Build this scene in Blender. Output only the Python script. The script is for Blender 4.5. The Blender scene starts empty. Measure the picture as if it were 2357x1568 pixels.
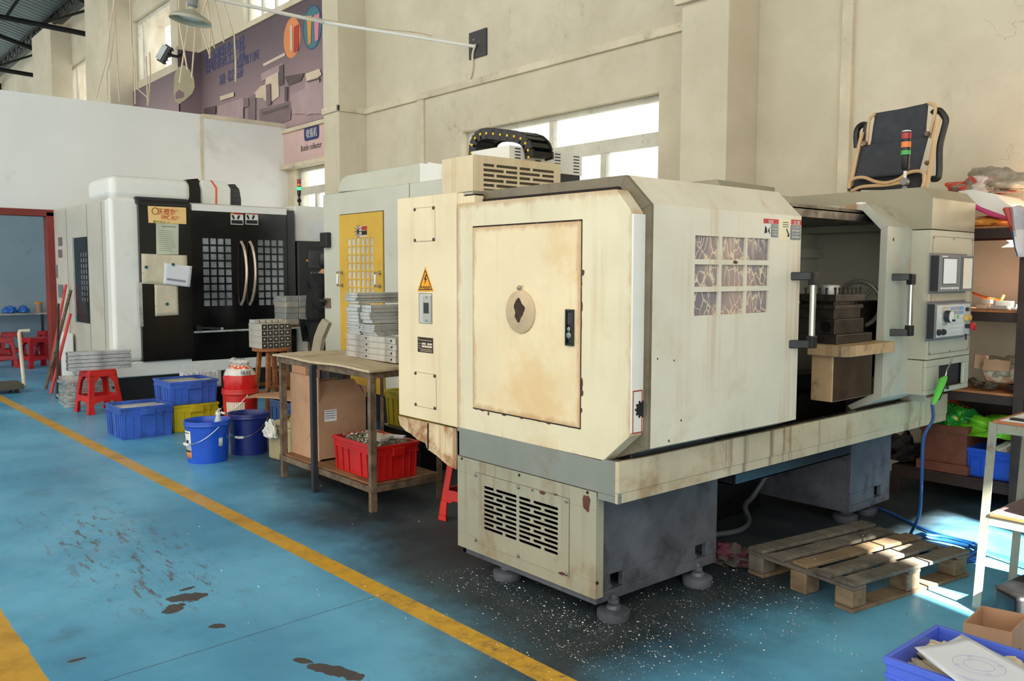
import bpy, bmesh, math, random
from mathutils import Vector, Matrix
from mathutils import noise as mnoise
random.seed(7)
R = math.radians
sc = bpy.context.scene
C = sc.collection

# ------------------------------------------------------------------ camera geometry (2357 x 1568)
FPX, CX, CY, CAMH = 1977.0, 1178.5, 784.0, 1.5
PIT, YAW, ROL = R(4.51), R(49.25), R(0.11)
_f = Vector((-math.sin(YAW)*math.cos(PIT), math.cos(YAW)*math.cos(PIT), -math.sin(PIT)))
_r = Vector((math.cos(YAW), math.sin(YAW), 0))
_u = _r.cross(_f)
EYE = Vector((0, 0, CAMH))
def P(x, y, ax, v):
    """point of the plane ax = v seen at photograph pixel x, y"""
    a = (x-CX)/FPX; b = -(y-CY)/FPX
    a, b = a*math.cos(ROL)-b*math.sin(ROL), a*math.sin(ROL)+b*math.cos(ROL)
    d = _f + _r*a + _u*b
    k = 'XYZ'.index(ax)
    return EYE + d*((v-EYE[k])/d[k])
cam_d = bpy.data.cameras.new('camera'); cam = bpy.data.objects.new('camera', cam_d); C.objects.link(cam)
cam.location = EYE
ra = _r*math.cos(ROL)+_u*math.sin(ROL)
ua = _u*math.cos(ROL)-_r*math.sin(ROL)
m = Matrix((( ra.x, ua.x, -_f.x), (ra.y, ua.y, -_f.y), (ra.z, ua.z, -_f.z)))
cam.rotation_euler = m.to_euler()
cam_d.sensor_fit = 'HORIZONTAL'; cam_d.sensor_width = 36.0; cam_d.lens = FPX/2357*36.0
cam_d.clip_start = 0.05; cam_d.clip_end = 300
sc.camera = cam

# ------------------------------------------------------------------ materials
def lin(c):
    o = []
    for v in c[:3]:
        v = v/255.0
        o.append(v/12.92 if v <= .04045 else ((v+.055)/1.055)**2.4)
    return (o[0], o[1], o[2], 1.0)
class NT:
    def __init__(s, name):
        s.m = bpy.data.materials.new(name); s.m.use_nodes = True
        s.t = s.m.node_tree; s.t.nodes.clear()
        s.out = s.t.nodes.new('ShaderNodeOutputMaterial')
    def n(s, typ, **kw):
        nd = s.t.nodes.new(typ)
        for k, v in kw.items():
            if k == 'inp':
                for kk, vv in v.items():
                    s.set(nd.inputs[kk], vv)
            else: setattr(nd, k, v)
        return nd
    def set(s, sock, v):
        if isinstance(v, bpy.types.NodeSocket): s.t.links.new(v, sock)
        elif isinstance(v, bpy.types.Node): s.t.links.new(v.outputs[0], sock)
        else: sock.default_value = v
    def math(s, op, a, b=0.0, c=None, clamp=False):
        nd = s.t.nodes.new('ShaderNodeMath'); nd.operation = op; nd.use_clamp = clamp
        s.set(nd.inputs[0], a); s.set(nd.inputs[1], b)
        if c is not None: s.set(nd.inputs[2], c)
        return nd.outputs[0]
    def ramp(s, v, lo, hi, a=0.0, b=1.0):
        nd = s.t.nodes.new('ShaderNodeMapRange'); nd.clamp = True; nd.interpolation_type = 'SMOOTHSTEP'
        s.set(nd.inputs[0], v); s.set(nd.inputs[1], lo); s.set(nd.inputs[2], hi); s.set(nd.inputs[3], a); s.set(nd.inputs[4], b)
        return nd.outputs[0]
    def mix(s, f, a, b, mode='MIX'):
        nd = s.t.nodes.new('ShaderNodeMix'); nd.data_type = 'RGBA'; nd.blend_type = mode
        s.set(nd.inputs[0], f); s.set(nd.inputs[6], a); s.set(nd.inputs[7], b)
        return nd.outputs[2]
    def coord(s):
        return s.t.nodes.new('ShaderNodeTexCoord').outputs['Object']
    def mapping(s, v, scale=(1,1,1), loc=(0,0,0), rot=(0,0,0)):
        nd = s.t.nodes.new('ShaderNodeMapping'); s.set(nd.inputs[0], v)
        nd.inputs['Location'].default_value = loc; nd.inputs['Rotation'].default_value = rot; nd.inputs['Scale'].default_value = scale
        return nd.outputs[0]
    def noise(s, v, scale, detail=4, rough=.6, dist=0):
        nd = s.t.nodes.new('ShaderNodeTexNoise'); s.set(nd.inputs['Vector'], v)
        nd.inputs['Scale'].default_value = scale; nd.inputs['Detail'].default_value = detail
        nd.inputs['Roughness'].default_value = rough; nd.inputs['Distortion'].default_value = dist
        return nd.outputs[0]
    def bsdf(s, color, rough=.5, metal=0.0, bump=None, bstr=.2, bdist=.01, **kw):
        b = s.t.nodes.new('ShaderNodeBsdfPrincipled')
        s.set(b.inputs['Base Color'], color); s.set(b.inputs['Roughness'], rough); s.set(b.inputs['Metallic'], metal)
        for k, v in kw.items(): s.set(b.inputs[k.replace('_', ' ')], v)
        if bump is not None:
            bn = s.t.nodes.new('ShaderNodeBump'); s.set(bn.inputs['Height'], bump)
            bn.inputs['Strength'].default_value = bstr; bn.inputs['Distance'].default_value = bdist
            s.t.links.new(bn.outputs[0], b.inputs['Normal'])
        s.t.links.new(b.outputs[0], s.out.inputs[0])
        return b
_MC = {}
def paint(name, col, rough=.5, metal=0.0, var=.07, vs=2.0, dirt=None, da=.5, ds=3.0, streak=None, sa=.5, ss=9.0, edge=None, bump=0.0, bs=60.0, flip=False, **kw):
    """coloured surface with mottling, dirt blotches (dirt colour, amount) and vertical run marks (streak colour, amount)"""
    key = name
    if key in _MC: return _MC[key]
    t = NT(name); v = t.coord(); base = lin(col)
    n1 = t.noise(v, vs, 5, .62)
    dark = tuple(c*(1-var*2.2) for c in base[:3])+(1,); lite = tuple(min(1, c*(1+var*1.6)) for c in base[:3])+(1,)
    c = t.mix(t.ramp(n1, .3, .7), dark, lite)
    if dirt is not None:
        n2 = t.noise(t.mapping(v, (1, 1, 1), (3.1, 7.7, 1.3)), ds, 8, .68, .3)
        c = t.mix(t.ramp(n2, .66-.30*da, .82-.22*da, 0, min(1, .45+da*.6)), c, lin(dirt))
    if streak is not None:
        n3 = t.noise(t.mapping(v, (ss, ss, .35), (1.7, 2.2, .4)), 1.0, 4, .6)
        n4 = t.noise(t.mapping(v, (1, 1, 1), (9, 2, 5)), 1.6, 3, .5)
        f = t.math('MULTIPLY', t.ramp(n3, .5, .72), t.ramp(n4, .38, .66))
        c = t.mix(t.math('MULTIPLY', f, sa), c, lin(streak))
    if edge is not None:      # grime gathered along the rim of a sheet: axis letter, x0, x1, z0, z1, reach, colour, amount
        ax_, e0, e1, g0, g1, wd, ec_, am = edge
        sp_ = t.n('ShaderNodeSeparateXYZ'); t.set(sp_.inputs[0], v); hx = sp_.outputs[0 if ax_ == 'X' else 1]; hz_ = sp_.outputs[2]
        dd = t.math('MINIMUM', t.math('MINIMUM', t.math('SUBTRACT', hx, e0), t.math('SUBTRACT', e1, hx)), t.math('MINIMUM', t.math('SUBTRACT', hz_, g0), t.math('SUBTRACT', g1, hz_)))
        nn_ = t.noise(t.mapping(v, (1, 1, .45)), 14, 6, .7)
        dd = t.math('ADD', dd, t.math('MULTIPLY', t.math('SUBTRACT', nn_, .5), wd*2.6))
        c = t.mix(t.ramp(dd, wd*.05, wd, am, 0), c, lin(ec_))
    bmp = None
    if bump > 0: bmp = t.noise(v, bs, 3, .6)
    rr = t.ramp(t.noise(v, vs*2.3, 3, .5), .3, .7, max(.02, rough-.07), min(1, rough+.07))
    t.bsdf(c, rr, metal, bmp, bump, .004, **kw)
    _MC[key] = t.m
    return t.m
def emit(name, col, s):
    t = NT(name); e = t.n('ShaderNodeEmission'); e.inputs[0].default_value = lin(col); e.inputs[1].default_value = s
    t.t.links.new(e.outputs[0], t.out.inputs[0]); return t.m

# ------------------------------------------------------------------ mesh builder
SINGULAR = {'screws': 'screw', 'bolt_holes': 'bolt_hole', 'paint_chips': 'paint_chip', 'bare_patches': 'bare_patch', 'breaker_screws': 'breaker_screw',
 'soft_keys': 'soft_key', 'push_buttons': 'push_button', 'keys': 'panel_key', 'handle_brackets': 'handle_bracket', 'guard_panels': 'guard_panel', 'hinges': 'hinge',
 'chain_studs': 'chain_stud', 'console_keys': 'console_key', 'panel_seams': 'panel_seam', 'label_prints': 'label_print', 'slits': 'slit', 'side_vents': 'side_vent', 'bellows_folds': 'bellows_fold', 'plate_blanks': 'plate_blank', 'clamp_bolts': 'clamp_bolt', 'rotary_switches': 'rotary_switch'}
class MB:
    def __init__(s): s.b = bmesh.new()
    def face(s, pts):
        vs = [s.b.verts.new(p) for p in pts]
        try: return s.b.faces.new(vs)
        except ValueError: return None
    def box(s, x0, x1, y0, y1, z0, z1):
        if x0 > x1: x0, x1 = x1, x0
        if y0 > y1: y0, y1 = y1, y0
        if z0 > z1: z0, z1 = z1, z0
        v = [s.b.verts.new(p) for p in ((x0,y0,z0),(x1,y0,z0),(x1,y1,z0),(x0,y1,z0),(x0,y0,z1),(x1,y0,z1),(x1,y1,z1),(x0,y1,z1))]
        for f in ((3,2,1,0),(4,5,6,7),(0,1,5,4),(1,2,6,5),(2,3,7,6),(3,0,4,7)): s.b.faces.new([v[i] for i in f])
        return s
    def obox(s, c, size, rot=(0,0,0)):
        M = Matrix.Translation(c) @ (Matrix.Rotation(rot[2],4,'Z') @ Matrix.Rotation(rot[1],4,'Y') @ Matrix.Rotation(rot[0],4,'X'))
        hx, hy, hz = size[0]/2, size[1]/2, size[2]/2
        v = [s.b.verts.new(M @ Vector(p)) for p in ((-hx,-hy,-hz),(hx,-hy,-hz),(hx,hy,-hz),(-hx,hy,-hz),(-hx,-hy,hz),(hx,-hy,hz),(hx,hy,hz),(-hx,hy,hz))]
        for f in ((3,2,1,0),(4,5,6,7),(0,1,5,4),(1,2,6,5),(2,3,7,6),(3,0,4,7)): s.b.faces.new([v[i] for i in f])
        return s
    def hexa(s, lo, hi):
        """solid between two polygons with the same number of points"""
        a = [s.b.verts.new(p) for p in lo]; b = [s.b.verts.new(p) for p in hi]; n = len(a)
        s.b.faces.new(a[::-1]); s.b.faces.new(b)
        for i in range(n): s.b.faces.new((a[i], a[(i+1)%n], b[(i+1)%n], b[i]))
        return s
    def prism(s, pts, ax, a, b):
        def q(p, t):
            return {'X': (t, p[0], p[1]), 'Y': (p[0], t, p[1]), 'Z': (p[0], p[1], t)}[ax]
        return s.hexa([q(p, a) for p in pts], [q(p, b) for p in pts])
    def frame_prism(s, outer, inner, ax, a, b):
        """ring between two outlines with equal point counts"""
        n = len(outer)
        for i in range(n):
            j = (i+1)%n
            s.prism([outer[i], outer[j], inner[j], inner[i]], ax, a, b)
        return s
    def strip_prism(s, outer, inner, ax, a, b):
        """open ring"""
        for i in range(len(outer)-1):
            s.prism([outer[i], outer[i+1], inner[i+1], inner[i]], ax, a, b)
        return s
    def grid_plate(s, u0, u1, v0, v1, holes, ax, a, b):
        """plate in the plane normal to ax with rectangular holes (u0,u1,v0,v1)"""
        us = sorted(set([u0, u1]+[h[0] for h in holes]+[h[1] for h in holes]))
        vs = sorted(set([v0, v1]+[h[2] for h in holes]+[h[3] for h in holes]))
        for j in range(len(vs)-1):
            run = None
            for i in range(len(us)):
                solid = False
                if i < len(us)-1:
                    cu, cv = (us[i]+us[i+1])/2, (vs[j]+vs[j+1])/2
                    solid = not any(h[0] < cu < h[1] and h[2] < cv < h[3] for h in holes)
                if solid and run is None: run = us[i]
                if not solid and run is not None:
                    p = ((run, vs[j]), (us[i], vs[j]), (us[i], vs[j+1]), (run, vs[j+1]))
                    s.prism(p, ax, a, b); run = None
        return s
    def tube(s, pts, r, n=8, taper=None):
        pts = [Vector(p) for p in pts]; rings = []
        up = None
        for i, p in enumerate(pts):
            if i == 0: d = pts[1]-p
            elif i == len(pts)-1: d = p-pts[i-1]
            else: d = (pts[i+1]-p).normalized()+(p-pts[i-1]).normalized()
            d.normalize()
            if up is None:
                up = Vector((0,0,1)) if abs(d.z) < .9 else Vector((1,0,0))
            x = d.cross(up)
            if x.length < 1e-4: x = d.cross(Vector((0,1,0)))
            x.normalize(); y = x.cross(d).normalized(); up = y
            rr = r if taper is None else r*taper[i]
            rings.append([s.b.verts.new(p+x*math.cos(2*math.pi*k/n)*rr+y*math.sin(2*math.pi*k/n)*rr) for k in range(n)])
        for a, b in zip(rings, rings[1:]):
            for k in range(n): s.b.faces.new((a[k], a[(k+1)%n], b[(k+1)%n], b[k]))
        s.b.faces.new(rings[0][::-1]); s.b.faces.new(rings[-1])
        return s
    def cyl(s, p0, p1, r, n=20): return s.tube([p0, p1], r, n)
    def lathe(s, prof, c=(0,0,0), n=28, ax='Z', cap=True):
        rings = []
        def q(r, z, a):
            x, y = r*math.cos(a), r*math.sin(a)
            p = {'Z': (x, y, z), 'X': (z, x, y), 'Y': (x, z, y)}[ax]
            return Vector(c)+Vector(p)
        for r, z in prof: rings.append([s.b.verts.new(q(max(r, 1e-4), z, 2*math.pi*k/n)) for k in range(n)])
        for a, b in zip(rings, rings[1:]):
            for k in range(n): s.b.faces.new((a[k], a[(k+1)%n], b[(k+1)%n], b[k]))
        if cap: s.b.faces.new(rings[0][::-1]); s.b.faces.new(rings[-1])
        return s
    def xform(s, M):
        bmesh.ops.transform(s.b, matrix=M, verts=s.b.verts); return s
    def jitter(s, a, f=8.0, seed=0):
        for v in s.b.verts:
            v.co += Vector(mnoise.noise_vector(v.co*f+Vector((seed*3.1, seed*1.7, seed)))) * a
        return s
    def build(s, name, mat, parent=None, bevel=0.0, smooth=False, local=False, segs=2, angle=35, kind=None):
        if name in SINGULAR and parent is not None:      # every piece becomes an object of its own
            seen, last = set(), None
            s.b.verts.ensure_lookup_table()
            for v0 in s.b.verts:
                if v0 in seen: continue
                st, isl = [v0], []
                seen.add(v0)
                while st:
                    v = st.pop(); isl.append(v)
                    for e in v.link_edges:
                        w = e.other_vert(v)
                        if w not in seen: seen.add(w); st.append(w)
                q = MB(); mp = {v: q.b.verts.new(v.co) for v in isl}
                for f in {f for v in isl for f in v.link_faces}: q.b.faces.new([mp[v] for v in f.verts])
                last = q.build(SINGULAR[name], mat, parent, bevel, smooth, local, segs, angle, kind)
            return last
        bmesh.ops.recalc_face_normals(s.b, faces=s.b.faces)
        me = bpy.data.meshes.new(name); o = bpy.data.objects.new(name, me)
        if parent is not None:
            if not local: s.xform(_mw(parent).inverted())
            o.parent = parent
        elif kind != 'structure' and not local:
            vs = [v.co for v in s.b.verts]
            cx = (min(v.x for v in vs)+max(v.x for v in vs))/2; cy = (min(v.y for v in vs)+max(v.y for v in vs))/2; cz = min(v.z for v in vs)
            s.xform(Matrix.Translation((-cx, -cy, -cz))); o.location = (cx, cy, cz)
        s.b.to_mesh(me); s.b.free()
        if smooth or bevel:
            for p in me.polygons: p.use_smooth = True
            me.set_sharp_from_angle(angle=R(angle))
        if mat is not None: me.materials.append(mat)
        C.objects.link(o)
        if bevel:
            bv = o.modifiers.new('bevel', 'BEVEL'); bv.width = bevel; bv.segments = segs; bv.limit_method = 'ANGLE'; bv.angle_limit = R(40)
            bv.harden_normals = True
        if kind: o['kind'] = kind
        return o
def _mw(o):
    M = Matrix.Translation(o.location) @ o.rotation_euler.to_matrix().to_4x4() @ Matrix.Diagonal((*o.scale, 1))
    return (_mw(o.parent) @ M) if o.parent is not None else M
def tag(o, label, cat=None, group=None, kind=None):
    o['label'] = label
    if cat: o['category'] = cat
    if group: o['group'] = group
    if kind: o['kind'] = kind
    return o
def thing(name, label, cat, loc=(0,0,0), rz=0.0, group=None):
    o = bpy.data.objects.new(name, None); o.empty_display_size = .1; C.objects.link(o)
    o.location = loc; o.rotation_euler = (0, 0, rz)
    return tag(o, label, cat, group)
def copy_tree(o, parent=None):
    c = o.copy(); C.objects.link(c); c.parent = parent
    for ch in [x for x in bpy.data.objects if x.parent is o]: copy_tree(ch, c)
    return c
def dup(root, loc, rz, label, group=None):
    c = copy_tree(root); c.location = loc; c.rotation_euler = (0, 0, rz); c['label'] = label
    if group: c['group'] = group
    return c
def text(body, name, mat, parent, origin, right, up, size, width=None, depth=.0006, shear=0.0):
    """lettering lying in the plane spanned by right and up, lower left corner at origin"""
    cu = bpy.data.curves.new(name, 'FONT'); cu.body = body; cu.size = size; cu.extrude = depth; cu.shear = shear
    cu.align_x = 'LEFT'; cu.resolution_u = 3
    o = bpy.data.objects.new(name, cu); C.objects.link(o)
    r = Vector(right).normalized(); u = Vector(up).normalized(); n = r.cross(u).normalized()
    M = Matrix(((r.x, u.x, n.x), (r.y, u.y, n.y), (r.z, u.z, n.z))).to_4x4()
    M.translation = Vector(origin)+n*.001
    if width is not None:
        bpy.context.view_layer.update()
        w = o.dimensions.x
        if w > 1e-5: M = M @ Matrix.Diagonal((width/w, 1, 1, 1))
    if parent is not None: M = _mw(parent).inverted() @ M; o.parent = parent
    bpy.context.view_layer.update()
    me = bpy.data.meshes.new_from_object(o.evaluated_get(bpy.context.evaluated_depsgraph_get()))
    bpy.data.objects.remove(o); bpy.data.curves.remove(cu)
    o = bpy.data.objects.new(name, me); C.objects.link(o); o.parent = parent
    o.matrix_basis = M
    me.materials.clear(); me.materials.append(mat)
    return o
def catmull(pts, n=8):
    pts = [Vector(p) for p in pts]; out = []
    q = [pts[0]*2-pts[1]]+pts+[pts[-1]*2-pts[-2]]
    for i in range(1, len(q)-2):
        for k in range(n):
            t = k/n
            out.append(.5*((2*q[i])+(-q[i-1]+q[i+1])*t+(2*q[i-1]-5*q[i]+4*q[i+1]-q[i+2])*t*t+(-q[i-1]+3*q[i]-3*q[i+1]+q[i+2])*t**3))
    out.append(pts[-1]); return out
def blob(c, r, seed=0, sub=4, amp=.25, f=2.5, squash=0.0):
    """crumpled bag or rag shape"""
    m_ = MB(); bmesh.ops.create_icosphere(m_.b, subdivisions=sub, radius=1.0)
    for v in m_.b.verts:
        n = v.co.normalized()
        d = 1+amp*mnoise.noise(n*f+Vector((seed, seed*2.3, 0)))*1.6+amp*.5*abs(mnoise.noise(n*f*3+Vector((seed, 1, seed))))-amp*.25*abs(mnoise.noise(n*f*7+Vector((seed, 1, seed))))
        p = n*d
        if p.z < -squash: p.z = -squash+(p.z+squash)*.1
        v.co = Vector((p.x*r[0], p.y*r[1], p.z*r[2]))
    zmin = min(v.co.z for v in m_.b.verts)
    for v in m_.b.verts: v.co += Vector(c)-Vector((0, 0, zmin))
    return m_

# ------------------------------------------------------------------ common materials
M_wall = None
def wall_mat():
    t = NT('aged_limewash'); v = t.coord()
    n1 = t.noise(v, .7, 6, .65); n2 = t.noise(v, 3.0, 8, .7, .4)
    c = t.mix(t.ramp(n1, .3, .7), lin((200,190,166)), lin((219,210,188)))
    c = t.mix(t.ramp(n2, .55, .8, 0, .30), c, lin((176,164,136)))
    n5 = t.noise(t.mapping(v, (1.6, 1.6, .4), (4, 3, 0)), 1.5, 7, .7)
    c = t.mix(t.ramp(n5, .6, .8, 0, .4), c, lin((150,138,112)))
    # fine cracks
    vo = t.n('ShaderNodeTexVoronoi', feature='DISTANCE_TO_EDGE'); vo.inputs['Scale'].default_value = .55
    nn = t.n('ShaderNodeTexNoise'); nn.inputs['Scale'].default_value = 1.6; nn.inputs['Detail'].default_value = 6; t.set(nn.inputs['Vector'], v)
    va = t.n('ShaderNodeVectorMath', operation='MULTIPLY_ADD'); t.set(va.inputs[0], nn.outputs['Color']); va.inputs[1].default_value = (1.3, 1.3, 1.3); t.set(va.inputs[2], v)
    t.set(vo.inputs['Vector'], va.outputs[0])
    cr = t.ramp(vo.outputs['Distance'], .0, .003, 1, 0)
    cr = t.math('MULTIPLY', cr, t.ramp(t.noise(v, .8, 2, .5), .55, .66, 0, .5))
    c = t.mix(cr, c, lin((120,106,82)))
    c = t.mix(t.math('MULTIPLY', t.ramp(t.noise(v, .55, 6, .7), .58, .74, 0, .5), t.ramp(t.noise(v, 7, 6, .8), .45, .7)), c, lin((138,126,104)))
    sp = t.ramp(t.noise(v, 26, 3, .6), .70, .8, 0, .6)
    c = t.mix(sp, c, lin((110,98,78)))
    t.bsdf(c, .9, 0, n2, .25, .01)
    return t.m
M_wall = wall_mat()
M_trim = paint('painted_conduit', (214,202,176), .6, dirt=(120,104,78), da=.35, ds=5)
M_white_panel = paint('white_partition_board', (232,232,228), .6, var=.02, vs=.6, dirt=(205,198,182), da=.25, ds=.8)
M_black = paint('black_plastic', (24,24,26), .4, var=.2, vs=6)
M_dark = paint('dark_steel', (58,58,62), .45, .3, dirt=(30,28,26), da=.4, ds=8)
M_chrome = paint('polished_metal', (205,205,205), .22, 1.0, var=.05)
M_alu = paint('bare_aluminium', (206,206,202), .3, .55, var=.12, vs=4, dirt=(140,136,130), da=.3, ds=9)
M_alu_rough = paint('sawn_aluminium', (190,186,178), .5, .45, var=.14, vs=9, dirt=(110,100,88), da=.35, ds=12)
M_screw = paint('screw_steel', (150,148,140), .35, .9)
M_paper = paint('white_paper', (232,234,238), .8, var=.03)
M_old_paper = paint('aged_paper', (214,204,178), .85, var=.07, vs=3, dirt=(150,132,98), da=.3, ds=9)
M_card = paint('cardboard', (182,142,110), .85, var=.06, vs=3, dirt=(140,100,66), da=.3, ds=5)
M_ink = paint('black_ink', (32,32,36), .7)
M_red_ink = paint('red_ink', (205,52,38), .6)
M_red = paint('red_plastic', (206,38,32), .38, var=.1, vs=4, dirt=(120,30,26), da=.25, ds=6)
M_blue_plastic = paint('blue_plastic', (58,96,184), .38, var=.14, vs=4, dirt=(38,46,84), da=.38, ds=7, streak=(20,30,60), sa=.5)
M_yellow_plastic = paint('yellow_plastic', (196,176,26), .42, var=.1, vs=4, dirt=(110,96,20), da=.35, ds=7)
M_rust = paint('rusty_angle_iron', (122,104,84), .6, .35, var=.2, vs=9, dirt=(84,54,34), da=.6, ds=14)
M_wood = None
def wood_mat(name, c1, c2, c3, rot=(0,0,0), sc_=1.0, stain=.3):
    t = NT(name); v = t.coord()
    w = t.mapping(v, (2.0*sc_, 26*sc_, 26*sc_), (0,0,0), rot)
    n = t.noise(w, 1.0, 6, .6, .6)
    c = t.mix(t.ramp(n, .3, .7), lin(c1), lin(c2))
    n2 = t.noise(v, 4, 6, .65)
    c = t.mix(t.ramp(n2, .62-.2*stain, .86-.2*stain, 0, .85), c, lin(c3))
    t.bsdf(c, .7, 0, n, .25, .003); return t.m
M_wood = wood_mat('orange_brown_wood', (134,80,42), (164,104,58), (84,48,28))
# ================================================================== SETTING
D, DC = 6.4, 5.97            # back wall plane, pilaster face plane
XW = -12.974                 # white partition plane
XS = -16.46                  # step in the high wall
# ---- floor
def floor_mat():
    t = NT('blue_epoxy_floor'); v = t.coord()
    s = t.n('ShaderNodeSeparateXYZ'); t.set(s.inputs[0], v); X, Y = s.outputs[0], s.outputs[1]
    n1 = t.noise(v, .8, 5, .6); n2 = t.noise(v, 3.5, 8, .7); n3 = t.noise(v, 14, 6, .7)
    c = t.mix(t.ramp(n1, .32, .68), lin((72,146,184)), lin((106,184,220)))
    c = t.mix(t.ramp(n2, .55, .8, 0, .55), c, lin((78,120,134)))
    c = t.mix(t.ramp(t.noise(v, 1.7, 4, .6), .62, .8, 0, .35), c, lin((158,204,212)))
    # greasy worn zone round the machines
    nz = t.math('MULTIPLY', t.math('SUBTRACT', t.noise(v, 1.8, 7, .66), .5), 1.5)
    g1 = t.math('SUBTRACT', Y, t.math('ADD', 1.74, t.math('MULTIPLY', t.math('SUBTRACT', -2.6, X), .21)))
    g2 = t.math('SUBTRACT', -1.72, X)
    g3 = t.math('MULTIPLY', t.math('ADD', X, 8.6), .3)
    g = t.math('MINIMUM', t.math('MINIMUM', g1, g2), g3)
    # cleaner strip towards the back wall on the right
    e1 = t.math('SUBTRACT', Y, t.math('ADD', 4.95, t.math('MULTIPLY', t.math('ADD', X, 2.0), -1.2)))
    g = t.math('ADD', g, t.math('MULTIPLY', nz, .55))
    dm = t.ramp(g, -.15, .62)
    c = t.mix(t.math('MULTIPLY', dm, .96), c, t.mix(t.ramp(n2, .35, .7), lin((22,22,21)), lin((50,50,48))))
    # soft oil stains
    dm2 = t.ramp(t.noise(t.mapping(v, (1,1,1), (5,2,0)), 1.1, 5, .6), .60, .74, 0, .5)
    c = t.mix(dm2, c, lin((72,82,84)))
    # scraped brown scuffs in the walkway
    w = t.mapping(v, (3.2, 14, 1), (0,0,0), (0,0,R(52)))
    sn = t.noise(w, 1.5, 9, .78, .2)
    zx = t.math('ABSOLUTE', t.math('SUBTRACT', X, -4.85)); zy = t.math('ABSOLUTE', t.math('SUBTRACT', Y, t.math('ADD', 1.36, t.math('MULTIPLY', t.math('ADD', X, 4.85), .02))))
    zm = t.math('MULTIPLY', t.ramp(zx, .7, 1.35, 1, 0), t.ramp(zy, .12, .45, 1, 0))
    c = t.mix(t.math('MULTIPLY', t.ramp(sn, .53, .60, 0, .85), zm), c, lin((92,62,52)))
    c = t.mix(t.ramp(t.noise(v, 9, 9, .8), .695, .71, 0, .7), c, lin((70,64,62)))
    c = t.mix(t.ramp(t.noise(t.mapping(v, (1.5, 9, 1), (2,1,0), (0,0,R(20))), 2.2, 9, .8), .64, .68, 0, .5), c, lin((80,92,98)))
    c = t.mix(t.ramp(t.noise(t.mapping(v, (9, 1.2, 1), (7,1,0), (0,0,R(-30))), 2.6, 9, .8), .66, .69, 0, .4), c, lin((164,200,206)))
    # peeled patches
    def patch(px, py, rx, ry, rot, thr=0.0):
        q = t.mapping(v, (1,1,1), (0,0,0))
        mp = t.n('ShaderNodeMapping', vector_type='TEXTURE'); t.set(mp.inputs[0], v)
        mp.inputs['Location'].default_value = (px, py, 0); mp.inputs['Rotation'].default_value = (0,0,rot); mp.inputs['Scale'].default_value = (rx, ry, 1)
        ln = t.n('ShaderNodeVectorMath', operation='LENGTH'); t.set(ln.inputs[0], mp.outputs[0])
        d = t.math('ADD', ln.outputs['Value'], t.math('MULTIPLY', t.math('SUBTRACT', t.noise(v, 11, 5, .6), .5), 1.9))
        return t.ramp(d, .82, .88, 1, 0)
    ms = None
    for (a, b, rx, ry, rot) in ((430,1375,.10,.07,.4),(400,1400,.07,.05,1.2),(765,1545,.15,.045,-.45),(500,1441,.04,.03,.0),(180,1518,.04,.018,.6),(430,1356,.05,.02,.9),(700,1522,.05,.025,-.3)):
        p = P(a, b, 'Z', 0); k = patch(p.x, p.y, rx, ry, YAW+rot)
        ms = k if ms is None else t.math('MAXIMUM', ms, k)
    c = t.mix(ms, c, lin((68,64,64)))
    # expansion joint crack
    p0, p1 = P(240,1568,'Z',0), P(840,1380,'Z',0); dd = (p1-p0).normalized()
    lx = t.math('SUBTRACT', X, p0.x); ly = t.math('SUBTRACT', Y, p0.y)
    al = t.math('ADD', t.math('MULTIPLY', lx, dd.x), t.math('MULTIPLY', ly, dd.y))
    ac = t.math('ABSOLUTE', t.math('ADD', t.math('SUBTRACT', t.math('MULTIPLY', lx, dd.y), t.math('MULTIPLY', ly, dd.x)), t.math('MULTIPLY', t.math('SUBTRACT', t.noise(v, 12, 4, .6), .5), .012)))
    ck = t.math('MULTIPLY', t.ramp(ac, .001, .005, 1, 0), t.ramp(al, 1.2, 1.45, 1, 0))
    c = t.mix(t.math('MULTIPLY', ck, .75), c, lin((44,62,70)))
    # painted yellow lines
    def band(v_, lo, hi):
        return t.math('MULTIPLY', t.ramp(v_, lo-.003, lo+.003), t.ramp(v_, hi-.003, hi+.003, 1, 0))
    yy = t.math('SUBTRACT', Y, t.math('MULTIPLY', t.math('ADD', X, 2.2), .0125))
    y1 = band(yy, 2.070, 2.180)
    y2 = t.math('MULTIPLY', band(t.math('ADD', Y, t.math('MULTIPLY', t.math('SUBTRACT', t.noise(v, 9, 3, .5), .5), .02)), .560, .705), t.ramp(t.math('ADD', X, t.math('MULTIPLY', n3, .25)), -3.27, -3.25, 1, 0))
    wear = t.ramp(t.math('ADD', n3, t.math('MULTIPLY', dm, .10)), .66, .72, 1, .25)
    yc = t.mix(t.ramp(n2, .4, .75), lin((216,166,46)), lin((176,132,44)))
    yc = t.mix(t.math('MULTIPLY', dm, t.ramp(n3, .42, .7, .05, .55)), yc, lin((96,76,44)))
    c = t.mix(t.math('MULTIPLY', t.math('MAXIMUM', y1, y2), wear), c, yc)
    ro = t.ramp(n2, .3, .75, .26, .5)
    ro = t.math('ADD', ro, t.math('MULTIPLY', dm, .30))
    # pale metal dust ground into the dark zone
    du = t.math('MULTIPLY', t.math('MULTIPLY', t.ramp(t.noise(v, 190, 2, .6), .60, .68), t.ramp(t.noise(v, 1.3, 4, .6), .42, .62)), t.math('MULTIPLY', dm, .55))
    c = t.mix(du, c, lin((150,150,146)))
    t.bsdf(c, ro, 0, n3, .06, .004)
    return t.m
fl = MB(); fl.box(-45, 4.5, -14, 8, -.1, 0); fl.build('floor', floor_mat(), kind='structure')

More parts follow.
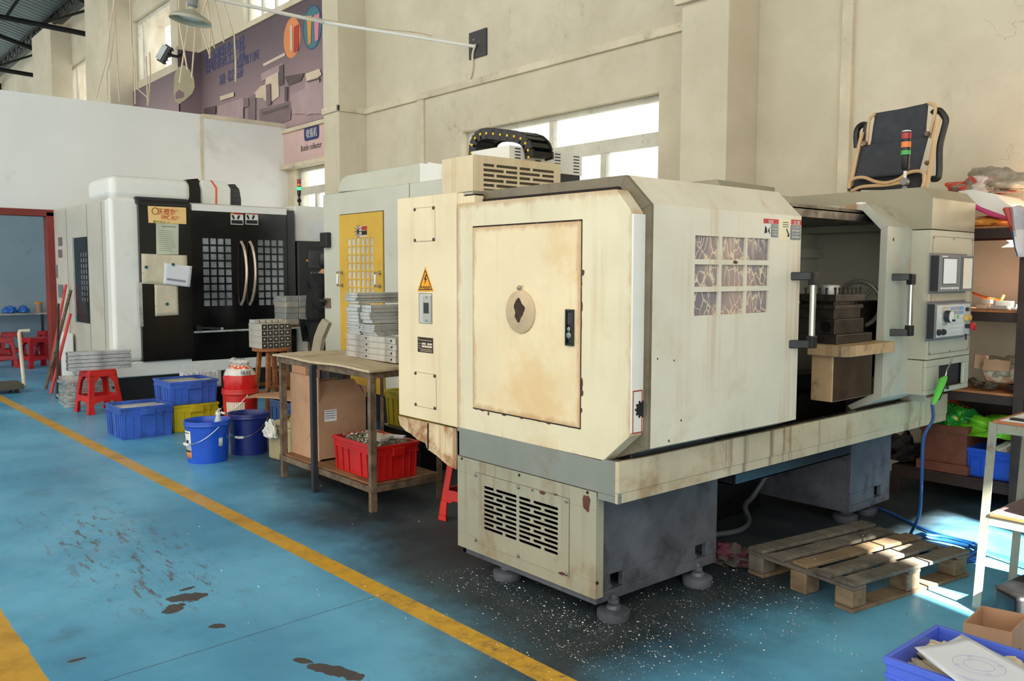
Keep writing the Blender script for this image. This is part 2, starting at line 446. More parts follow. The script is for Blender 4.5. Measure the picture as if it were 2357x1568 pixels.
# ---- long back wall: lower part right of the partition, high part left
S = 'structure'
w = MB()
wx0, wx1 = P(1062,300,'Y',D).x, P(1517,212,'Y',D).x
wz1 = P(1517,212,'Y',D).z; wz0 = 1.15
holes = [(wx0, wx1, wz0, wz1), (-12.75, -11.25, 1.2, P(745,375,'Y',D).z)]
hz = P(560,60,'Y',D).z
# the two high windows in the right half of the high wall
a0, a1 = P(560,40,'Y',D), P(655,0,'Y',D)
hb = P(560,57,'Y',D).z
holes += [(a0.x, a1.x+.15, hb, hb+2.0)]
w.grid_plate(XS, 4.5, 0, 8.2, holes, 'Y', D, D+.25)
w.build('wall_back', M_wall, kind=S)
# high wall beyond the step (nearer plane)
w = MB()
b0, b1 = P(308,190,'Y',DC), P(395,150,'Y',DC)
c0, c1 = P(155,220,'Y',DC), P(199,222,'Y',DC)
wb = P(352,170,'Y',DC).z; wt = P(350,18,'Y',DC).z
wt2 = P(180,140,'Y',DC).z
w.grid_plate(-46, XS, 0, 8.2, [(b0.x, b1.x, wb, wt), (c0.x, c1.x, wb-.3, wt2)], 'Y', DC, D+.25)
w.build('wall_back_far', M_wall, kind=S)
# sign-bearing lintel and pilasters
def pil(x0, x1, z0, z1, y0=DC, name='trim_1'):
    q = MB(); q.box(x0, x1, y0, D+.002, z0, z1); return q.build(name, M_wall, kind=S, bevel=.008)
pil(P(745,300,'Y',DC).x-1.2+1.2, P(780,300,'Y',DC).x, 0, 8.2, name='trim_1')
pil(P(1565,300,'Y',DC).x, P(1672,300,'Y',DC).x, 0, 8.2, name='trim_2')
q = MB(); q.box(P(197,100,'Y',5.5).x, P(250,100,'Y',5.5).x, 5.5, DC+.002, 0, 7.6); q.build('trim_3', M_wall, kind=S, bevel=.01)
q = MB(); q.box(P(75,150,'Y',5.5).x, P(118,150,'Y',5.5).x, 5.5, DC+.002, 0, 7.6); q.build('trim_4', M_wall, kind=S, bevel=.01)
# conduit bands on the wall
cz0, cz1 = 3.69, 3.77
q = MB()
xa, xb = P(745,300,'Y',DC).x, P(780,300,'Y',DC).x
q.box(xb, P(1565,300,'Y',DC).x, D-.035, D+.002, cz0, cz1)
q.box(xa, xb+.03, DC-.03, DC+.002, cz0, cz1); q.box(xb-.002, xb+.03, DC-.03, D, cz0, cz1)
q.build('trim_5', M_trim, kind=S, bevel=.006)
q = MB(); xv = P(972,400,'Y',D).x; q.box(xv-.07, xv+.07, D-.03, D+.002, 0, cz0); q.build('trim_6', M_trim, kind=S, bevel=.006)
q = MB(); xv = P(1955,100,'Y',D).x; q.box(xv-.045, xv+.045, D-.045, D+.002, 0, 8.0); q.build('trim_7', M_trim, kind=S, bevel=.006)
z9 = P(1600,4,'Y',DC).z
q = MB(); q.box(P(1560,0,'Y',DC).x, P(1680,0,'Y',DC).x, DC-.05, DC+.002, z9, z9+.12); q.build('trim_8', M_trim, kind=S, bevel=.006)
# window frames + panes
M_frame = paint('white_window_frame', (206,204,190), .5, dirt=(120,112,92), da=.4, ds=9)
def pane_mat():
    t = NT('dusty_window_glass'); v = t.coord()
    n = t.noise(v, 2.5, 5, .6)
    tr = t.n('ShaderNodeBsdfTransparent'); tr.inputs[0].default_value = (.97,.98,.98,1)
    df = t.n('ShaderNodeBsdfTranslucent'); df.inputs[0].default_value = (.92,.93,.90,1)
    gl = t.n('ShaderNodeBsdfGlossy'); gl.inputs['Roughness'].default_value = .05
    mx = t.n('ShaderNodeMixShader'); t.set(mx.inputs[0], t.ramp(n, .35, .7, .03, .16)); t.set(mx.inputs[1], tr); t.set(mx.inputs[2], df)
    mx2 = t.n('ShaderNodeMixShader'); mx2.inputs[0].default_value = .05; t.set(mx2.inputs[1], mx); t.set(mx2.inputs[2], gl)
    t.t.links.new(mx2.outputs[0], t.out.inputs[0]); return t.m
M_pane = pane_mat()
def window(n, x0, x1, z0, z1, y, bars_v, bars_h, fw=.05):
    f = MB()
    f.box(x0, x1, y+.10, y+.17, z0, z0+fw); f.box(x0, x1, y+.10, y+.17, z1-fw, z1)
    f.box(x0, x0+fw, y+.10, y+.17, z0+fw, z1-fw); f.box(x1-fw, x1, y+.10, y+.17, z0+fw, z1-fw)
    for (bx, za, zb, bw) in bars_v: f.box(bx-bw/2, bx+bw/2, y+.105, y+.165, max(za, z0+fw), min(zb, z1-fw))
    for (bz, xa_, xb_, bw) in bars_h: f.box(max(xa_, x0+fw), min(xb_, x1-fw), y+.098, y+.168, bz-bw/2, bz+bw/2)
    r_ = f.build('window_%d' % n, M_frame, kind=S, bevel=.004)
    g = MB(); g.box(x0+fw*.5, x1-fw*.5, y+.13, y+.136, z0+fw*.5, z1-fw*.5); g.build('pane', M_pane, r_)
    return r_
bx1 = P(1273,265,'Y',D+.13).x; bx2 = P(1392,400,'Y',D+.13).x
tz = P(1517,320,'Y',D+.13).z
window(1, wx0, wx1, wz0, wz1, D, [(bx1, tz, 9, .07), (bx2, 0, tz, .08), (bx1-.55, 0, tz, .08)], [(tz, -99, 99, .13)])
window(2, -12.75, -11.25, 1.2, P(745,375,'Y',D).z, D, [(P(713,445,'Y',D).x, 0, P(713,438,'Y',D).z, .06)], [(P(713,435,'Y',D).z, -99, 99, .12)])
window(3, a0.x, a1.x+.15, hb, hb+2.0, D, [(P(590,20,'Y',D).x, 0, 99, .07), (P(620,10,'Y',D).x, 0, 99, .04)], [])
window(4, b0.x, b1.x, wb, wt, DC, [(b0.x+.35, 0, 99, .05)], [])
window(5, c0.x, c1.x, wb-.3, wt2, DC, [(c0.x+.5, 0, 99, .05)], [])
# ---- white partition with the doorway
dz = P(60,486,'X',XW).z; dy0 = -1.0; dy1 = P(124,500,'X',XW).y
ptop = 3.86
q = MB()
q.grid_plate(-10, D, 0, ptop, [(dy0, dy1, -1, dz)], 'X', XW-.12, XW)
q.build('wall_left', M_white_panel, kind=S)
q = MB(); sy = P(463,300,'X',XW).y; q.box(XW-.001, XW+.012, sy-.02, sy+.02, 0, ptop-.02)
q.box(XW-.001, XW+.015, sy+.02, D, ptop-.05, ptop+.01)
q.build('trim_9', M_trim, kind=S)
M_redframe = paint('dark_red_frame_paint', (128,40,30), .5, dirt=(70,26,20), da=.4, ds=5)
q = MB(); q.box(XW-.15, XW+.03, dy1-.10, dy1, 0, dz); q.box(XW-.15, XW+.03, dy0, dy1, dz-.06, dz+.03)
q.build('door_1', M_redframe, kind=S, bevel=.006)
# room behind the doorway
M_blue_room = paint('pale_blue_plaster', (158,178,190), .85, var=.05, vs=.8, dirt=(130,140,144), da=.3, ds=2)
q = MB(); q.box(-17.6, -17.5, -10, 5.2, 0, 3.6); q.build('wall_far', M_blue_room, kind=S)
q = MB(); q.box(-17.5, XW-.12, 5.1, 5.2, 0, 3.6); q.build('wall_far_side', M_blue_room, kind=S)
# ---- roof
def roof_mat():
    t = NT('corrugated_roof_sheet'); v = t.coord()
    s = t.n('ShaderNodeSeparateXYZ'); t.set(s.inputs[0], v)
    wv = t.math('SINE', t.math('MULTIPLY', s.outputs[0], 26))
    c = t.mix(t.ramp(t.noise(v, .5, 4, .6), .3, .7), lin((96,106,104)), lin((132,142,138)))
    t.bsdf(c, .5, .5, wv, .7, .03); return t.m
EZ = P(150,95,'Y',DC).z-.05
slope = .26
def rz_(y): return EZ+.35+(DC+.6-y)*slope if y > -6 else EZ+.35+(DC+12.6)*slope+(y+6)*slope
q = MB()
q.hexa([(-46, 6.9, rz_(6.9)), (5, 6.9, rz_(6.9)), (5, -6, rz_(-5.99)), (-46, -6, rz_(-5.99))],
       [(-46, 6.9, rz_(6.9)+.06), (5, 6.9, rz_(6.9)+.06), (5, -6, rz_(-5.99)+.06), (-46, -6, rz_(-5.99)+.06)])
q.build('ceiling', roof_mat(), kind=S)
M_truss = paint('black_roof_steel', (26,28,30), .5, .3)
q = MB()
for yb in (5.6, 4.1, 2.6, 1.1, -.4, -1.9):
    z = rz_(yb)-.02
    q.box(-46, -14, yb-.04, yb+.04, z-.06, z); q.box(-46, -14, yb-.03, yb+.03, z-.3, z-.26)
    x = -46
    while x < -14:
        q.tube([(x, yb, z-.28), (x+.3, yb, z-.03), (x+.6, yb, z-.28)], .014, 4); x += .6
q.build('trim_10', M_truss, kind=S)
q = MB()
for xb_ in (-21.2, -26.5, -32, -38):
    q.tube([(xb_, DC-.05, rz_(5.9)-.35), (xb_, -5.9, rz_(-5.9)-.35)], .06, 6)
    q.tube([(xb_, DC-.05, rz_(5.9)-1.0), (xb_, -5.9, rz_(5.9)-.6)], .06, 6)
    y = 5.9; k = 0
    while y > -5:
        q.tube([(xb_, y, rz_(y)-.35), (xb_, y-(.55 if k%2 else 0), rz_(5.9)-1.0+(5.9-y)*.035)], .035, 5)
        q.tube([(xb_, y, rz_(y)-.35), (xb_, y-1.3, rz_(5.9)-1.0+(5.9-y)*.035)], .03, 5)
        y -= 1.3; k += 1
q.build('trim_11', M_truss, kind=S)

# ---- banner on the high wall
M_ban = None
def banner_mat():
    t = NT('printed_mauve_banner'); v = t.coord(); s = t.n('ShaderNodeSeparateXYZ'); t.set(s.inputs[0], v)
    z = t.ramp(s.outputs[2], .0, 1.9)
    c = t.mix(z, lin((168,142,146)), lin((88,74,84)))
    c = t.mix(t.ramp(t.noise(v, 1.3, 4, .6), .4, .7, 0, .3), c, lin((112,96,104)))
    t.bsdf(c, .6); return t.m
M_ban = banner_mat()
bt0 = P(745,-22,'Y',D).z; bb0 = P(745,262,'Y',D).z
bn = thing('wall_banner', 'long mauve printed banner of bottling machines high on wall above white partition', 'banner', (XS, D, 3.8))
zt = P(465,121,'Y',D-.02).z
zb = 3.80
q = MB()
q.box(XS+.01, xa+.05, D-.02, D-.005, zb, zt)
q.box(XS+.002, XS+.015, DC-.02, D-.006, zb, zt)
xl = P(250,232,'Y',DC).x
q.box(xl, XS+.015, DC-.02, DC-.004, zb, zt-.36)
q.build('printed_sheet', M_ban, bn)
q = MB(); q.box(XS-.02, xa+.05, D-.06, D-.0, zt, zt+.06); q.box(XS-.01, XS+.03, DC-.05, D-.05, zt, zt+.06)
q.build('top_batten', M_trim, bn)
def disc_on_wall(name, px, py, rw, rh, mat, y, parent, n=28, th=.006):
    c = P(px, py, 'Y', y); e = MB()
    pts = [(c.x+rw*math.cos(2*math.pi*k/n), c.z+rh*math.sin(2*math.pi*k/n)) for k in range(n)]
    e.prism(pts, 'Y', y, y+th); return e.build(name, mat, parent)
def wpoly(name, pts, mat, y, parent, th=.004, ax='Y'):
    e = MB(); q_ = [P(a, b, ax, y) for a, b in pts]
    if ax == 'Y': e.prism([(p.x, p.z) for p in q_], 'Y', y, y+th)
    elif ax == 'X': e.prism([(p.y, p.z) for p in q_], 'X', y-th, y)
    else: e.prism([(p.x, p.y) for p in q_], 'Z', y-th, y)
    return e.build(name, mat, parent)
def flat(nm, c, r_=.6): return paint(nm, c, r_, var=.04)
M_orange_p = flat('print_orange', (226,140,84)); M_teal_p = flat('print_teal', (62,120,134)); M_redp = flat('print_red', (180,52,40))
M_pinkp = flat('print_pink', (224,128,150)); M_yelp = flat('print_amber', (226,150,44)); M_creamp = flat('print_cream', (214,196,172))
M_mauve = flat('print_pale_mauve', (170,146,150)); M_mauve2 = flat('print_mid_mauve', (120,100,106)); M_brown = flat('print_dark_brown', (86,72,74)); M_navy = flat('print_navy', (38,52,112))
YB = D-.024
def oval(px, py, rpx, rpy, mat, dy, name='printed_disc'):
    a, b = P(px-rpx, py, 'Y', YB-dy), P(px+rpx, py, 'Y', YB-dy); c, d = P(px, py-rpy, 'Y', YB-dy), P(px, py+rpy, 'Y', YB-dy)
    return disc_on_wall(name, px, py, abs(b.x-a.x)/2, abs(c.z-d.z)/2, mat, YB-dy, bn, th=.003)
oval(672,87,19.5,47,M_orange_p,0); oval(719,63,22,51,M_navy,0); oval(719,63,20.5,49,M_teal_p,.003)
for pts, m_ in (([(667,60),(672,57),(673,116),(668,119)], M_creamp), ([(676,62),(687,56),(687,116),(676,121)], M_redp),
                ([(706,38),(717,35),(715,100),(709,102)], M_yelp), ([(723,36),(735,30),(732,92),(725,95)], M_pinkp)):
    _pj = globals().get('_pj', 0)+1; wpoly('printed_picture', pts, m_, YB-.006-.0012*_pj, bn, .001)
# printed machines
for pts, m_ in (
    ([(605,147),(655,121),(656,128),(607,153)], M_creamp), ([(600,170),(650,145),(652,160),(602,188)], M_mauve),
    ([(612,180),(640,165),(642,222),(620,238),(606,228)], M_creamp), ([(585,215),(600,198),(640,186),(636,206),(604,226),(588,225)], M_creamp),
    ([(642,152),(652,148),(653,194),(643,198)], M_brown), ([(570,226),(588,215),(588,282),(570,276)], M_mauve2),
    ([(597,252),(672,232),(668,276),(640,286),(598,288)], M_mauve2), ([(605,258),(665,240),(664,248),(606,266)], M_brown),
    ([(655,176),(700,168),(692,186),(664,197)], M_brown), ([(703,170),(735,158),(740,172),(722,186),(705,186)], M_creamp),
    ([(702,190),(735,180),(733,255),(703,267)], M_mauve), ([(708,186),(736,178),(735,183),(708,191)], M_brown),
    ([(506,222),(538,212),(538,222),(507,232)], M_creamp), ([(500,245),(560,225),(560,275),(500,268)], M_mauve),
    ([(470,250),(496,243),(496,262),(470,262)], M_brown), ([(560,228),(572,225),(572,245),(560,248)], M_mauve2),
    ([(668,218),(745,186),(745,262),(672,262)], M_mauve), ([(655,200),(661,198),(661,232),(655,234)], M_brown),
    ([(612,196),(622,192),(623,240),(613,244)], M_mauve2)):
    _pk = globals().get('_pk', 0)+1; wpoly('printed_picture', pts, m_, YB-.003-.0012*_pk, bn, .001)
M_ban_text = flat('print_blue', (54,70,128)); 
def wall_text(body, nm, mat, parent, px, py, px2, size, y, **kw):
    o_ = P(px, py, 'Y', y); e_ = P(px2, py, 'Y', y)
    return text(body, nm, mat, parent, (o_.x, y-.001, o_.z), (1,0,0), (0,0,1), size, width=abs(e_.x-o_.x), **kw)
wall_text('自动灌装生产线', 'lettering', M_ban_text, bn, 473, 168, 562, .42, YB)
wall_text('ASSEMBLY LINE', 'lettering', M_ban_text, bn, 545, 157, 597, .22, YB)
wall_text('高效 · 稳定 · 品质', 'lettering', M_ban_text, bn, 505, 196, 560, .22, YB)
# oval motif on the step face
xo = XS+.02
e = MB(); pts = []
for a, b in ((396,172),(403,156),(417,150),(430,160),(440,180),(442,200),(436,216),(420,230),(406,240),(397,232),(394,212),(395,190)):
    p = P(a+6, b, 'X', xo); pts.append((min(p.y, D-.04), p.z))
e.prism(pts, 'X', xo, xo+.006); e.build('printed_motif', flat('print_pale_yellow', (220,212,176)), bn)
wpoly('printed_motif', [(404,214),(412,206),(424,214),(422,224),(404,228)], M_mauve, xo+.012, bn, .003, 'X')
# ---- pink sign below the banner
sg = thing('wall_sign', 'pale pink printed sign with navy Chinese caption reading Bottle collector beside pilaster', 'sign', (-12.2, D, 3.1))
sx0, sx1 = P(657,330,'Y',D-.03).x, xa+.02
M_pink = flat('print_pale_pink', (216,184,180))
sz0, sz1 = P(745,365,'Y',D-.03).z, P(745,286,'Y',D-.03).z
q = MB(); q.box(sx0, sx1, D-.06, D, sz0, sz1); q.build('sign_board', M_pink, sg, bevel=.004)
q = MB(); q.box(sx0-.02, sx1, D-.14, D, sz0-.07, sz0-.002); q.box(sx0-.02, sx1, D-.1, D, sz1, sz1+.06); q.build('sign_ledge', M_trim, sg, bevel=.005)
c = P(717,305,'Y',D-.064); e = MB(); rr = []
for cx_, cz_, a0_ in ((.16,.05,0),(-.16,.05,90),(-.16,-.05,180),(.16,-.05,270)):
    for k in range(5):
        a_ = R(a0_+k*22.5); rr.append((c.x+cx_*1.1+.06*math.cos(a_), c.z+cz_+.06*math.sin(a_)))
e.prism(rr, 'Y', D-.066, D-.0605); e.build('caption_plate', M_navy, sg)
M_w = flat('print_white', (235,232,224))
text('收瓶机', 'lettering', M_w, sg, (c.x-.17, D-.0685, c.z-.06), (1,0,0), (0,0,1), .15, width=.34)
text('Bottle collector', 'lettering', M_ink, sg, (c.x-.36, D-.062, c.z-.25), (1,0,0), (0,0,1), .13, width=.66)
# ================================================================== CNC LATHE (front of the picture)
LBX, LBY = -2.9, 4.1
M_cream = paint('lathe_cream_enamel', (235,217,180), .42, var=.03, vs=2.2, dirt=(220,190,140), da=.42, ds=2.0, streak=(192,142,84), sa=.34, ss=13)
M_face = paint('lathe_pale_enamel', (224,217,198), .4, var=.03, vs=2, dirt=(204,190,156), da=.4, ds=2.0, streak=(190,152,104), sa=.6, ss=12)
M_skirt = paint('stained_skirt_enamel', (224,202,162), .5, var=.05, vs=3, dirt=(150,92,48), da=.85, ds=6, streak=(138,84,42), sa=.95, ss=16)
M_rail = paint('rail_enamel', (204,190,160), .36, var=.06, vs=2.5, dirt=(158,124,84), da=.6, ds=3, streak=(110,76,42), sa=.9, ss=22)
M_band = paint('grey_green_enamel', (134,138,130), .45, var=.05, vs=2, dirt=(120,104,76), da=.35, ds=3)
M_sheet = paint('khaki_sheet', (160,157,136), .45, var=.05, vs=2, dirt=(140,112,76), da=.45, ds=3.5, streak=(122,90,56), sa=.6, ss=16)
M_flange = paint('greasy_flange', (122,113,94), .42, .1, var=.08, vs=4, dirt=(96,76,52), da=.55, ds=6)
M_khaki = paint('khaki_hood_enamel', (150,144,122), .42, var=.04, vs=2, dirt=(136,120,92), da=.3, ds=4)
M_panelp = paint('control_panel_enamel', (188,184,164), .42, var=.04, vs=2, dirt=(176,166,132), da=.3, ds=4)
M_cast = paint('slate_grey_casting', (92,95,103), .5, .1, var=.16, vs=3, dirt=(52,52,56), da=.6, ds=5, bump=.3)
M_soot = paint('oily_black_metal', (30,27,25), .38, .4, var=.2, vs=6, dirt=(58,44,32), da=.4, ds=8)
M_gap = paint('dark_gap', (22,16,12), .8)  # near-black for joints, and for shade painted behind cover and vent
M_tool = paint('oily_tool_steel', (74,68,62), .35, .6, var=.2, vs=7, dirt=(40,34,30), da=.5, ds=9)
M_tan = paint('tan_guard_enamel', (190,158,118), .45, var=.06, vs=4, dirt=(70,48,34), da=.45, ds=7, streak=(60,40,26), sa=.8, ss=8)
M_chip = paint('bare_primer', (88,52,44), .7, var=.15, vs=12)
M_grey_pl = paint('grey_panel_plastic', (120,122,126), .45)
M_anthr = paint('anthracite_plastic', (44,45,48), .5)

YF = 2.60
LB = thing('cnc_lathe', 'large cream CNC lathe with stained doors and open sliding hood in the foreground', 'lathe', (-2.9, 4.1, 0))
def pq(pts, y, ax='Y'):
    o = []
    for a, b in pts:
        p = P(a, b, ax, y); o.append({'Y': (p.x, p.z), 'X': (p.y, p.z), 'Z': (p.x, p.y)}[ax])
    return o
# end cover
q = MB(); q.prism(pq([(1052,469),(1418,435.5),(1453,487),(1449,1006),(1386,1063),(1052,983.4)], YF), 'Y', YF, YF+.075)
_pc = [P(1052,469,'Y',YF), P(1452,1063,'Y',YF), P(1386,1063,'Y',YF)]
q.build('end_cover', paint('lathe_end_enamel', (228,216,184), .42, var=.035, vs=2.0, dirt=(214,188,140), da=.45, ds=1.8, streak=(190,142,86), sa=.5, ss=13, edge=('X', _pc[0].x-LBX, _pc[1].x-LBX, _pc[2].z-.02, P(1418,435,'Y',YF).z, .035, (176,128,76), .55)), LB, bevel=.004)
q = MB(); q.prism(pq([(1054,464),(1421,429),(1458,485),(1455,1011),(1392,1070),(1054,988)], YF+.06), 'Y', YF+.062, YF+.0745); q.build('cover_joint_shade', M_gap, LB)  # dark strip standing in for the shadow line under the flange
# pale side edge of the cover with the red-lined notice
ec = MB(); p1 = P(1453,489,'Y',YF); p2 = P(1449,1004,'Y',YF)
ec.box(p1.x-.008, max(p1.x, p2.x)+.004, YF+.004, YF+.078, p2.z+.01, p1.z-.005); ec.build('cover_edge', paint('clean_white_enamel', (236,234,224), .4, var=.02), LB, bevel=.002)
# door in the end cover
def rect_on(y, x0, x1, zt, zb, d0, d1, ax='Y'):
    m_ = MB()
    if ax == 'Y': m_.box(x0, x1, y-d1, y-d0, zb, zt)
    else: m_.box(y+d0, y+d1, x0, x1, zb, zt)
    return m_
dl = P(1090,733,'Y',YF).x; drr = P(1337,733,'Y',YF).x; dt = P(1214,516.5,'Y',YF).z; db = P(1214,962,'Y',YF).z
rect_on(YF, dl-.004, drr+.005, dt+.007, db-.006, -.01, .0012).build('door_gap', M_gap, LB)
door = rect_on(YF, dl, drr, dt, db, -.01, .005).build('access_door', paint('lathe_door_cream', (237,217,178), .4, var=.035, vs=2.2, dirt=(226,190,134), da=.55, ds=1.7, streak=(198,144,80), sa=.4, ss=12, edge=('X', dl-LBX, drr-LBX, db, dt, .03, (186,132,78), .6)), LB, bevel=.0025)
cc = P(1199,718,'Y',YF-.006); rad = (P(1199,668,'Y',YF).z-P(1199,768,'Y',YF).z)/2
q = MB(); q.lathe([(rad-.008, -.012), (rad-.002, -.010), (rad, -.004), (rad, .004)], (cc.x, YF-.004, cc.z), 40, 'Y')
q.box(cc.x-.014, cc.x+.014, YF-.014, YF-.004, cc.z+rad-.01, cc.z+rad+.022)
q.build('round_cover', paint('sooty_tan_disc', (200,176,140), .5, var=.08, vs=6, dirt=(142,112,84), da=.5, ds=8), door, smooth=True)
q = MB(); pts = [(math.cos(a)*.045*(1+.22*math.sin(3*a+1)+.1*math.sin(7*a)), math.sin(a)*.05*(1+.15*math.cos(4*a))) for a in [2*math.pi*k/28 for k in range(28)]]
q.prism([(cc.x+a*.75-.004, cc.z+b+.008) for a, b in pts], 'Y', YF-.0172, YF-.0155); q.build('burnt_stain', paint('burnt_brown', (62,44,34), .8, var=.2, vs=30), door)
q = MB(); q.lathe([(.003,-.012),(.010,-.010),(.010,0)], (cc.x, YF-.012, cc.z+rad+.010), 14, 'Y'); q.build('screw', M_screw, door, smooth=True)
# latch
h0, h1 = P(1303,712,'Y',YF-.01), P(1320,797,'Y',YF-.01)
lt = MB(); lt.frame_prism([(h0.x,h0.z),(h1.x,h0.z),(h1.x,h1.z),(h0.x,h1.z)], [(h0.x+.008,h0.z-.01),(h1.x-.008,h0.z-.01),(h1.x-.008,h1.z+.01),(h0.x+.008,h1.z+.01)], 'Y', YF-.018, YF-.004)
lt.box(h0.x+.004, h1.x-.004, YF-.008, YF-.004, h1.z, h0.z)
lo = lt.build('latch_handle', M_black, door, bevel=.002)
q = MB(); q.box(h0.x+.011, h1.x-.011, YF-.014, YF-.006, h1.z+.09, h0.z-.012); q.build('latch_lever', M_anthr, lo, bevel=.002)
q = MB(); q.lathe([(.004,-.006),(.014,-.005),(.015,0)], ((h0.x+h1.x)/2, YF-.012, h1.z+.045), 16, 'Y'); q.lathe([(.002,-.006),(.010,-.005),(.010,0)], ((h0.x+h1.x)/2, YF-.012, h1.z+.072), 16, 'Y'); q.build('key_lock', M_screw, lo, smooth=True)
# chipped paint around the door
random.seed(3)
q = MB()
def chip(px, py, w, h, y=YF-.0015, n=12, seed=0, ax='Y'):
    rnd = random.Random(seed); c = P(px, py, ax, y)
    s_ = (P(px, py-50, ax, y).z-P(px, py, ax, y).z)/50
    pts = []
    for k in range(n):
        a = 2*math.pi*k/n; r_ = .55+.45*rnd.random()
        pts.append((math.cos(a)*w*s_*r_, math.sin(a)*h*s_*r_))
    if ax == 'Y': q.prism([(c.x+a, c.z+b) for a, b in pts], 'Y', y, y+.001)
    else: q.prism([(c.y+a, c.z+b) for a, b in pts], 'X', y-.001, y)
for i, (a, b, w_, h_) in enumerate(((1341,627,5,9),(1338,590,2.5,5),(1338,655,2.2,12),(1339,705,2.6,14),(1338,745,2,20),(1339,885,3,16),(1339,905,4,10),(1338,945,3.5,8),(1159,518,6,2),(1185,517,5,2),(1237,513,7,2),(1292,509,6,2),(1331,507,6,3),(1096,940,5,5),(1110,945,7,2.5),(1124,952,3,5),(1160,956,8,2.5),(1200,963,6,2.5),(1262,975,8,3),(1310,983,8,2.5),(1241,970,5,2))):
    chip(a, b, w_*1.25, h_, seed=i)
q.build('paint_chips', M_chip, LB)
q = MB(); z_ = P(1460,950,'X',p1.x+.005)
red = paint('red_line_print', (176,60,50), .6)
nz0, nz1 = P(1455,1005,'Y',YF+.01).z, P(1455,900,'Y',YF+.01).z
q.frame_prism([(YF+.012, nz0+.01), (YF+.07, nz0+.01), (YF+.07, nz1), (YF+.012, nz1)], [(YF+.016, nz0+.014), (YF+.066, nz0+.014), (YF+.066, nz1-.005), (YF+.016, nz1-.005)], 'X', max(p1.x,p2.x)+.004, max(p1.x,p2.x)+.0055)
q.build('notice_outline', red, LB)
q = MB(); q.lathe([(.028, 0), (.028, .003)], (max(p1.x,p2.x)+.004, YF+.062, P(1466,942,'Y',YF+.05).z), 20, 'X')
for k in range(10):
    a = 2*math.pi*k/10; q.obox((max(p1.x,p2.x)+.0055, YF+.062+.031*math.cos(a), P(1466,942,'Y',YF+.05).z+.031*math.sin(a)), (.003,.009,.009), (a,0,0))
q.build('gear_emblem', M_ink, LB)
# electrical cabinet on the left
cl_, cr_ = P(916,700,'Y',YF).x, P(1051.5,700,'Y',YF).x
zt1 = P(984,450,'Y',YF).z; zt2 = P(984,969,'Y',YF).z
cab = MB(); cab.box(cl_, cr_-.003, YF, YF+.62, zt2, zt1); cabo = cab.build('electrical_cabinet', M_cream, LB, bevel=.004)
q = MB(); q.prism(pq([(918,957),(1051,987),(1051,1081),(1030,1070),(1008,1050),(985,1034),(980,1020),(962,1012),(946,998),(935,992),(922,978)], YF+.012), 'Y', YF+.008, YF+.02)
q.build('torn_skirt', M_skirt, LB)
q = MB(); q.prism(pq([(984,974),(986,974),(986,1034),(984,1034)], YF+.006), 'Y', YF+.004, YF+.009); q.build('skirt_seam', M_gap, LB)
q = MB(); q.box(cr_-.02, P(1062,450,'Y',YF).x, YF+.01, YF+.09, P(1060,469,'Y',YF).z-.03, P(1060,444,'Y',YF).z); q.box(P(1062,450,'Y',YF).x, P(1088,450,'Y',YF).x, YF+.01, YF+.07, P(1060,469,'Y',YF).z-.03, P(1060,452,'Y',YF).z)
q.build('corner_bracket', M_cream, LB, bevel=.003)
q = MB(); q.box(cr_-.002, P(1086,450,'Y',YF).x, YF+.02, YF+.07, P(1060,466,'Y',YF).z-.02, P(1060,448,'Y',YF).z); q.build('track_gap', M_soot, LB)
def cover_plate(px0, px1, py0, py1):
    a, b = P(px0, (py0+py1)/2, 'Y', YF).x, P(px1, (py0+py1)/2, 'Y', YF).x
    zt_, zb_ = P((px0+px1)/2, py0, 'Y', YF).z, P((px0+px1)/2, py1, 'Y', YF).z
    g = MB(); g.box(a-.002, b+.002, YF-.0008, YF+.004, zb_-.002, zt_+.002); g.build('cover_joint_shade', M_flange, cabo)
    g = MB(); g.box(a, b, YF-.0025, YF+.004, zb_, zt_); g.build('cover_plate', M_cream, cabo, bevel=.001)
    g = MB()
    for sx in (a+.004, b-.008):
        for sz in (zt_-.006, zb_+.006): g.lathe([(.004,-.005),(.0085,-.004),(.009,0)], (sx, YF-.0022, sz), 12, 'Y')
    g.build('screws', paint('dull_screw', (84,78,68), .4, .7), cabo, smooth=True)
cover_plate(955,1001,478,555); cover_plate(957,1004,860,938)
# high-voltage triangle
M_haz = paint('hazard_orange', (246,166,26), .45, var=.02)
tri = MB(); tri.prism(pq([(979,614),(998,671),(961,671)], YF-.001), 'Y', YF-.0022, YF-.0005); tr = tri.build('warning_triangle', M_haz, cabo)
q = MB(); o1 = pq([(979,620),(995,668),(964,668)], YF-.0022); o2 = pq([(979,625),(993,666),(966,666)], YF-.0022); q.frame_prism(o1, o2, 'Y', YF-.003, YF-.0021)
q.prism(pq([(980,632),(976,644),(979,644),(976.5,656),(983,641),(979.5,641),(983,632)], YF-.0022), 'Y', YF-.003, YF-.0021)
q.build('triangle_print', M_ink, tr)
p = P(968,664.5,'Y',YF-.0022); e = P(990,664.5,'Y',YF-.0022)
text('有电危险', 'lettering', M_ink, tr, (p.x, p.y-.0004, p.z), (1,0,0), (0,0,1), .018, width=e.x-p.x, depth=.0003)
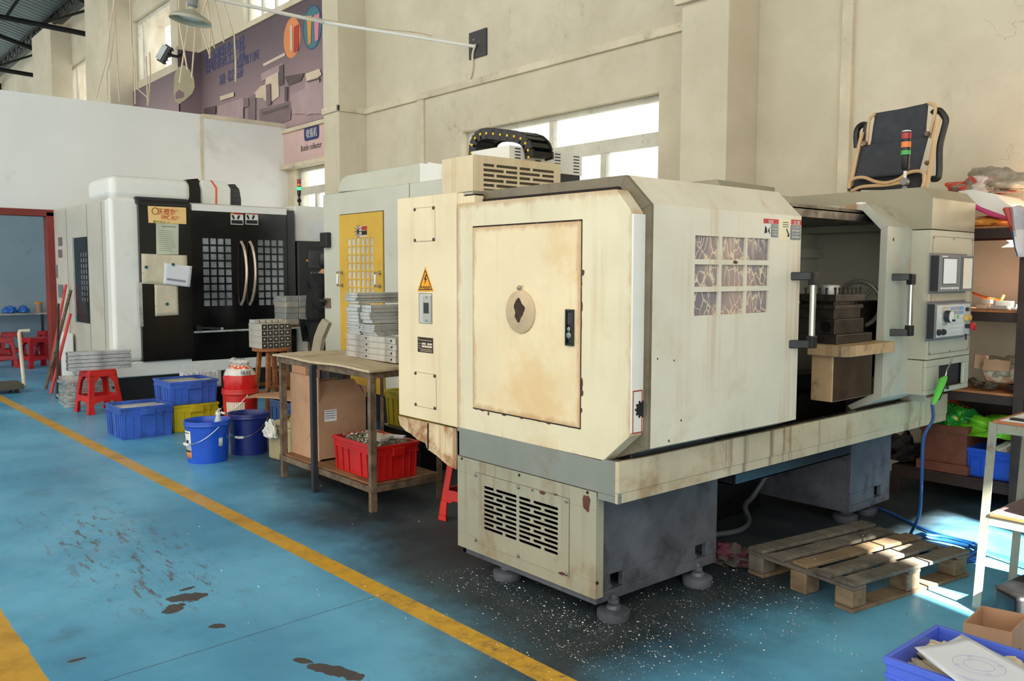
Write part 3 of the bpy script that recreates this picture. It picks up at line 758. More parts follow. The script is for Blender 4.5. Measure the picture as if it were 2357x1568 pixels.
# breaker window
q = MB(); a, b = P(965,710,'Y',YF), P(995,710,'Y',YF); zt_, zb_ = P(980,675,'Y',YF).z, P(980,745,'Y',YF).z
q.frame_prism([(a.x,zt_),(b.x,zt_),(b.x,zb_),(a.x,zb_)], [(a.x+.003,zt_-.003),(b.x-.003,zt_-.003),(b.x-.003,zb_+.003),(a.x+.003,zb_+.003)], 'Y', YF-.0025, YF)
q.build('breaker_frame', M_flange, cabo)
q = MB(); q.box(a.x+.003, b.x-.003, YF-.0015, YF+.002, zb_+.003, zt_-.003); q.build('breaker_recess', paint('pale_recess', (202,204,196), .6), cabo)
q = MB(); mx = a.x+.045; q.box(mx, b.x-.006, YF-.010, YF-.001, zb_+.012, zt_-.012); bk = q.build('circuit_breaker', paint('breaker_grey', (176,176,166), .5), cabo, bevel=.002)
q = MB(); q.box(mx+.012, b.x-.018, YF-.013, YF-.009, (zt_+zb_)/2-.025, (zt_+zb_)/2+.03); q.build('breaker_toggle', M_anthr, bk, bevel=.001)
q = MB()
for z_ in (zt_-.02, zb_+.02): q.lathe([(.002,-.003),(.006,-.002),(.006,0)], ((mx+b.x)/2, YF-.010, z_), 12, 'Y')
q.build('breaker_screws', M_screw, bk)
# name plate
M_plate = paint('dark_name_plate', (52,44,38), .4, .3)
q = MB(); a, b = P(962,795,'Y',YF), P(997,795,'Y',YF); zt_, zb_ = P(980,777,'Y',YF).z, P(980,812,'Y',YF).z
q.box(a.x, b.x, YF-.002, YF, zb_, zt_); npl = q.build('name_plate', M_plate, cabo, bevel=.0006)
q = MB(); hh = zt_-zb_; ww = b.x-a.x
q.box(a.x+ww*.28, a.x+ww*.55, YF-.0026, YF-.0018, zt_-hh*.48, zt_-hh*.36); q.box(a.x+ww*.65, b.x-ww*.05, YF-.0026, YF-.0018, zt_-hh*.48, zt_-hh*.36)
q.box(a.x+ww*.28, b.x-ww*.05, YF-.0026, YF-.0018, zt_-hh*.66, zt_-hh*.53)
q.build('plate_blanks', M_creamp, npl)
q = MB()
for k, zz in enumerate((.17,.76,.87)): q.box(a.x+ww*.18, b.x-ww*.06, YF-.0026, YF-.0018, zt_-hh*(zz+.05), zt_-hh*zz)
q.lathe([(.005,-.0006),(.005,.0006)], (a.x+ww*.1, YF-.002, zt_-hh*.16), 12, 'Y')
for zz in (.4,.55,.7): q.box(a.x+ww*.05, a.x+ww*.2, YF-.0026, YF-.0018, zt_-hh*(zz+.05), zt_-hh*zz)
q.build('plate_print', paint('plate_tan_print', (176,150,116), .5), npl)

# tray : gray end band and long front rail
bz0, bz1 = P(1385,1136,'Y',YF).z, P(1386,1063,'Y',YF).z
xr = P(1424,1100,'Y',YF).x
yend = P(2180,930,'X',xr).y
rz0, rz1 = P(1424,1163,'Y',YF).z, P(1424,1065,'Y',YF).z
q = MB(); q.box(cr_, xr, YF, YF+.02, bz0, rz1-.002); q.box(cr_, cr_+.02, YF, yend, bz0, rz1-.02); q.build('tray_end', M_band, LB, bevel=.003)
q = MB(); q.box(P(1368,1150,'Y',YF).x+.02, xr, YF, YF+.02, rz0+.002, bz0); q.build('tray_corner', M_band, LB)
q = MB()
q.box(xr-.02, xr+.002, YF-.001, yend, rz0+.045, rz1)
q.box(xr-.02, xr-.003, YF-.0005, yend, rz0, rz0+.045)
q.build('front_rail', M_rail, LB, bevel=.003)
q = MB(); q.box(xr-.065, xr-.003, YF+.02, yend, rz1-.012, rz1-.004); q.build('rail_lip', paint('wet_steel', (128,128,122), .22, .8, var=.15, vs=8, dirt=(40,38,34), da=.5, ds=18), LB)
q = MB(); q.box(cr_+.02, xr-.02, YF+.02, yend, rz0+.02, rz0+.04); q.box(cr_+.02, xr-.02, yend-.02, yend, rz0+.04, rz1-.01); q.build('tray_floor', M_soot, LB)
# near pedestal
px_ = P(1371,1250,'Y',YF).x
pz0 = P(1371,1382,'Y',YF).z; pz1 = bz0
yb1 = P(1655,1200,'X',px_+.004).y
vl, vr = P(1094,1170,'Y',YF).x, P(1310,1230,'Y',YF).x; vt, vb = P(1200,1117,'Y',YF).z, P(1200,1287,'Y',YF).z
gl_, gr_ = P(1115,1180,'Y',YF).x, P(1286,1180,'Y',YF).x; gt, gb = P(1200,1143,'Y',YF).z, P(1200,1252,'Y',YF).z
q = MB(); q.grid_plate(cr_, px_, pz0, pz1-.004, [(vl+.02, vr-.02, vb+.02, vt-.02)], 'Y', YF+.001, YF+.012)
q.box(px_-.01, px_, YF+.012, YF+.05, pz0, pz1-.004)
q.build('pedestal_sheet', M_sheet, LB, bevel=.002)
q = MB(); q.box(vl-.002, vr+.002, YF-.0003, YF+.002, vb-.002, vt+.002)
hol = []
A = [(0,.145),(.175,.465),(.495,.65),(.685,1)]; B_ = [(0,.275),(.305,.465),(.495,.79),(.825,1)]
rows = 10; rh = (gt-gb)/rows
for i in range(rows):
    for (s0, s1) in (A if i%2 == 0 else B_):
        hol.append((gl_+(gr_-gl_)*s0, gl_+(gr_-gl_)*s1, gt-rh*i-rh*.62, gt-rh*i))
q.b.clear(); q.grid_plate(vl-.001, vr+.001, vb-.001, vt+.001, [(vl+.012, vr-.012, vb+.012, vt-.012)], 'Y', YF, YF+.002); q.build('vent_gap', M_gap, LB)
def slotted(mb, u0, u1, v0, v1, holes, y0, y1):
    mb.grid_plate(u0, u1, v0, v1, holes, 'Y', y0, y1)
    for (a, b, c_, d_) in holes:      # round the slot ends with little corner pieces
        r_ = (d_-c_)/2
        for xx, sg_ in ((a, 1), (b, -1)):
            n = 5
            for hz_, s2 in ((c_, 1), (d_, -1)):
                pts = [(xx, hz_)]+[(xx+sg_*(r_-r_*math.cos(math.pi/2*k/n)), hz_+s2*(r_-r_*math.sin(math.pi/2*k/n))) for k in range(n+1)]
                mb.prism(pts, 'Y', y0, y1)
q = MB(); slotted(q, vl, vr, vb, vt, hol, YF-.004, YF+.001); vp = q.build('vent_panel', M_sheet, LB)
q = MB()
for sx in (vl+.012, (vl+vr)/2, vr-.012):
    for sz in (vt-.012, vb+.012): q.lathe([(.003,-.006),(.009,-.004),(.010,0)], (sx, YF-.004, sz), 12, 'Y')
q.build('screws', M_screw, vp, smooth=True)
q = MB(); q.box(cr_+.03, px_-.03, YF+.012, YF+.016, pz0+.02, pz1-.02); q.build('vent_shade_backing', M_gap, LB)  # dark sheet standing in for the shade behind the slots
q = MB()
for a, b in ((1063,1056),(1195,1094),(1352,1134),(1374,1343)):
    c = P(a, b, 'Y', YF); q.lathe([(.007,-.001),(.007,.004)], (c.x, YF, c.z), 12, 'Y')
q.build('bolt_holes', M_gap, LB)
q = MB(); chip(1350,1160,15,27,y=YF-.0006,n=14,seed=21); chip(1248,1135,14,4,seed=5,y=YF-.005); chip(1225,1129,6,2.5,seed=8,y=YF-.005); chip(1278,1139,9,3,seed=9,y=YF-.005); chip(1292,1320,12,5,seed=12,y=YF-.005); chip(1225,1296,6,2.5,seed=15,y=YF-.0006); q.build('bare_patches', M_chip, LB)
# casting with two square pockets
xc = px_+.004-.012
def pedestal(y0, y1, z0, z1, ys, name='pedestal'):
    g = MB(); hs = [(yy, yy+.09, z0+.045, z0+.115) for yy in ys]
    g.grid_plate(y0, y1, z0, z1, hs, 'X', xc-.03, xc)
    g.box(cr_+.03, xc-.03, y0, y0+.03, z0, z1); g.box(cr_+.03, xc-.03, y1-.03, y1, z0, z1)
    g.box(cr_+.03, cr_+.06, y0, y1, z0, z1); g.box(cr_+.03, xc-.03, y0, y1, z1-.02, z1)
    g.box(xc-.16, xc-.03, y0+.03, y1-.03, z0, z0+.04)
    pd = g.build(name, M_cast, LB, bevel=.003)
    g = MB()
    for yy in ys:
        g.lathe([(.011,0),(.011,.075)], (xc-.035, yy+.03, z0+.03), 10)
        g.lathe([(.02,0),(.02,.022)], (xc-.035, yy+.03, z0+.04), 6)
    g.build('levelling_bolts', M_cast, pd)
    return pd
zc0 = P(1380,1393,'X',px_).z
y1p, y2p = P(1405,1335,'X',px_).y, P(1603,1270,'X',px_).y
pedestal(YF+.012, yb1, zc0, bz0+.02, (y1p, y2p))
yf0, yf1 = P(1962,1080,'X',px_).y, P(2052,1080,'X',px_).y
pedestal(yf0, yf1, zc0, bz0+.02, (yf1-.2,))
def foot(x, y, s=1.0):
    g = MB(); g.lathe([(.068,0),(.072,.01),(.072,.038),(.058,.045),(.035,.048),(.030,.062),(.022,.066)], (x, y, 0), 26)
    f = g.build('foot', M_cast, LB, smooth=True)
    g = MB(); g.lathe([(.016,.06),(.016,zc0+.03)], (x, y, 0), 10); g.lathe([(.026,.07),(.026,.088)], (x, y, 0), 6); g.build('foot_bolt', M_cast, f)
f1 = P(1412,1423,'Z',0); foot(f1.x, f1.y); f1 = P(1605,1345,'Z',0); foot(f1.x, f1.y); f1 = P(1168,1330,'Z',0); foot(f1.x, f1.y); f1 = P(2010,1205,'Z',0); foot(xc-.08, yf1-.15); foot(xc-.08, yf0+.1)
# chip chute between pedestals
xk = px_-.02
c0_, c1_ = P(1690,1120,'X',xk), P(2040,1035,'X',xk)
q = MB(); q.box(xk-.7, xk, c0_.y, yf0+.32, c0_.z+.0, c0_.z+.012); q.box(xk-.012, xk, c0_.y, yf0+.32, c0_.z, c0_.z+.06)
q.box(xk-.7, xk, c0_.y, c0_.y+.012, c0_.z, c0_.z+.06)
q.build('chip_tray', paint('dark_blue_grey_steel', (56,58,62), .35, .4, var=.1, vs=6), LB, bevel=.003)

# ---- hood with sliding doors
YH0 = YF+.075
T0 = P(1088,443,'Y',YH0); T1 = P(1441,402,'Y',YH0); T2 = P(1497,470,'Y',YH0); T3 = P(1490,1035,'Y',YH0); T4 = P(1408,1058,'Y',YH0)
XD = (T2.x+T3.x)/2
YR = P(1845,500,'X',XD).y
ztop = (T0.z+T1.z)/2
prof = [(T0.x, ztop), (T1.x, ztop), (XD, T2.z), (XD, T3.z), (T4.x, T4.z)]
inn = [(T0.x, ztop-.055), (T1.x-.03, ztop-.055), (XD-.075, T2.z-.03), (XD-.075, T3.z+.02), (T4.x-.03, T4.z+.06)]
q = MB(); q.strip_prism(prof, inn, 'Y', YH0, YH0+.02); q.build('door_flange', M_flange, LB, bevel=.002)
th = [(T0.x, ztop-.012), (T1.x-.006, ztop-.012), (XD-.012, T2.z-.006), (XD-.012, T3.z+.005), (T4.x-.006, T4.z+.012)]
# windows
cols = [(1599,1655),(1661,1715),(1719,1770)]
rws = [(543,597),(609,660),(672,726)]
wh = []
for (ca, cb) in cols:
    for (r0, r1) in rws:
        cm = 1685
        ya, yb_ = P(ca, 635, 'X', XD).y, P(cb, 635, 'X', XD).y
        z1_, z0_ = P(1626, r0, 'X', XD).z, P(1626, r1, 'X', XD).z
        wh.append((ya, yb_, z0_, z1_))
q = MB(); q.grid_plate(YH0+.02, YR, T3.z, T2.z, wh, 'X', XD-.012, XD)
q.strip_prism([prof[0], prof[1], prof[2]], [th[0], th[1], th[2]], 'Y', YH0+.02, YR)
ld = q.build('sliding_door', M_face, LB)
q = MB(); q.strip_prism([prof[3], prof[4]], [th[3], th[4]], 'Y', YH0+.02, YR); q.build('door_bottom_lip', M_band, ld)
def film_mat():
    t = NT('crazed_window_film'); v = t.coord()
    nn = t.n('ShaderNodeTexNoise'); nn.inputs['Scale'].default_value = 9; nn.inputs['Detail'].default_value = 4; t.set(nn.inputs['Vector'], v)
    va = t.n('ShaderNodeVectorMath', operation='MULTIPLY_ADD'); t.set(va.inputs[0], nn.outputs['Color']); va.inputs[1].default_value = (.07,.07,.07); t.set(va.inputs[2], t.mapping(v, (1, 1, .55)))
    vo = t.n('ShaderNodeTexVoronoi', feature='DISTANCE_TO_EDGE'); vo.inputs['Scale'].default_value = 24; t.set(vo.inputs['Vector'], va.outputs[0])
    e_ = t.math('MULTIPLY', t.ramp(vo.outputs['Distance'], .015, .07, 1, 0), t.ramp(t.noise(v, 7, 3, .5), .38, .5))
    c = t.mix(t.ramp(t.noise(v, 3, 3, .6), .35, .65), lin((128,122,128)), lin((176,154,146)))
    c = t.mix(e_, c, lin((226,208,180)))
    t.bsdf(c, .28, 0, vo.outputs['Distance'], .4, .01); return t.m
M_film = film_mat()
for (ya, yb_, z0_, z1_) in wh:
    g = MB(); g.box(XD-.02, XD-.013, ya-.004, yb_+.004, z0_-.004, z1_+.004); g.build('window_pane', M_film, ld)
q = MB()
for (a, b, w_, h_) in ((1693,604,11,5),(1542+10,850-20,2.5,3),(1540,1015,4,5),(1514,826,3,3),(1568,968,2.5,4)): chip(a, b, w_, h_, y=XD+.001, seed=int(a), ax='X')
q.build('bare_patches', M_chip, ld)
# stickers on the door
def sticker(px0, px1, py0, py1, kind, skew=0):
    a = P(px0, (py0+py1)/2, 'X', XD+.001); b = P(px1, (py0+py1)/2, 'X', XD+.001); zt_ = P(px0, py0, 'X', XD).z; zb_ = P(px0, py1, 'X', XD).z
    w_ = b.y-a.y; h_ = zt_-zb_; x = XD
    g = MB(); g.box(x, x+.001, a.y, b.y, zb_, zt_); s_ = g.build('warning_sticker', paint('sticker_cream' if kind else 'sticker_white', (236,226,190) if kind else (226,224,214), .5, var=.02), ld)
    g = MB(); sp = .52 if kind else .0
    g.box(x+.001, x+.0016, a.y+w_*sp, b.y, zt_-h_*.27, zt_-h_*.02); g.build('sticker_heading', paint('sticker_red', (196,44,52), .5), s_)
    g = MB(); g.box(x+.001, x+.0016, a.y+w_*.5, b.y-w_*.02, zb_+h_*.02, zt_-h_*.29); g.build('sticker_text_block', paint('sticker_grey', (120,124,128), .5), s_)
    text('危险' if not kind else '注意', 'lettering', M_w, s_, (x+.0018, a.y+w_*(.3 if not kind else .6), zt_-h_*.24), (0,1,0), (0,0,1), h_*.2, width=w_*.32, depth=.0002)
    for k in range(4):
        text('请勿触摸' if k%2 else '小心夹手', 'lettering', M_w, s_, (x+.0018, a.y+w_*.55, zt_-h_*(.43+.15*k)), (0,1,0), (0,0,1), h_*.11, width=w_*.36, depth=.0002)
    g = MB()
    if kind:
        g.prism([(a.y+w_*.30, zb_+h_*.5), (a.y+w_*.34, zb_+h_*.54), (a.y+w_*.44, zb_+h_*.28), (a.y+w_*.47, zb_+h_*.34), (a.y+w_*.44, zb_+h_*.14), (a.y+w_*.34, zb_+h_*.18), (a.y+w_*.40, zb_+h_*.24)], 'X', x+.001, x+.0016)
        for k in range(3): g.box(x+.001, x+.0016, a.y+w_*.15, a.y+w_*.4, zt_-h_*(.2+.1*k), zt_-h_*(.17+.1*k))
    else:
        g.prism([(a.y+w_*.08, zb_+h_*.2), (a.y+w_*.12, zb_+h_*.6), (a.y+w_*.22, zb_+h_*.5), (a.y+w_*.26, zb_+h_*.25)], 'X', x+.001, x+.0016)
        g.prism([(a.y+w_*.30, zb_+h_*.35), (a.y+w_*.44, zb_+h_*.6), (a.y+w_*.40, zb_+h_*.4), (a.y+w_*.45, zb_+h_*.15)], 'X', x+.001, x+.0016)
    g.build('sticker_pictogram', M_ink, s_)
sticker(1757,1792,502,546,0); sticker(1794,1844,502,552,1)
# handles
def handle(parent, yb0, tx, ztop_, zbot_, x):
    h_ = MB()
    for zz, sg_ in ((ztop_, 1), (zbot_, -1)):
        # bracket: arm out of the door and a block that grips the tube
        h_.hexa([(x, yb0, zz-.02), (x, yb0+.035, zz-.02), (x, yb0+.035, zz+.02), (x, yb0, zz+.02)],
                [(x+.075, yb0+.055, zz-.018), (x+.075, yb0+.095, zz-.018), (x+.075, yb0+.095, zz+.02), (x+.075, yb0+.055, zz+.02)])
        h_.obox((x+.075, yb0+.078, zz-(.012*sg_)), (.035, .045, .06))
    h_.build('handle_brackets', M_black, parent, bevel=.004)
    g = MB(); g.cyl((x+.075, yb0+.078, zbot_+.02), (x+.075, yb0+.078, ztop_-.02), .015, 20); g.build('handle_bar', M_chrome, parent, smooth=True)
ha = P(1825,635,'X',XD); handle(ld, ha.y-.02, 0, P(1830,636,'X',XD).z, P(1822,792,'X',XD).z, XD)
# right sliding door, pushed open
RD = [(1841,481),(1994,469),(2044,520.6),(2026,917),(1960,944)]
YD2 = P(2044,520.6,'X',XD).y
ro = pq(RD, YD2); ro = [(T0.x, ro[1][1]), ro[1], (XD, ro[2][1]), (XD, ro[3][1]), ro[4]]
ri = pq([(1846,493),(1986,486),(2027,528.5),(2010,906),(1950,934)], YD2); ri[0] = (T0.x, ri[1][1])
q = MB(); q.strip_prism(ro, ri, 'Y', YD2, YD2+.02); 
ri2 = [(ro[0][0], ro[0][1]-.012), (ro[1][0]-.004, ro[1][1]-.012), (XD-.012, ro[2][1]-.006), (XD-.012, ro[3][1]+.006), (ro[4][0]-.006, ro[4][1]+.012)]
q.strip_prism(ro, ri2, 'Y', YD2+.02, YD2+.5)
rd = q.build('sliding_door', paint('right_door_enamel', (184,182,166), .42, var=.04, vs=2, dirt=(150,112,66), da=.5, ds=3, streak=(158,104,50), sa=.9, ss=9), LB, bevel=.002)
rd['label'] = 'right sliding door pushed open'
hb2 = P(2052,636,'X',XD); handle(rd, hb2.y+.0, 0, P(2052,638,'X',XD).z, P(2046,766,'X',XD).z, XD)
q = MB(); chip(2057,551,4,6,y=XD+.001,seed=4,ax='X'); q.build('paint_chips', M_chip, rd)
# control housing
XP = -2.15; YH = P(2147,455,'X',XP).y
hA = P(2124.5,430.5,'Y',YH); hB = P(2147.5,454.8,'Y',YH); zlow = P(2144,527,'X',XP).z
YE = P(2245,500,'X',XP).y
q = MB(); q.hexa([(-3.42,YH,hA.z),(hA.x,YH,hA.z),(XP,YH,hB.z),(XP,YH,zlow),(-3.42,YH,zlow)],
                 [(-3.42,YE,hA.z),(hA.x,YE,hA.z),(XP,YE,hB.z),(XP,YE,zlow),(-3.42,YE,zlow)])
q.build('control_hood', M_khaki, LB, bevel=.004)
zc = P(2129,831,'X',XP).z; zcb = P(2112,915,'X',XP).z
xgap = P(2085,600,'Y',YH).x
q = MB(); q.box(xgap, XP, YH+.004, YE, zc+.002, zlow-.004); cp = q.build('control_box', M_panelp, LB, bevel=.004)
q = MB(); q.box(XD-.06, xgap+.004, YH+.03, YE-.03, zc, zlow); q.build('box_gap', M_soot, LB)
xl2 = P(2055,870,'Y',YH).x
yw0, yw1 = P(2161,865,'X',XP).y, P(2218,865,'X',XP).y; zw1, zw0 = P(2190,838,'X',XP).z, P(2190,888,'X',XP).z
q = MB(); q.grid_plate(YH, YE, zcb, zc-.002, [(yw0, yw1, zw0, zw1)], 'X', XP-.02, XP)
q.box(xl2, XP-.02, YH, YH+.02, zcb, zc-.002); q.box(xl2, XP-.02, YH+.02, YE, zcb, zcb+.02); q.box(xl2, XP-.02, YE-.02, YE, zcb+.02, zc-.002)
lb = q.build('lower_box', M_panelp, LB, bevel=.004)
q = MB(); q.box(xl2+.02, XP-.03, YH+.03, YE-.03, zcb+.022, zc-.012); q.build('recess', M_anthr, lb)
# cover plate edge line on the control face
def onX(px, py, x=XP): p_ = P(px, py, 'X', x); return p_.y, p_.z
y0_, z1_ = onX(2148,543); y1_, _ = onX(2240,543); _, z0_ = onX(2137,818)
q = MB(); q.frame_prism([(y0_,z0_),(y1_,z0_),(y1_,z1_),(y0_,z1_)], [(y0_+.003,z0_+.003),(y1_-.003,z0_+.003),(y1_-.003,z1_-.003),(y0_+.003,z1_-.003)], 'X', XP, XP+.0015); q.build('plate_outline', M_flange, cp)
q = MB()
for yy in (y0_+.01, (y0_+y1_)/2, y1_-.01):
    for zz in (z0_+.01, z1_-.01): q.lathe([(.006,0),(.005,.003),(.002,.004)], (XP+.001, yy, zz), 10, 'X')
q.build('screws', M_screw, cp)
# display unit
def boxX(a0_, b0_, a1_, b1_, x0, x1):
    y0, z1 = onX(a0_, b0_, x1); y1, _ = onX(a1_, b0_, x1); _, z0 = onX((a0_+a1_)/2, b1_, x1)
    _, z1 = onX((a0_+a1_)/2, b0_, x1)
    g = MB(); g.box(x0, x1, y0, y1, z0, z1); return g, (y0, y1, z0, z1)
g, (y0,y1,z0,z1) = boxX(2163,588,2243,671,XP,XP+.05); du = g.build('display_unit', M_grey_pl, cp, bevel=.003)
g = MB(); g.box(XP, XP+.048, y0-.003, y0+.001, z0+.004, z1-.004); g.build('unit_side', M_anthr, du)
g = MB(); g.box(XP, XP+.004, y0-.012, y1+.01, z0-.012, z1+.012); g.build('mounting_flange', M_grey_pl, du)
W_, H_ = y1-y0, z1-z0; xf = XP+.05
g = MB(); g.box(xf, xf+.001, y0+W_*.10, y0+W_*.50, z0+H_*.20, z1-H_*.08); g.build('screen_bezel', M_anthr, du)
scr = paint('pale_display', (240,242,244), .5, var=.01)
g = MB(); g.box(xf+.001, xf+.002, y0+W_*.12, y0+W_*.485, z0+H_*.22, z1-H_*.10); g.build('screen', scr, du)
g = MB(); g.box(xf, xf+.001, y0+W_*.615, y0+W_*.625, z0, z1); g.box(xf, xf+.001, y0+W_*.66, y0+W_*.955, z0+H_*.05, z1-H_*.05); g.build('side_bezel', M_anthr, du)
g = MB(); g.box(xf+.001, xf+.002, y0+W_*.68, y0+W_*.94, z0+H_*.07, z1-H_*.07); g.build('keypad_film', paint('cream_keypad', (238,230,214), .5, var=.02), du)
g = MB()
for k in range(7): g.box(xf, xf+.004, y0+W_*(.06+.075*k), y0+W_*(.1+.075*k), z0+H_*.07, z0+H_*.12)
g.box(xf, xf+.001, y0+W_*.08, y0+W_*.22, z1-H_*.055, z1-H_*.025)
g.build('soft_keys', M_w, du)
# operator panel
g, (y0,y1,z0,z1) = boxX(2153,697,2237,777,XP,XP+.045); op = g.build('operator_panel', M_grey_pl, cp, bevel=.003)
g = MB(); g.box(XP, XP+.043, y0-.003, y0+.001, z0+.004, z1-.004); g.build('unit_side', M_anthr, op)
g = MB(); g.box(XP, XP+.004, y0-.012, y1+.01, z0-.012, z1+.012); g.build('mounting_flange', M_grey_pl, op)
W_, H_ = y1-y0, z1-z0; xf = XP+.045
g = MB(); g.box(xf, xf+.001, y0+W_*.05, y1-W_*.05, z0+H_*.05, z1-H_*.05); g.build('key_membrane', paint('silver_membrane', (206,206,202), .35, var=.05, vs=8), op)
g = MB(); g.lathe([(.052,0),(.052,.008),(.040,.010)], (xf+.001, y0+W_*.24, z0+H_*.63), 28, 'X'); hw = g.build('handwheel_dial', M_alu, op, smooth=True)
g = MB(); g.lathe([(.034,.008),(.034,.036),(.030,.040)], (xf+.001, y0+W_*.24, z0+H_*.63), 28, 'X'); g.lathe([(.007,0),(.007,.02)], (xf+.038, y0+W_*.26, z0+H_*.52), 10, 'X'); g.build('dial_knob', M_anthr, hw, smooth=True)
g = MB(); g.lathe([(.031,.0),(.031,.0015)], (xf+.0415, y0+W_*.24, z0+H_*.63), 28, 'X'); g.build('dial_face', M_w, hw)
kc = [paint('key_white', (216,218,218), .4, var=.02), paint('key_blue', (120,160,214), .4, var=.02), paint('key_green', (90,176,96), .4, var=.02), paint('key_grey', (160,164,166), .4, var=.02)]
keys = [MB() for _ in kc]
for r_ in range(6):
    for c_ in range(6):
        k = 0
        if r_ == 5: k = 1 if c_ in (0, 4, 5) else 3
        elif r_ == 4: k = 1 if c_ in (0,4,5) else 3
        elif r_ == 3: k = 2 if c_ in (1,3) else 0
        yy = y0+W_*(.40+.062*c_); zz = z0+H_*(.17+.125*r_)
        keys[k].box(xf+.001, xf+.004, yy, yy+W_*.045, zz, zz+H_*.09)
for g, m_ in zip(keys, kc): g.build('keys', m_, op, bevel=.001)
g = MB()
for zz in (.5, .5): pass
for dy in (.0, .085): g.lathe([(.017,0),(.019,.018),(.016,.022)], (xf, y0+W_*(.80+dy), z0+H_*.54), 18, 'X')
g.build('push_buttons', paint('amber_button', (214,178,96), .35), op, smooth=True)
g = MB(); g.lathe([(.013,0),(.013,.03)], (xf, y0+W_*.84, z0+H_*.3), 16, 'X'); g.build('stop_button_neck', M_anthr, op)
g = MB(); g.lathe([(.014,.03),(.023,.036),(.026,.046),(.020,.054),(.008,.058)], (xf, y0+W_*.84, z0+H_*.3), 24, 'X'); g.build('emergency_stop_button', paint('stop_red', (190,34,42), .3), op, smooth=True)
g = MB(); g.lathe([(.012,0),(.012,.016)], (xf, y0+W_*.84, z0+H_*.79), 14, 'X')
for dy in (.09, .21): g.lathe([(.018,0),(.018,.012),(.013,.014),(.013,.02)], (xf, y0+W_*dy, z0+H_*.19), 18, 'X')
g.build('rotary_switches', M_anthr, op, smooth=True)
g = MB(); g.box(xf+.008, xf+.016, y0+W_*.80, y0+W_*.815, z0-H_*.1, z0+H_*.08); g.build('key', M_anthr, op)
# signal tower
yb2 = (YH+YE)/2-.12; pt = P(2082,430,'Y',yb2); zt0 = hA.z
sgn = lambda yy: P(2084, yy, 'Y', yb2).z
g = MB(); g.lathe([(.019,zt0),(.017,zt0+.02),(.010,zt0+.03)], (pt.x,yb2,0), 16); g.lathe([(.021,-.018),(.024,0),(.021,.018)], (pt.x, yb2, sgn(418)), 18, 'Y'); tw = g.build('signal_tower', paint('tower_grey', (128,128,126), .4), LB, smooth=True)
g = MB(); g.lathe([(.009,sgn(416)),(.009,sgn(388))], (pt.x,yb2,0), 12); g.build('tower_pole', M_w, tw, smooth=True)
g = MB(); g.lathe([(.014,sgn(393)),(.024,sgn(386)),(.026,sgn(362)),(.0265,sgn(359))], (pt.x,yb2,0), 22); g.build('tower_base', M_black, tw, smooth=True)
rr_ = .0275
for nm, a, b, m_ in (('green_lens',357,347,paint('lens_green',(64,170,80),.25)), ('amber_lens',340,327,paint('lens_orange',(240,132,52),.25)), ('red_lens',320,307,paint('lens_red',(178,44,50),.25))):
    g = MB(); g.lathe([(rr_,sgn(a)),(rr_,sgn(b))], (pt.x,yb2,0), 24); g.build(nm, m_, tw, smooth=True)
for a, b in ((347,340),(327,320),(307,304)):
    g = MB(); g.lathe([(rr_-.0005,sgn(a)),(rr_-.0005,sgn(b))], (pt.x,yb2,0), 24); g.build('black_ring', M_black, tw, smooth=True)
g = MB(); g.lathe([(rr_,sgn(304)),(rr_-.003,sgn(301.5)),(.012,sgn(300))], (pt.x,yb2,0), 24); g.build('tower_cap', M_w, tw, smooth=True)
# lid on the hood seen behind the door
g = MB(); g.box(-3.4, T1.x-.02, YR-.05, YH, ro[1][1]-.05, ro[1][1]-.035); g.build('inner_roof', M_soot, LB)
g = MB(); g.box(-3.4, XP-.12, YE-.32, YE-.30, rz1, ro[1][1]-.05); g.build('end_guard', M_panelp, LB)
g = MB(); g.box(-3.3, XD-.35, YR+.1, YR+.5, ztop-.03, ztop+.02); g.build('roof_plate', M_khaki, LB, bevel=.005)
a = P(1640,413,'X',-3.0); 
g = MB(); g.hexa([(-3.35,a.y,ztop),(-2.9,a.y,ztop),(-2.9,a.y+.5,ztop),(-3.35,a.y+.5,ztop)], [(-3.3,a.y+.02,a.z),(-2.98,a.y+.02,a.z),(-2.9,a.y+.48,a.z-.02),(-3.3,a.y+.48,a.z-.02)]); g.build('roof_box', M_khaki, LB, bevel=.004)
# ---- inside of the machine
XB = -3.0
g = MB(); g.box(XB-.02, XB, YH0+.05, YE-.03, rz1, ztop-.10)
g.box(XB, XB+.04, YH0+.05, YE-.03, 1.60, 1.66)
bk = g.build('back_guard', M_panelp, LB)
g = MB()
yA, yB2, yC = P(1891,575,'X',XB).y, P(1957,575,'X',XB).y, YE-.05
zA = P(1950,573,'X',XB).z
for (u0, u1) in ((yA, yB2-.015), (yB2+.015, yC)):
    g.box(XB, XB+.012, u0, u1, .95, zA)
g.box(XB, XB+.018, yA-.06, yC, zA+.03, zA+.045); g.build('guard_panels', M_panelp, bk, bevel=.004)
g = MB(); g.box(XB, XD-.1, YH0+.02, YH0+.6, rz1-.05, ztop-.1); g.build('headstock', M_soot, LB, bevel=.01)
g = MB(); g.box(XB+.05, -2.62, YH0+.6, YH, .60, .80); g.box(XB+.15, -2.72, YH0+.6, YH, .80, .90); g.build('machine_bed', M_soot, LB, bevel=.006)
g = MB(); g.box(XB+.02, T1.x, YR-.3, YH, ro[0][1]-.10, ro[0][1]-.06); g.build('door_track', M_soot, LB)
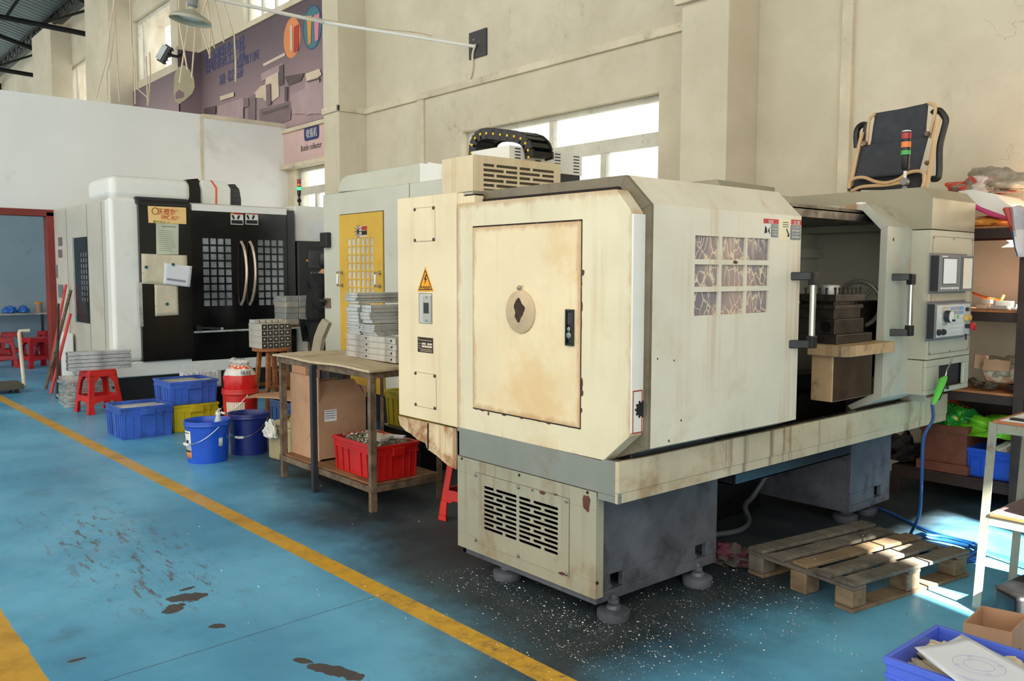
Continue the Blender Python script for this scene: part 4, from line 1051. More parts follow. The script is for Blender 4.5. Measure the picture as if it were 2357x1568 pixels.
# saddle guard (tan box), cross slide, tool post
xs = -2.62
sA = P(1866,818,'X',xs); sB = P(1916,925,'X',xs)
sx_l = P(1866,870,'Y',sA.y)
g = MB(); y0s, y1s = P(1868,870,'X',xs).y, 0
ysf = 4.18
gL, gR = P(1866,870,'Y',ysf), P(1917,870,'Y',ysf)
zt_ = P(1890,818,'Y',ysf).z; zb_ = P(1890,924,'Y',ysf).z
g.hexa([(gL.x,ysf,zb_),(gR.x,ysf,zb_),(gR.x,ysf+.42,zb_),(gL.x,ysf+.42,zb_)], [(gL.x,ysf,zt_),(gR.x,ysf,zt_),(gR.x,ysf+.42,zt_),(gL.x,ysf+.42,zt_)])
sgd = g.build('saddle_guard', M_tan, LB, bevel=.006)
g = MB(); g.box(gR.x-.001, gR.x+.0015, ysf+.004, ysf+.416, zb_+.004, zt_-.004); g.build('greasy_side', paint('brown_black_grease', (66,46,34), .35, var=.2, vs=4, dirt=(124,92,58), da=.35, ds=3), sgd)
tL, tR = P(1858,800,'Y',ysf-.03), P(1950,800,'Y',ysf-.03); zt2 = P(1890,794,'Y',ysf-.03).z
g = MB(); g.prism([(tL.x,ysf-.03),(tR.x-.03,ysf-.03),(tR.x,ysf+.02),(tR.x,ysf+.5),(tL.x,ysf+.5)], 'Z', zt_, zt2); g.build('slide_cover', M_tan, LB, bevel=.004)
tpx0, tpx1 = P(1862,740,'Y',ysf+.05).x, P(1922,740,'Y',ysf+.05).x
def zy(py): return P(1900, py, 'Y', ysf+.05).z
g = MB(); g.box(tpx0-.1, tpx1+.02, ysf+.04, ysf+.42, zt2, zy(770)); g.box(tpx0-.1, tpx1, ysf+.05, ysf+.36, zy(770), zy(735))
g.box(tpx0-.1, tpx1-.01, ysf+.06, ysf+.34, zy(735), zy(702)); tp = g.build('tool_post', M_tool, LB, bevel=.004)
g = MB(); g.box(tpx0-.11, tpx1+.005, ysf+.045, ysf+.36, zy(694), zy(678)); g.box(tpx0-.11, tpx1, ysf+.05, ysf+.35, zy(712), zy(703)); g.box(tpx0-.08, tpx1-.03, ysf+.09, ysf+.31, zy(703), zy(694)); g.build('tool_clamp', M_tool, tp, bevel=.003)
g = MB(); g.lathe([(.055,0),(.052,.045),(.045,.05)], (tpx0+.06, ysf+.15, zy(678)), 26); g.build('clamp_cap', M_alu_rough, tp, smooth=True)
g = MB()
for k in range(7):
    yy = ysf+.065+k*.045
    g.lathe([(.0055,0),(.0055,.028),(.008,.028),(.008,.042)], (tpx1-.012, yy, zy(680)), 6); g.lathe([(.006,0),(.006,-.022)], (tpx1-.012, yy, zy(702)), 8)
for k in range(4):
    xx = tpx0-.03+k*.04
    g.lathe([(.0055,0),(.0055,.026),(.008,.026),(.008,.04)], (xx, ysf+.062, zy(680)), 6); g.lathe([(.006,0),(.006,-.022)], (xx, ysf+.062, zy(702)), 8)
g.build('clamp_bolts', M_tool, tp)
g = MB(); g.lathe([(.030,-.004),(.030,.0)], (tpx1-.05, ysf+.05, zy(752)), 24, 'Y'); g.build('round_cap', M_soot, tp)
# tailstock with handwheel
hc = P(1976,700,'Y',4.72); hr = (P(1976,648,'Y',4.72).z-P(1976,752,'Y',4.72).z)/2
g = MB()
pts = [(hc.x+hr*math.cos(a), 4.72, hc.z+hr*math.sin(a)) for a in [2*math.pi*k/36 for k in range(37)]]
g.tube(pts, .013, 8)
for k in range(3):
    a = R(50+120*k); g.tube([(hc.x, 4.72, hc.z), (hc.x+hr*math.cos(a), 4.72, hc.z+hr*math.sin(a))], .010, 6)
g.lathe([(.03,-.03),(.03,.05)], (hc.x, 4.72, hc.z), 16, 'Y'); g.build('tailstock_handwheel', paint('handwheel_grey', (104,102,92), .4, .3), LB, smooth=True)
g = MB(); g.box(hc.x-.13, hc.x+.05, 4.6, 4.9, .9, hc.z+.02); g.box(hc.x-.06, hc.x+.07, 4.5, 4.62, P(1960,810,'Y',4.6).z-.05, P(1960,742,'Y',4.6).z); g.build('tailstock', M_soot, LB, bevel=.01)
g = MB(); a = P(1830,850,'X',-2.72); g.box(-2.9, -2.6, YR-.25, YR+.06, .86, .98); g.box(-2.86,-2.66, YR-.2, YR+.02, .98, 1.12); g.build('chuck_guard', M_tool, LB, bevel=.01)
# ================================================================== VERTICAL MACHINING CENTRE (back left)
M_vw = paint('machine_white_gloss', (238,237,230), .32, var=.015, vs=1.5, dirt=(214,206,186), da=.25, ds=2)
M_vs = paint('machine_side_beige', (202,198,184), .4, var=.03, vs=1.5, dirt=(184,172,148), da=.3, ds=1.6)
M_vb = paint('machine_gloss_black', (14,14,16), .2, var=.05, vs=1)
YV, XV = 2.95, -10.4
VM = thing('machining_centre', 'big white and black vertical machining centre with papers on its black front, back left', 'milling machine', (-11.2, 4.0, 0))
def polyY(nm, pts, y, depth, mat, par, bevel=0.0, smooth=False):
    g = MB(); g.prism(pq(pts, y), 'Y', y, y+depth); return g.build(nm, mat, par, bevel=bevel)
def polyX(nm, pts, x, depth, mat, par, bevel=0.0):
    g = MB(); g.prism(pq(pts, x, 'X'), 'X', x-depth, x); return g.build(nm, mat, par, bevel=bevel)
zs = P(258,453,'X',XV).z
g = MB(); g.box(XW+.02, XV-.10, YV, 5.2, .34, zs-.01); sd = g.build('side_panel', M_vs, VM, bevel=.02)
# black plinth
g = MB(); g.box(XW+.05, XV-.03, YV+.04, 5.25, 0, .36); g.build('plinth', paint('plinth_black', (26,26,28), .5), VM)
# white front column and base band
zb1 = P(262,836,'X',XV).z; zb0 = P(262,872,'X',XV).z
ycol = P(327,650,'X',XV).y; yfr = P(679,650,'X',XV).y
g = MB(); g.box(XV-.22, XV, YV-.005, ycol+.01, zb1+.004, zs); g.build('front_column', M_vw, VM, bevel=.05, segs=4)
g = MB(); g.box(XV-.22, XV+.005, YV-.008, yfr+.25, zb0, zb1); g.build('base_band', M_vw, VM, bevel=.02)
# rounded head cover
xh = P(198,430,'Y',YV).x; zh = P(258,401,'X',XV).z; yh = P(441,440,'X',XV).y
g = MB(); g.box(xh, XV-.01, YV+.01, yh, zs-.02, zh); g.build('head_cover', M_vw, VM, bevel=.085, segs=5)
# side window
q0, q1 = P(171,548,'Y',YV), P(208,748,'Y',YV)
zt_, zb_ = P(190,546,'Y',YV).z, P(190,742,'Y',YV).z
g = MB(); g.box(q0.x-.06, q0.x, YV-.012, YV+.001, zb_-.01, zt_+.01); g.build('window_trim', M_alu, sd)
cs = []
nw, nh = 3, 9
ux0 = q0.x+(q1.x-q0.x)*.42; ux1 = q1.x-.01
for i in range(nw):
    for j in range(nh):
        a = ux0+(ux1-ux0)*i/nw; zz = zt_-(zt_-zb_)*(.18+.065*j)
        cs.append((a+.03, a+(ux1-ux0)/nw-.02, zz-(zt_-zb_)*.048, zz))
g = MB(); g.grid_plate(q0.x, q1.x, zb_, zt_, cs, 'Y', YV-.01, YV+.001); g.build('window_grille', M_vb, sd)
M_vglass = paint('reflecting_glass', (150,156,160), .15, .2, var=.25, vs=1.3)
g = MB(); g.box(q0.x+.02, q1.x-.02, YV-.004, YV+.0008, zb_+.05, zt_-.05); g.build('window_pane', M_vglass, sd)
g = MB()
for xx in (156, 203, 237): c = P(xx, 600, 'Y', YV); g.box(c.x-.006, c.x+.006, YV-.002, YV, .36, zs-.03)
g.build('panel_seams', M_flange, sd)
g = MB()
for (a, b, c_, d_) in ((134,144,547,566),(134,144,575,593)): 
    p0, p1 = P(a,c_,'Y',YV), P(b,d_,'Y',YV); g.box(p0.x, p1.x, YV-.003, YV, p1.z, p0.z)
g.build('label_prints', M_mauve2, sd)
g = MB(); p0, p1 = P(137,655,'Y',YV), P(147,685,'Y',YV); g.box(p0.x, p1.x, YV-.02, YV, p1.z, p0.z); p0, p1 = P(131,610,'Y',YV), P(134,639,'Y',YV); g.box(p0.x, p1.x, YV-.02, YV, p1.z, p0.z); g.build('side_vents', M_grey_pl, sd)
# black column with canopy
XC2 = XV+.05
bcz = P(380,830,'X',XC2).z
g = MB(); y0, y1 = P(322,600,'X',XC2).y, P(441,600,'X',XC2).y; g.box(XV-.2, XC2, y0, y1, bcz, P(380,462,'X',XC2).z); bc = g.build('black_column', M_vb, VM, bevel=.006)
a = P(318,452,'X',XC2+.1); g = MB(); zc_ = P(380,459,'X',XC2+.1).z
g.hexa([(XV-.2,y0-.02,zc_-.05),(XC2+.02,y0-.02,zc_-.07),(XC2+.02,y1,zc_-.07),(XV-.2,y1,zc_-.05)], [(XV-.2,y0-.02,zc_+.03),(XC2-.05,y0-.02,zc_+.03),(XC2-.05,y1,zc_+.03),(XV-.2,y1,zc_+.03)]); g.build('column_canopy', M_dark, VM, bevel=.02)
g = MB(); c0_ = P(322,650,'X',XC2).y; g.box(XC2-.03, XC2+.012, c0_-.02, c0_+.02, P(322,752,'X',XC2).z, P(322,650,'X',XC2).z); g.build('cable_channel', M_alu, bc)
# doors
XDo = XV-.0
def vrect(nm, px0, px1, py0, py1, x, th, mat, par, bevel=0, ym=None):
    ym = ym or (py0+py1)/2; xm = (px0+px1)/2
    y0 = P(px0, ym, 'X', x).y; y1 = P(px1, ym, 'X', x).y; z1 = P(xm, py0, 'X', x).z; z0 = P(xm, py1, 'X', x).z
    g = MB(); g.box(x-th, x, y0, y1, z0, z1); return g.build(nm, mat, par, bevel=bevel), (y0, y1, z0, z1)
vrect('top_rail', 441, 660, 475, 490, XV+.02, .3, M_vw, VM, .006)
ap, _ = vrect('front_apron', 441, 683, 762, 824, XV+.01, .2, M_vb, VM, .004)
def vdoor(px0, px1, gx0, gx1, gy0, gy1):
    ym = 620; y0 = P(px0, ym, 'X', XDo).y; y1 = P(px1, ym, 'X', XDo).y; z1 = P((px0+px1)/2, 489, 'X', XDo).z; z0 = P((px0+px1)/2, 763, 'X', XDo).z
    gy = [P(gx0, ym, 'X', XDo).y, P(gx1, ym, 'X', XDo).y]; gz = [P((gx0+gx1)/2, gy1, 'X', XDo).z, P((gx0+gx1)/2, gy0, 'X', XDo).z]
    h_ = []
    for i in range(4):
        for j in range(9):
            wy, hz_ = (gy[1]-gy[0])/4, (gz[1]-gz[0])/9
            h_.append((gy[0]+wy*i+wy*.1, gy[0]+wy*(i+1)-wy*.1, gz[0]+hz_*j+hz_*.1, gz[0]+hz_*(j+1)-hz_*.1))
    g = MB(); g.grid_plate(y0, y1-.004, z0, z1, h_, 'X', XDo-.03, XDo); d_ = g.build('sliding_door', M_vb, VM)
    g = MB(); g.box(XDo-.028, XDo-.012, gy[0]-.01, gy[1]+.01, gz[0]-.01, gz[1]+.01); g.build('window_pane', M_vglass, d_)
    return d_
dA = vdoor(441, 564, 466, 535, 547, 706); dB = vdoor(564, 663, 593, 655, 551, 704)
vrect('door_pillar', 663, 680, 485, 770, XV+.01, .3, M_vb, VM)
M_hand = paint('champagne_handle', (206,184,166), .25, .7)
for px, d_ in ((553, dA), (573, dB)):
    pts = []
    for k in range(13):
        t_ = k/12; py = 556+146*t_; bow = math.sin(math.pi*t_)**.6
        q_ = P(px+2, py, 'X', XV+.01); pts.append((XV+.01+.10*bow, q_.y+.03*bow, q_.z))
    g = MB(); g.tube(pts, .018, 10); g.build('door_handle', M_hand, d_, smooth=True)
for k, px in enumerate((531, 565)):
    s_, (y0, y1, z0, z1) = vrect('warning_sticker', px, px+29, 488, 517, XV+.003, .002, M_w, (dA, dB)[k])
    g = MB(); g.box(XV+.003, XV+.004, y0, y1, z1-(z1-z0)*.2, z1-(z1-z0)*.03); g.build('sticker_heading', M_redp, s_)
    g = MB(); g.box(XV+.003, XV+.004, y0+.008, y1-.008, z0+(z1-z0)*.05, z0+(z1-z0)*.35)
    for q_ in (.2, .62): g.obox((XV+.0035, y0+(y1-y0)*q_, z0+(z1-z0)*.58), (.001, (y1-y0)*.16, (z1-z0)*.34), (R(25 if q_ < .5 else -25),0,0))
    g.build('sticker_print', M_ink, s_)
    g = MB(); g.box(XV+.003, XV+.0042, y0, y0+(y1-y0)*.25, z1-(z1-z0)*.2, z1); g.build('sticker_corner', M_yelp, s_)
# chrome rail over the apron
ra_, rb_ = P(447,765,'X',XV+.06), P(690,752,'X',XV+.06)
g = MB(); g.tube([(XV+.06, ra_.y, ra_.z), (XV+.06, rb_.y, ra_.z)], .014, 8); g.build('apron_rail', M_alu, VM, smooth=True)
# spindle cover with orange stripe, black neck and bellows
XS2 = -10.85
polyX('spindle_neck', [(430,475),(430,413),(455,411),(470,430),(470,475)], XS2, .6, M_vb, VM)
sc_ = polyX('spindle_cover', [(466,478),(466,436),(462,420),(466,414),(522,420),(532,434),(532,480)], XS2+.06, .5, M_vw, VM, bevel=.02)
polyX('spindle_stripe', [(496,478),(496,434),(484,415),(488,415),(500,432),(500,478)], XS2+.066, .01, paint('orange_stripe', (228,106,56), .4), sc_)
polyX('bellows', [(529,482),(529,424),(541,424),(551,437),(555,460),(555,482)], XS2+.03, .5, M_vb, VM)
g = MB(); 
for k in range(5):
    p0, p1 = P(532,430+k*11,'X',XS2+.034), P(553-(3 if k == 0 else 0),433+k*11,'X',XS2+.034); g.box(XS2+.03, XS2+.036, p0.y, p1.y, p1.z-.006, p1.z)
g.build('bellows_folds', M_anthr, VM)
vrect('top_duct', 553, 656, 476, 488, XV-.4, .3, M_vs, VM)
# right-hand cabinet and console
XK = XV-.12
yk0 = P(680,600,'X',XK).y
g = MB(); g.box(XK-.6, XK, yk0, yk0+.75, .3, P(700,474,'X',XK).z); cb = g.build('control_cabinet', M_vw, VM, bevel=.03, segs=3)
g = MB(); a, b = P(707,507,'X',XK+.002), P(745,551,'X',XK+.002); g.box(XK, XK+.003, a.y, b.y, b.z, a.z); g.build('instruction_sheet', M_paper, cb)
XK2 = XK+.14
g = MB(); a, b = P(686,553,'X',XK2), P(775,700,'X',XK2); y_a = P(686,620,'X',XK2).y; y_b = y_a+.62
g.box(XK-.02, XK2, y_a, y_b, P(715,735,'X',XK2).z, P(715,555,'X',XK2).z); co = g.build('control_console', M_anthr, VM, bevel=.02)
g = MB(); a = P(709,577,'X',XK2); b = P(745,618,'X',XK2); g.box(XK2, XK2+.012, a.y, a.y+.30, b.z, a.z); g.build('console_screen', paint('console_glass', (60,64,70), .15), co, bevel=.004)
g = MB(); a = P(708,600,'X',XK2); g.lathe([(.015,0),(.015,.01)], (XK2, a.y-.01, a.z), 14, 'X'); g.build('console_button', M_yelp, co)
g = MB(); a = P(711,628,'X',XK2); 
for k in range(5): g.lathe([(.012,0),(.012,.006)], (XK2, a.y+.03+k*.045, a.z), 10, 'X')
g.build('console_keys', M_grey_pl, co)
g = MB(); a, b = P(709,640,'X',XK2), P(740,690,'X',XK2); g.box(XK2, XK2+.008, a.y, a.y+.3, b.z, a.z); g.build('console_keypad', M_vb, co, bevel=.003)
# its signal tower
pt = P(689,470,'X',XK-.1)
def zt3(py): return P(689, py, 'X', XK-.1).z
g = MB(); g.lathe([(.012, zt3(476)),(.012, zt3(452))], (pt.x, pt.y, 0), 8); g.lathe([(.02,zt3(466)),(.03,zt3(462)),(.02,zt3(457))], (pt.x,pt.y,0), 10); g.lathe([(.014,zt3(453)),(.024,zt3(447)),(.026,zt3(437))], (pt.x,pt.y,0), 12); tw = g.build('signal_tower', M_black, VM)
g = MB(); g.lathe([(.027,zt3(438)),(.027,zt3(431))], (pt.x,pt.y,0), 14); g.build('green_lens', emit('lit_green_lens', (60,230,130), 1.6), tw)
g = MB(); g.lathe([(.027,zt3(429)),(.027,zt3(423))], (pt.x,pt.y,0), 14); g.build('amber_lens', paint('lens_orange', (240,132,52), .25), tw)
g = MB(); g.lathe([(.027,zt3(421)),(.027,zt3(414))], (pt.x,pt.y,0), 14); g.build('red_lens', paint('lens_red', (178,44,50), .25), tw)
g = MB(); g.lathe([(.0262,zt3(431)),(.0262,zt3(413))], (pt.x,pt.y,0), 14); g.build('tower_core', M_black, tw)
# name plate and papers on the black column
XN = XC2+.004
def sheet(nm, label, cat, pts, mat, x, th=.003, group=None, par=None):
    g = MB(); g.prism([(P(a, b, 'X', x).y, P(a, b, 'X', x).z) for a, b in pts], 'X', x-th, x)
    if par: return g.build(nm, mat, par)
    o_ = g.build(nm, mat); tag(o_, label, cat, group); return o_
np_ = thing('maker_plate', 'orange maker plate reading VMC-850L on the black machine column', 'sign', (XN, 3.6, P(384,516,'X',XN).z))
M_npl = paint('pale_orange_plate', (250,208,136), .4, var=.03)
sheet('plate_board', None, None, [(340,474),(428,478),(429,516),(342,513)], M_npl, XN, par=np_)
e1 = P(362,493,'X',XN+.002); e2 = P(419,493,'X',XN+.002)
text('天樱数控', 'lettering', M_red_ink, np_, (XN+.002, e1.y, e1.z), (0,1,-.04), (0,0,1), .085, width=e2.y-e1.y)
e1 = P(370,505,'X',XN+.002); e2 = P(415,505,'X',XN+.002)
text('VMC-850L', 'lettering', M_red_ink, np_, (XN+.002, e1.y, e1.z), (0,1,-.04), (0,0,1), .07, width=e2.y-e1.y)
e1 = P(352,512,'X',XN+.002); e2 = P(422,512,'X',XN+.002)
text('服务热线: 400-880-8811', 'lettering', paint('green_ink', (90,140,70), .6), np_, (XN+.002, e1.y, e1.z), (0,1,-.04), (0,0,1), .03, width=e2.y-e1.y)
g = MB(); c = P(357,486,'X',XN+.002); pts = [(XN+.002, c.y+.035*math.cos(a), c.z+.038*math.sin(a)) for a in [2*math.pi*k/20 for k in range(21)]]; g.tube(pts, .004, 5); g.build('ring_emblem', paint('brown_ink', (110,86,40), .6), np_)
ns = thing('notice_board', 'pale green printed notice taped under the orange maker plate', 'notice', (XN, 3.6, P(384,585,'X',XN).z))
sheet('notice_sheet', None, None, [(359,514),(411,516),(411,586),(360,585)], paint('pale_green_paper', (204,208,186), .7), XN+.003, par=ns)
g = MB()
for k in range(11):
    p0, p1 = P(366,531+k*4.6,'X',XN+.004), P(396+(k*37)%9,531+k*4.6,'X',XN+.004); g.box(XN+.003, XN+.004, p0.y, p1.y, p0.z-.003, p0.z+.003)
p0, p1 = P(372,521,'X',XN+.004), P(406,521,'X',XN+.004); g.box(XN+.003, XN+.004, p0.y, p1.y, p0.z-.008, p0.z+.006)
g.build('notice_print', paint('faded_print', (150,156,138), .7), ns)
def paper(label, pts, mat, x, mag=None, bar=None, seed=0):
    o_ = thing('pinned_paper', label, 'paper', (x, P(*pts[0],'X',x).y, P(*pts[-1],'X',x).z))
    g = MB(); q_ = [P(a, b, 'X', x) for a, b in pts]
    n = 8
    grid = []
    for i in range(n+1):
        row = []
        for j in range(n+1):
            u, w_ = i/n, j/n
            p_ = (q_[0]*(1-u)+q_[1]*u)*(1-w_)+(q_[3]*(1-u)+q_[2]*u)*w_
            p_ = p_.copy(); p_.x += .012*abs(mnoise.noise(Vector((u*2.5, w_*2.5, seed))))+.001
            row.append(g.b.verts.new(p_))
        grid.append(row)
    for i in range(n):
        for j in range(n): g.b.faces.new((grid[i][j], grid[i+1][j], grid[i+1][j+1], grid[i][j+1]))
    ob = g.build('sheet', mat, o_, smooth=True); sm = ob.modifiers.new('thick', 'SOLIDIFY'); sm.thickness = .0015
    if mag: 
        c = P(*mag, 'X', x+.02); g = MB(); g.lathe([(.018,0),(.018,.012)], (x+.008, c.y, c.z), 12, 'X'); g.build('magnet', paint('teal_magnet', (30,96,96), .4), o_)
    if bar:
        g = MB(); g.prism([(P(a, b, 'X', x+.016).y, P(a, b, 'X', x+.016).z) for a, b in bar], 'X', x+.014, x+.016); g.build('printed_bar', paint('grey_print', (150,150,158), .6), o_)
    return o_
paper('aged yellow double sheet pinned across the black machine column', [(325,584),(430,588),(432,658),(326,653)], M_old_paper, XN+.004, mag=(337,615), seed=1)
paper('white sheet with a grey bar pinned over the aged yellow sheet', [(378,606),(442,613),(437,661),(376,654)], M_paper, XN+.02, mag=(399,609), bar=[(384,640),(427,646),(427,650),(384,644)], seed=2)
paper('lowest aged sheet with ragged edge pinned on black machine column', [(355,655),(409,657),(411,725),(357,728)], M_old_paper, XN+.006, mag=(385,700), seed=3)
# hammer-like tool resting on the rail
hm = thing('mallet', 'black handled mallet lying on the silver rail of the black apron', 'tool', (XV+.06, P(470,757,'X',XV+.06).y, ra_.z+.014))
a, b = P(457,753,'X',XV+.06), P(508,757,'X',XV+.06); hz_ = ra_.z+.014
g = MB(); g.tube([(XV+.06,a.y,hz_+.035),(XV+.06,b.y,hz_+.016)], .014, 8); g.build('mallet_grip', M_anthr, hm, smooth=True)
g = MB(); g.tube([(XV+.02,a.y,hz_+.035),(XV+.10,a.y,hz_+.035)], .035, 12); g.build('mallet_head', M_black, hm, smooth=True)
g = MB(); g.tube([(XV+.06,b.y,hz_+.016),(XV+.06,b.y+.03,hz_+.016)], .016, 8); g.build('mallet_cap', M_alu, hm)

# ================================================================== WHITE MACHINE WITH YELLOW DOOR
Y2 = 4.5
M_m2 = paint('machine_pale_grey_green', (206,206,190), .42, var=.025, vs=1.4, dirt=(190,180,150), da=.3, ds=2.2)
MM = thing('milling_cabinet', 'pale grey machine enclosure with yellow grid door behind the work table', 'milling machine', (-7, 5.3, 0))
x0, x1 = P(745,600,'Y',Y2).x, P(1092,380,'Y',Y2).x
zt_, zb_ = P(900,427.5,'Y',Y2).z, P(780,886,'Y',Y2).z
g = MB(); g.box(x0, x1, Y2, 6.1, zb_, zt_); bd = g.build('enclosure', M_m2, MM, bevel=.012)
g = MB(); g.box(x0+.1, x1-.02, Y2+.1, 6.0, 0, zb_); g.build('plinth', M_dark, MM)
g = MB(); c = P(943,500,'Y',Y2); g.box(c.x-.004, c.x+.004, Y2-.002, Y2, zt_-.5, zt_); g.build('seam', M_flange, bd)
dz1, dz0 = P(834,491,'Y',Y2).z, P(834,900,'Y',Y2).z
dx0, dx1 = P(785,640,'Y',Y2).x, P(884,640,'Y',Y2).x
gx0, gx1 = P(802,640,'Y',Y2).x, P(864,640,'Y',Y2).x; gz1 = P(834,547,'Y',Y2).z; gz0 = P(834,719,'Y',Y2).z
hs = []
for i in range(6):
    for j in range(9):
        w_, h_ = (gx1-gx0)/6, (gz1-gz0)/9; hs.append((gx0+w_*i+w_*.17, gx0+w_*(i+1)-w_*.17, gz0+h_*j+h_*.08, gz0+h_*(j+1)-h_*.08))
M_yd = paint('yellow_door_enamel', (222,178,64), .42, var=.04, vs=2, dirt=(170,126,44), da=.3, ds=3)
g = MB(); g.grid_plate(dx0, dx1, dz0, dz1, hs, 'Y', Y2-.014, Y2-.001); yd = g.build('yellow_door', M_yd, MM)
g = MB(); g.box(dx0-.008, dx1+.008, Y2-.001, Y2+.001, dz0-.008, dz1+.008); g.build('door_gap', M_gap, bd)
g = MB(); g.box(gx0, gx1, Y2-.006, Y2-.002, gz0, gz1); g.build('window_pane', paint('frosted_grey_pane', (206,208,206), .3, var=.1, vs=2), yd)
for (a, b, c_, d_) in ((788,789,627,657),(875,876,628,659)):
    p0, p1 = P(a, c_, 'Y', Y2-.014), P(a, d_, 'Y', Y2-.014)
    g = MB(); g.tube([(p0.x,Y2-.014,p0.z),(p0.x,Y2-.07,p0.z),(p0.x+.02,Y2-.085,p0.z-.02),(p0.x+.02,Y2-.085,p1.z+.02),(p0.x,Y2-.07,p1.z),(p0.x,Y2-.014,p1.z)], .011, 8); g.lathe([(.022,0),(.022,-.01)], (p0.x, Y2-.014, p0.z), 12, 'Y'); g.lathe([(.022,0),(.022,-.01)], (p0.x, Y2-.014, p1.z), 12, 'Y'); g.build('door_handle', M_chrome, yd, smooth=True)
p0, p1 = P(818,521,'Y',Y2-.015), P(845,545,'Y',Y2-.015)
g = MB(); g.box(p0.x, p1.x, Y2-.016, Y2-.014, p1.z, p0.z); st = g.build('warning_sticker', M_creamp, yd)
g = MB(); g.box((p0.x+p1.x)/2+.01, p1.x, Y2-.0175, Y2-.016, p1.z+.02, p0.z-.05); g.box(p0.x+.04, p0.x+.09, Y2-.0175, Y2-.016, p1.z+.06, p0.z-.06)
for k in range(5): g.obox((p0.x+.05, Y2-.0168, (p0.z+p1.z)/2), (.13, .001, .008), (0, R(36*k), 0))
g.build('sticker_print', M_ink, st)
g = MB(); g.box((p0.x+p1.x)/2+.01, p1.x, Y2-.0178, Y2-.016, p0.z-.045, p0.z-.005); g.build('sticker_heading', M_redp, st)
p0, p1 = P(741,536,'Y',Y2-.03), P(757,570,'Y',Y2-.03); g = MB(); g.box(p0.x, p1.x, Y2-.06, Y2, p1.z, p0.z); g.build('hinge_block', M_black, MM, bevel=.01)
p0, p1 = P(741,686,'Y',Y2-.02), P(758,710,'Y',Y2-.02); g = MB(); g.box(p0.x+.02, p1.x, Y2-.01, Y2, p1.z, p0.z); la = g.build('latch_plate', M_rust, MM)
g = MB(); g.tube([(p0.x+.03,Y2-.01,p1.z+.03),(p0.x+.05,Y2-.06,p1.z+.08),(p0.x+.12,Y2-.05,p0.z-.03)], .018, 8); g.build('latch_knob', M_black, la, smooth=True)
# top covers
polyY('top_cover', [(777,443),(784,414),(797,404),(964,375),(964,425)], Y2+.3, .8, M_m2, MM, .01)
polyY('top_vent_box', [(965,424),(965,375),(984,377),(984,373),(1024,379),(1024,424)], Y2+.28, .8, M_vw, MM, .006)
# cream louvred box
lz1 = P(1092,355,'Y',Y2-.02).z; lx0 = P(1017,400,'Y',Y2-.02).x; lx1 = P(1092,400,'Y',Y2-.02).x; ly1 = P(1290,400,'X',lx1).y
lz0 = zt_-.14
g = MB(); g.box(lx0, lx1-.02, Y2-.02, ly1, lz0, lz1); lv = g.build('louvred_box', M_cream, MM, bevel=.004)
sy0, sy1 = P(1113,400,'X',lx1).y, P(1275,400,'X',lx1).y; sz1, sz0_ = P(1113,376,'X',lx1).z, P(1113,434,'X',lx1).z
hs = []
for i in range(6):
    h_ = (sz1-sz0_)/5
    for (s0, s1) in (A if i%2 == 0 else B_): hs.append((sy0+(sy1-sy0)*s0, sy0+(sy1-sy0)*s1, sz1-h_*i-h_*.55, sz1-h_*i))
g = MB(); g.grid_plate(Y2-.02, ly1, lz0, lz1, hs, 'X', lx1-.005, lx1); g.build('louvre_panel', M_cream, MM)
g = MB(); g.box(lx1-.018, lx1-.006, Y2+.02, ly1-.04, lz0+.02, lz1-.02); g.build('louvre_void', paint('brown_void', (84,74,56), .7), lv)
# white box with slits
Y3 = 5.0
wx = P(1172,360,'Y',Y3).x; wz1 = P(1172,334,'Y',Y3).z; wy1 = P(1340,380,'X',wx).y; wx0_ = P(1086,360,'Y',Y3).x; wz0 = P(1340,405,'X',wx).z
g = MB(); g.box(wx0_, wx, Y3, wy1, wz0, wz1); wb_ = g.build('slitted_box', M_vw, MM, bevel=.004)
g = MB()
for px in (1185, 1232, 1277, 1320):
    a, b = P(px, 380, 'X', wx), P(px+13, 380, 'X', wx)
    for k in range(7):
        z = P(px, 341+ (px-1185)*.14+k*7.2, 'X', wx).z; 
        if z > wz0+.02: g.box(wx-.001, wx+.0015, a.y, b.y, z-.007, z+.003)
g.build('slits', M_ink, wb_)
g = MB(); g.box(wx0_, wx-.01, Y3+.02, wy1-.02, zt_-.1, wz0+.001); g.build('box_stand', M_anthr, MM)
# drag chain
YC_ = 5.15
path = [P(a, b, 'Y', YC_) for a, b in ((1086,372),(1086,352),(1087,334),(1094,318),(1106,309),(1120,307),(1136,308),(1152,310),(1168,312),(1184,314),(1199,319),(1210,330),(1216,346),(1217,362))]
dc = None
g = MB(); dots = MB()
for i in range(len(path)-1):
    a, b = path[i], path[i+1]; c = (a+b)/2; d_ = b-a; ang = math.atan2(d_.z, d_.x)
    g.obox((c.x, YC_+.01, c.z), (d_.length*1.12, .02, .105), (0, -ang, 0)); g.obox((c.x, YC_+.25, c.z), (d_.length*1.12, .02, .105), (0, -ang, 0))
    g.obox((c.x, YC_+.13, c.z+.0), (d_.length*.7, .24, .085), (0, -ang, 0))
    dots.lathe([(.013,0),(.012,-.006)], (b.x, YC_-.001, b.z), 12, 'Y')
dc = g.build('cable_chain', M_black, MM, bevel=.004); dots.build('chain_studs', paint('yellow_stud', (236,196,40), .5), dc)
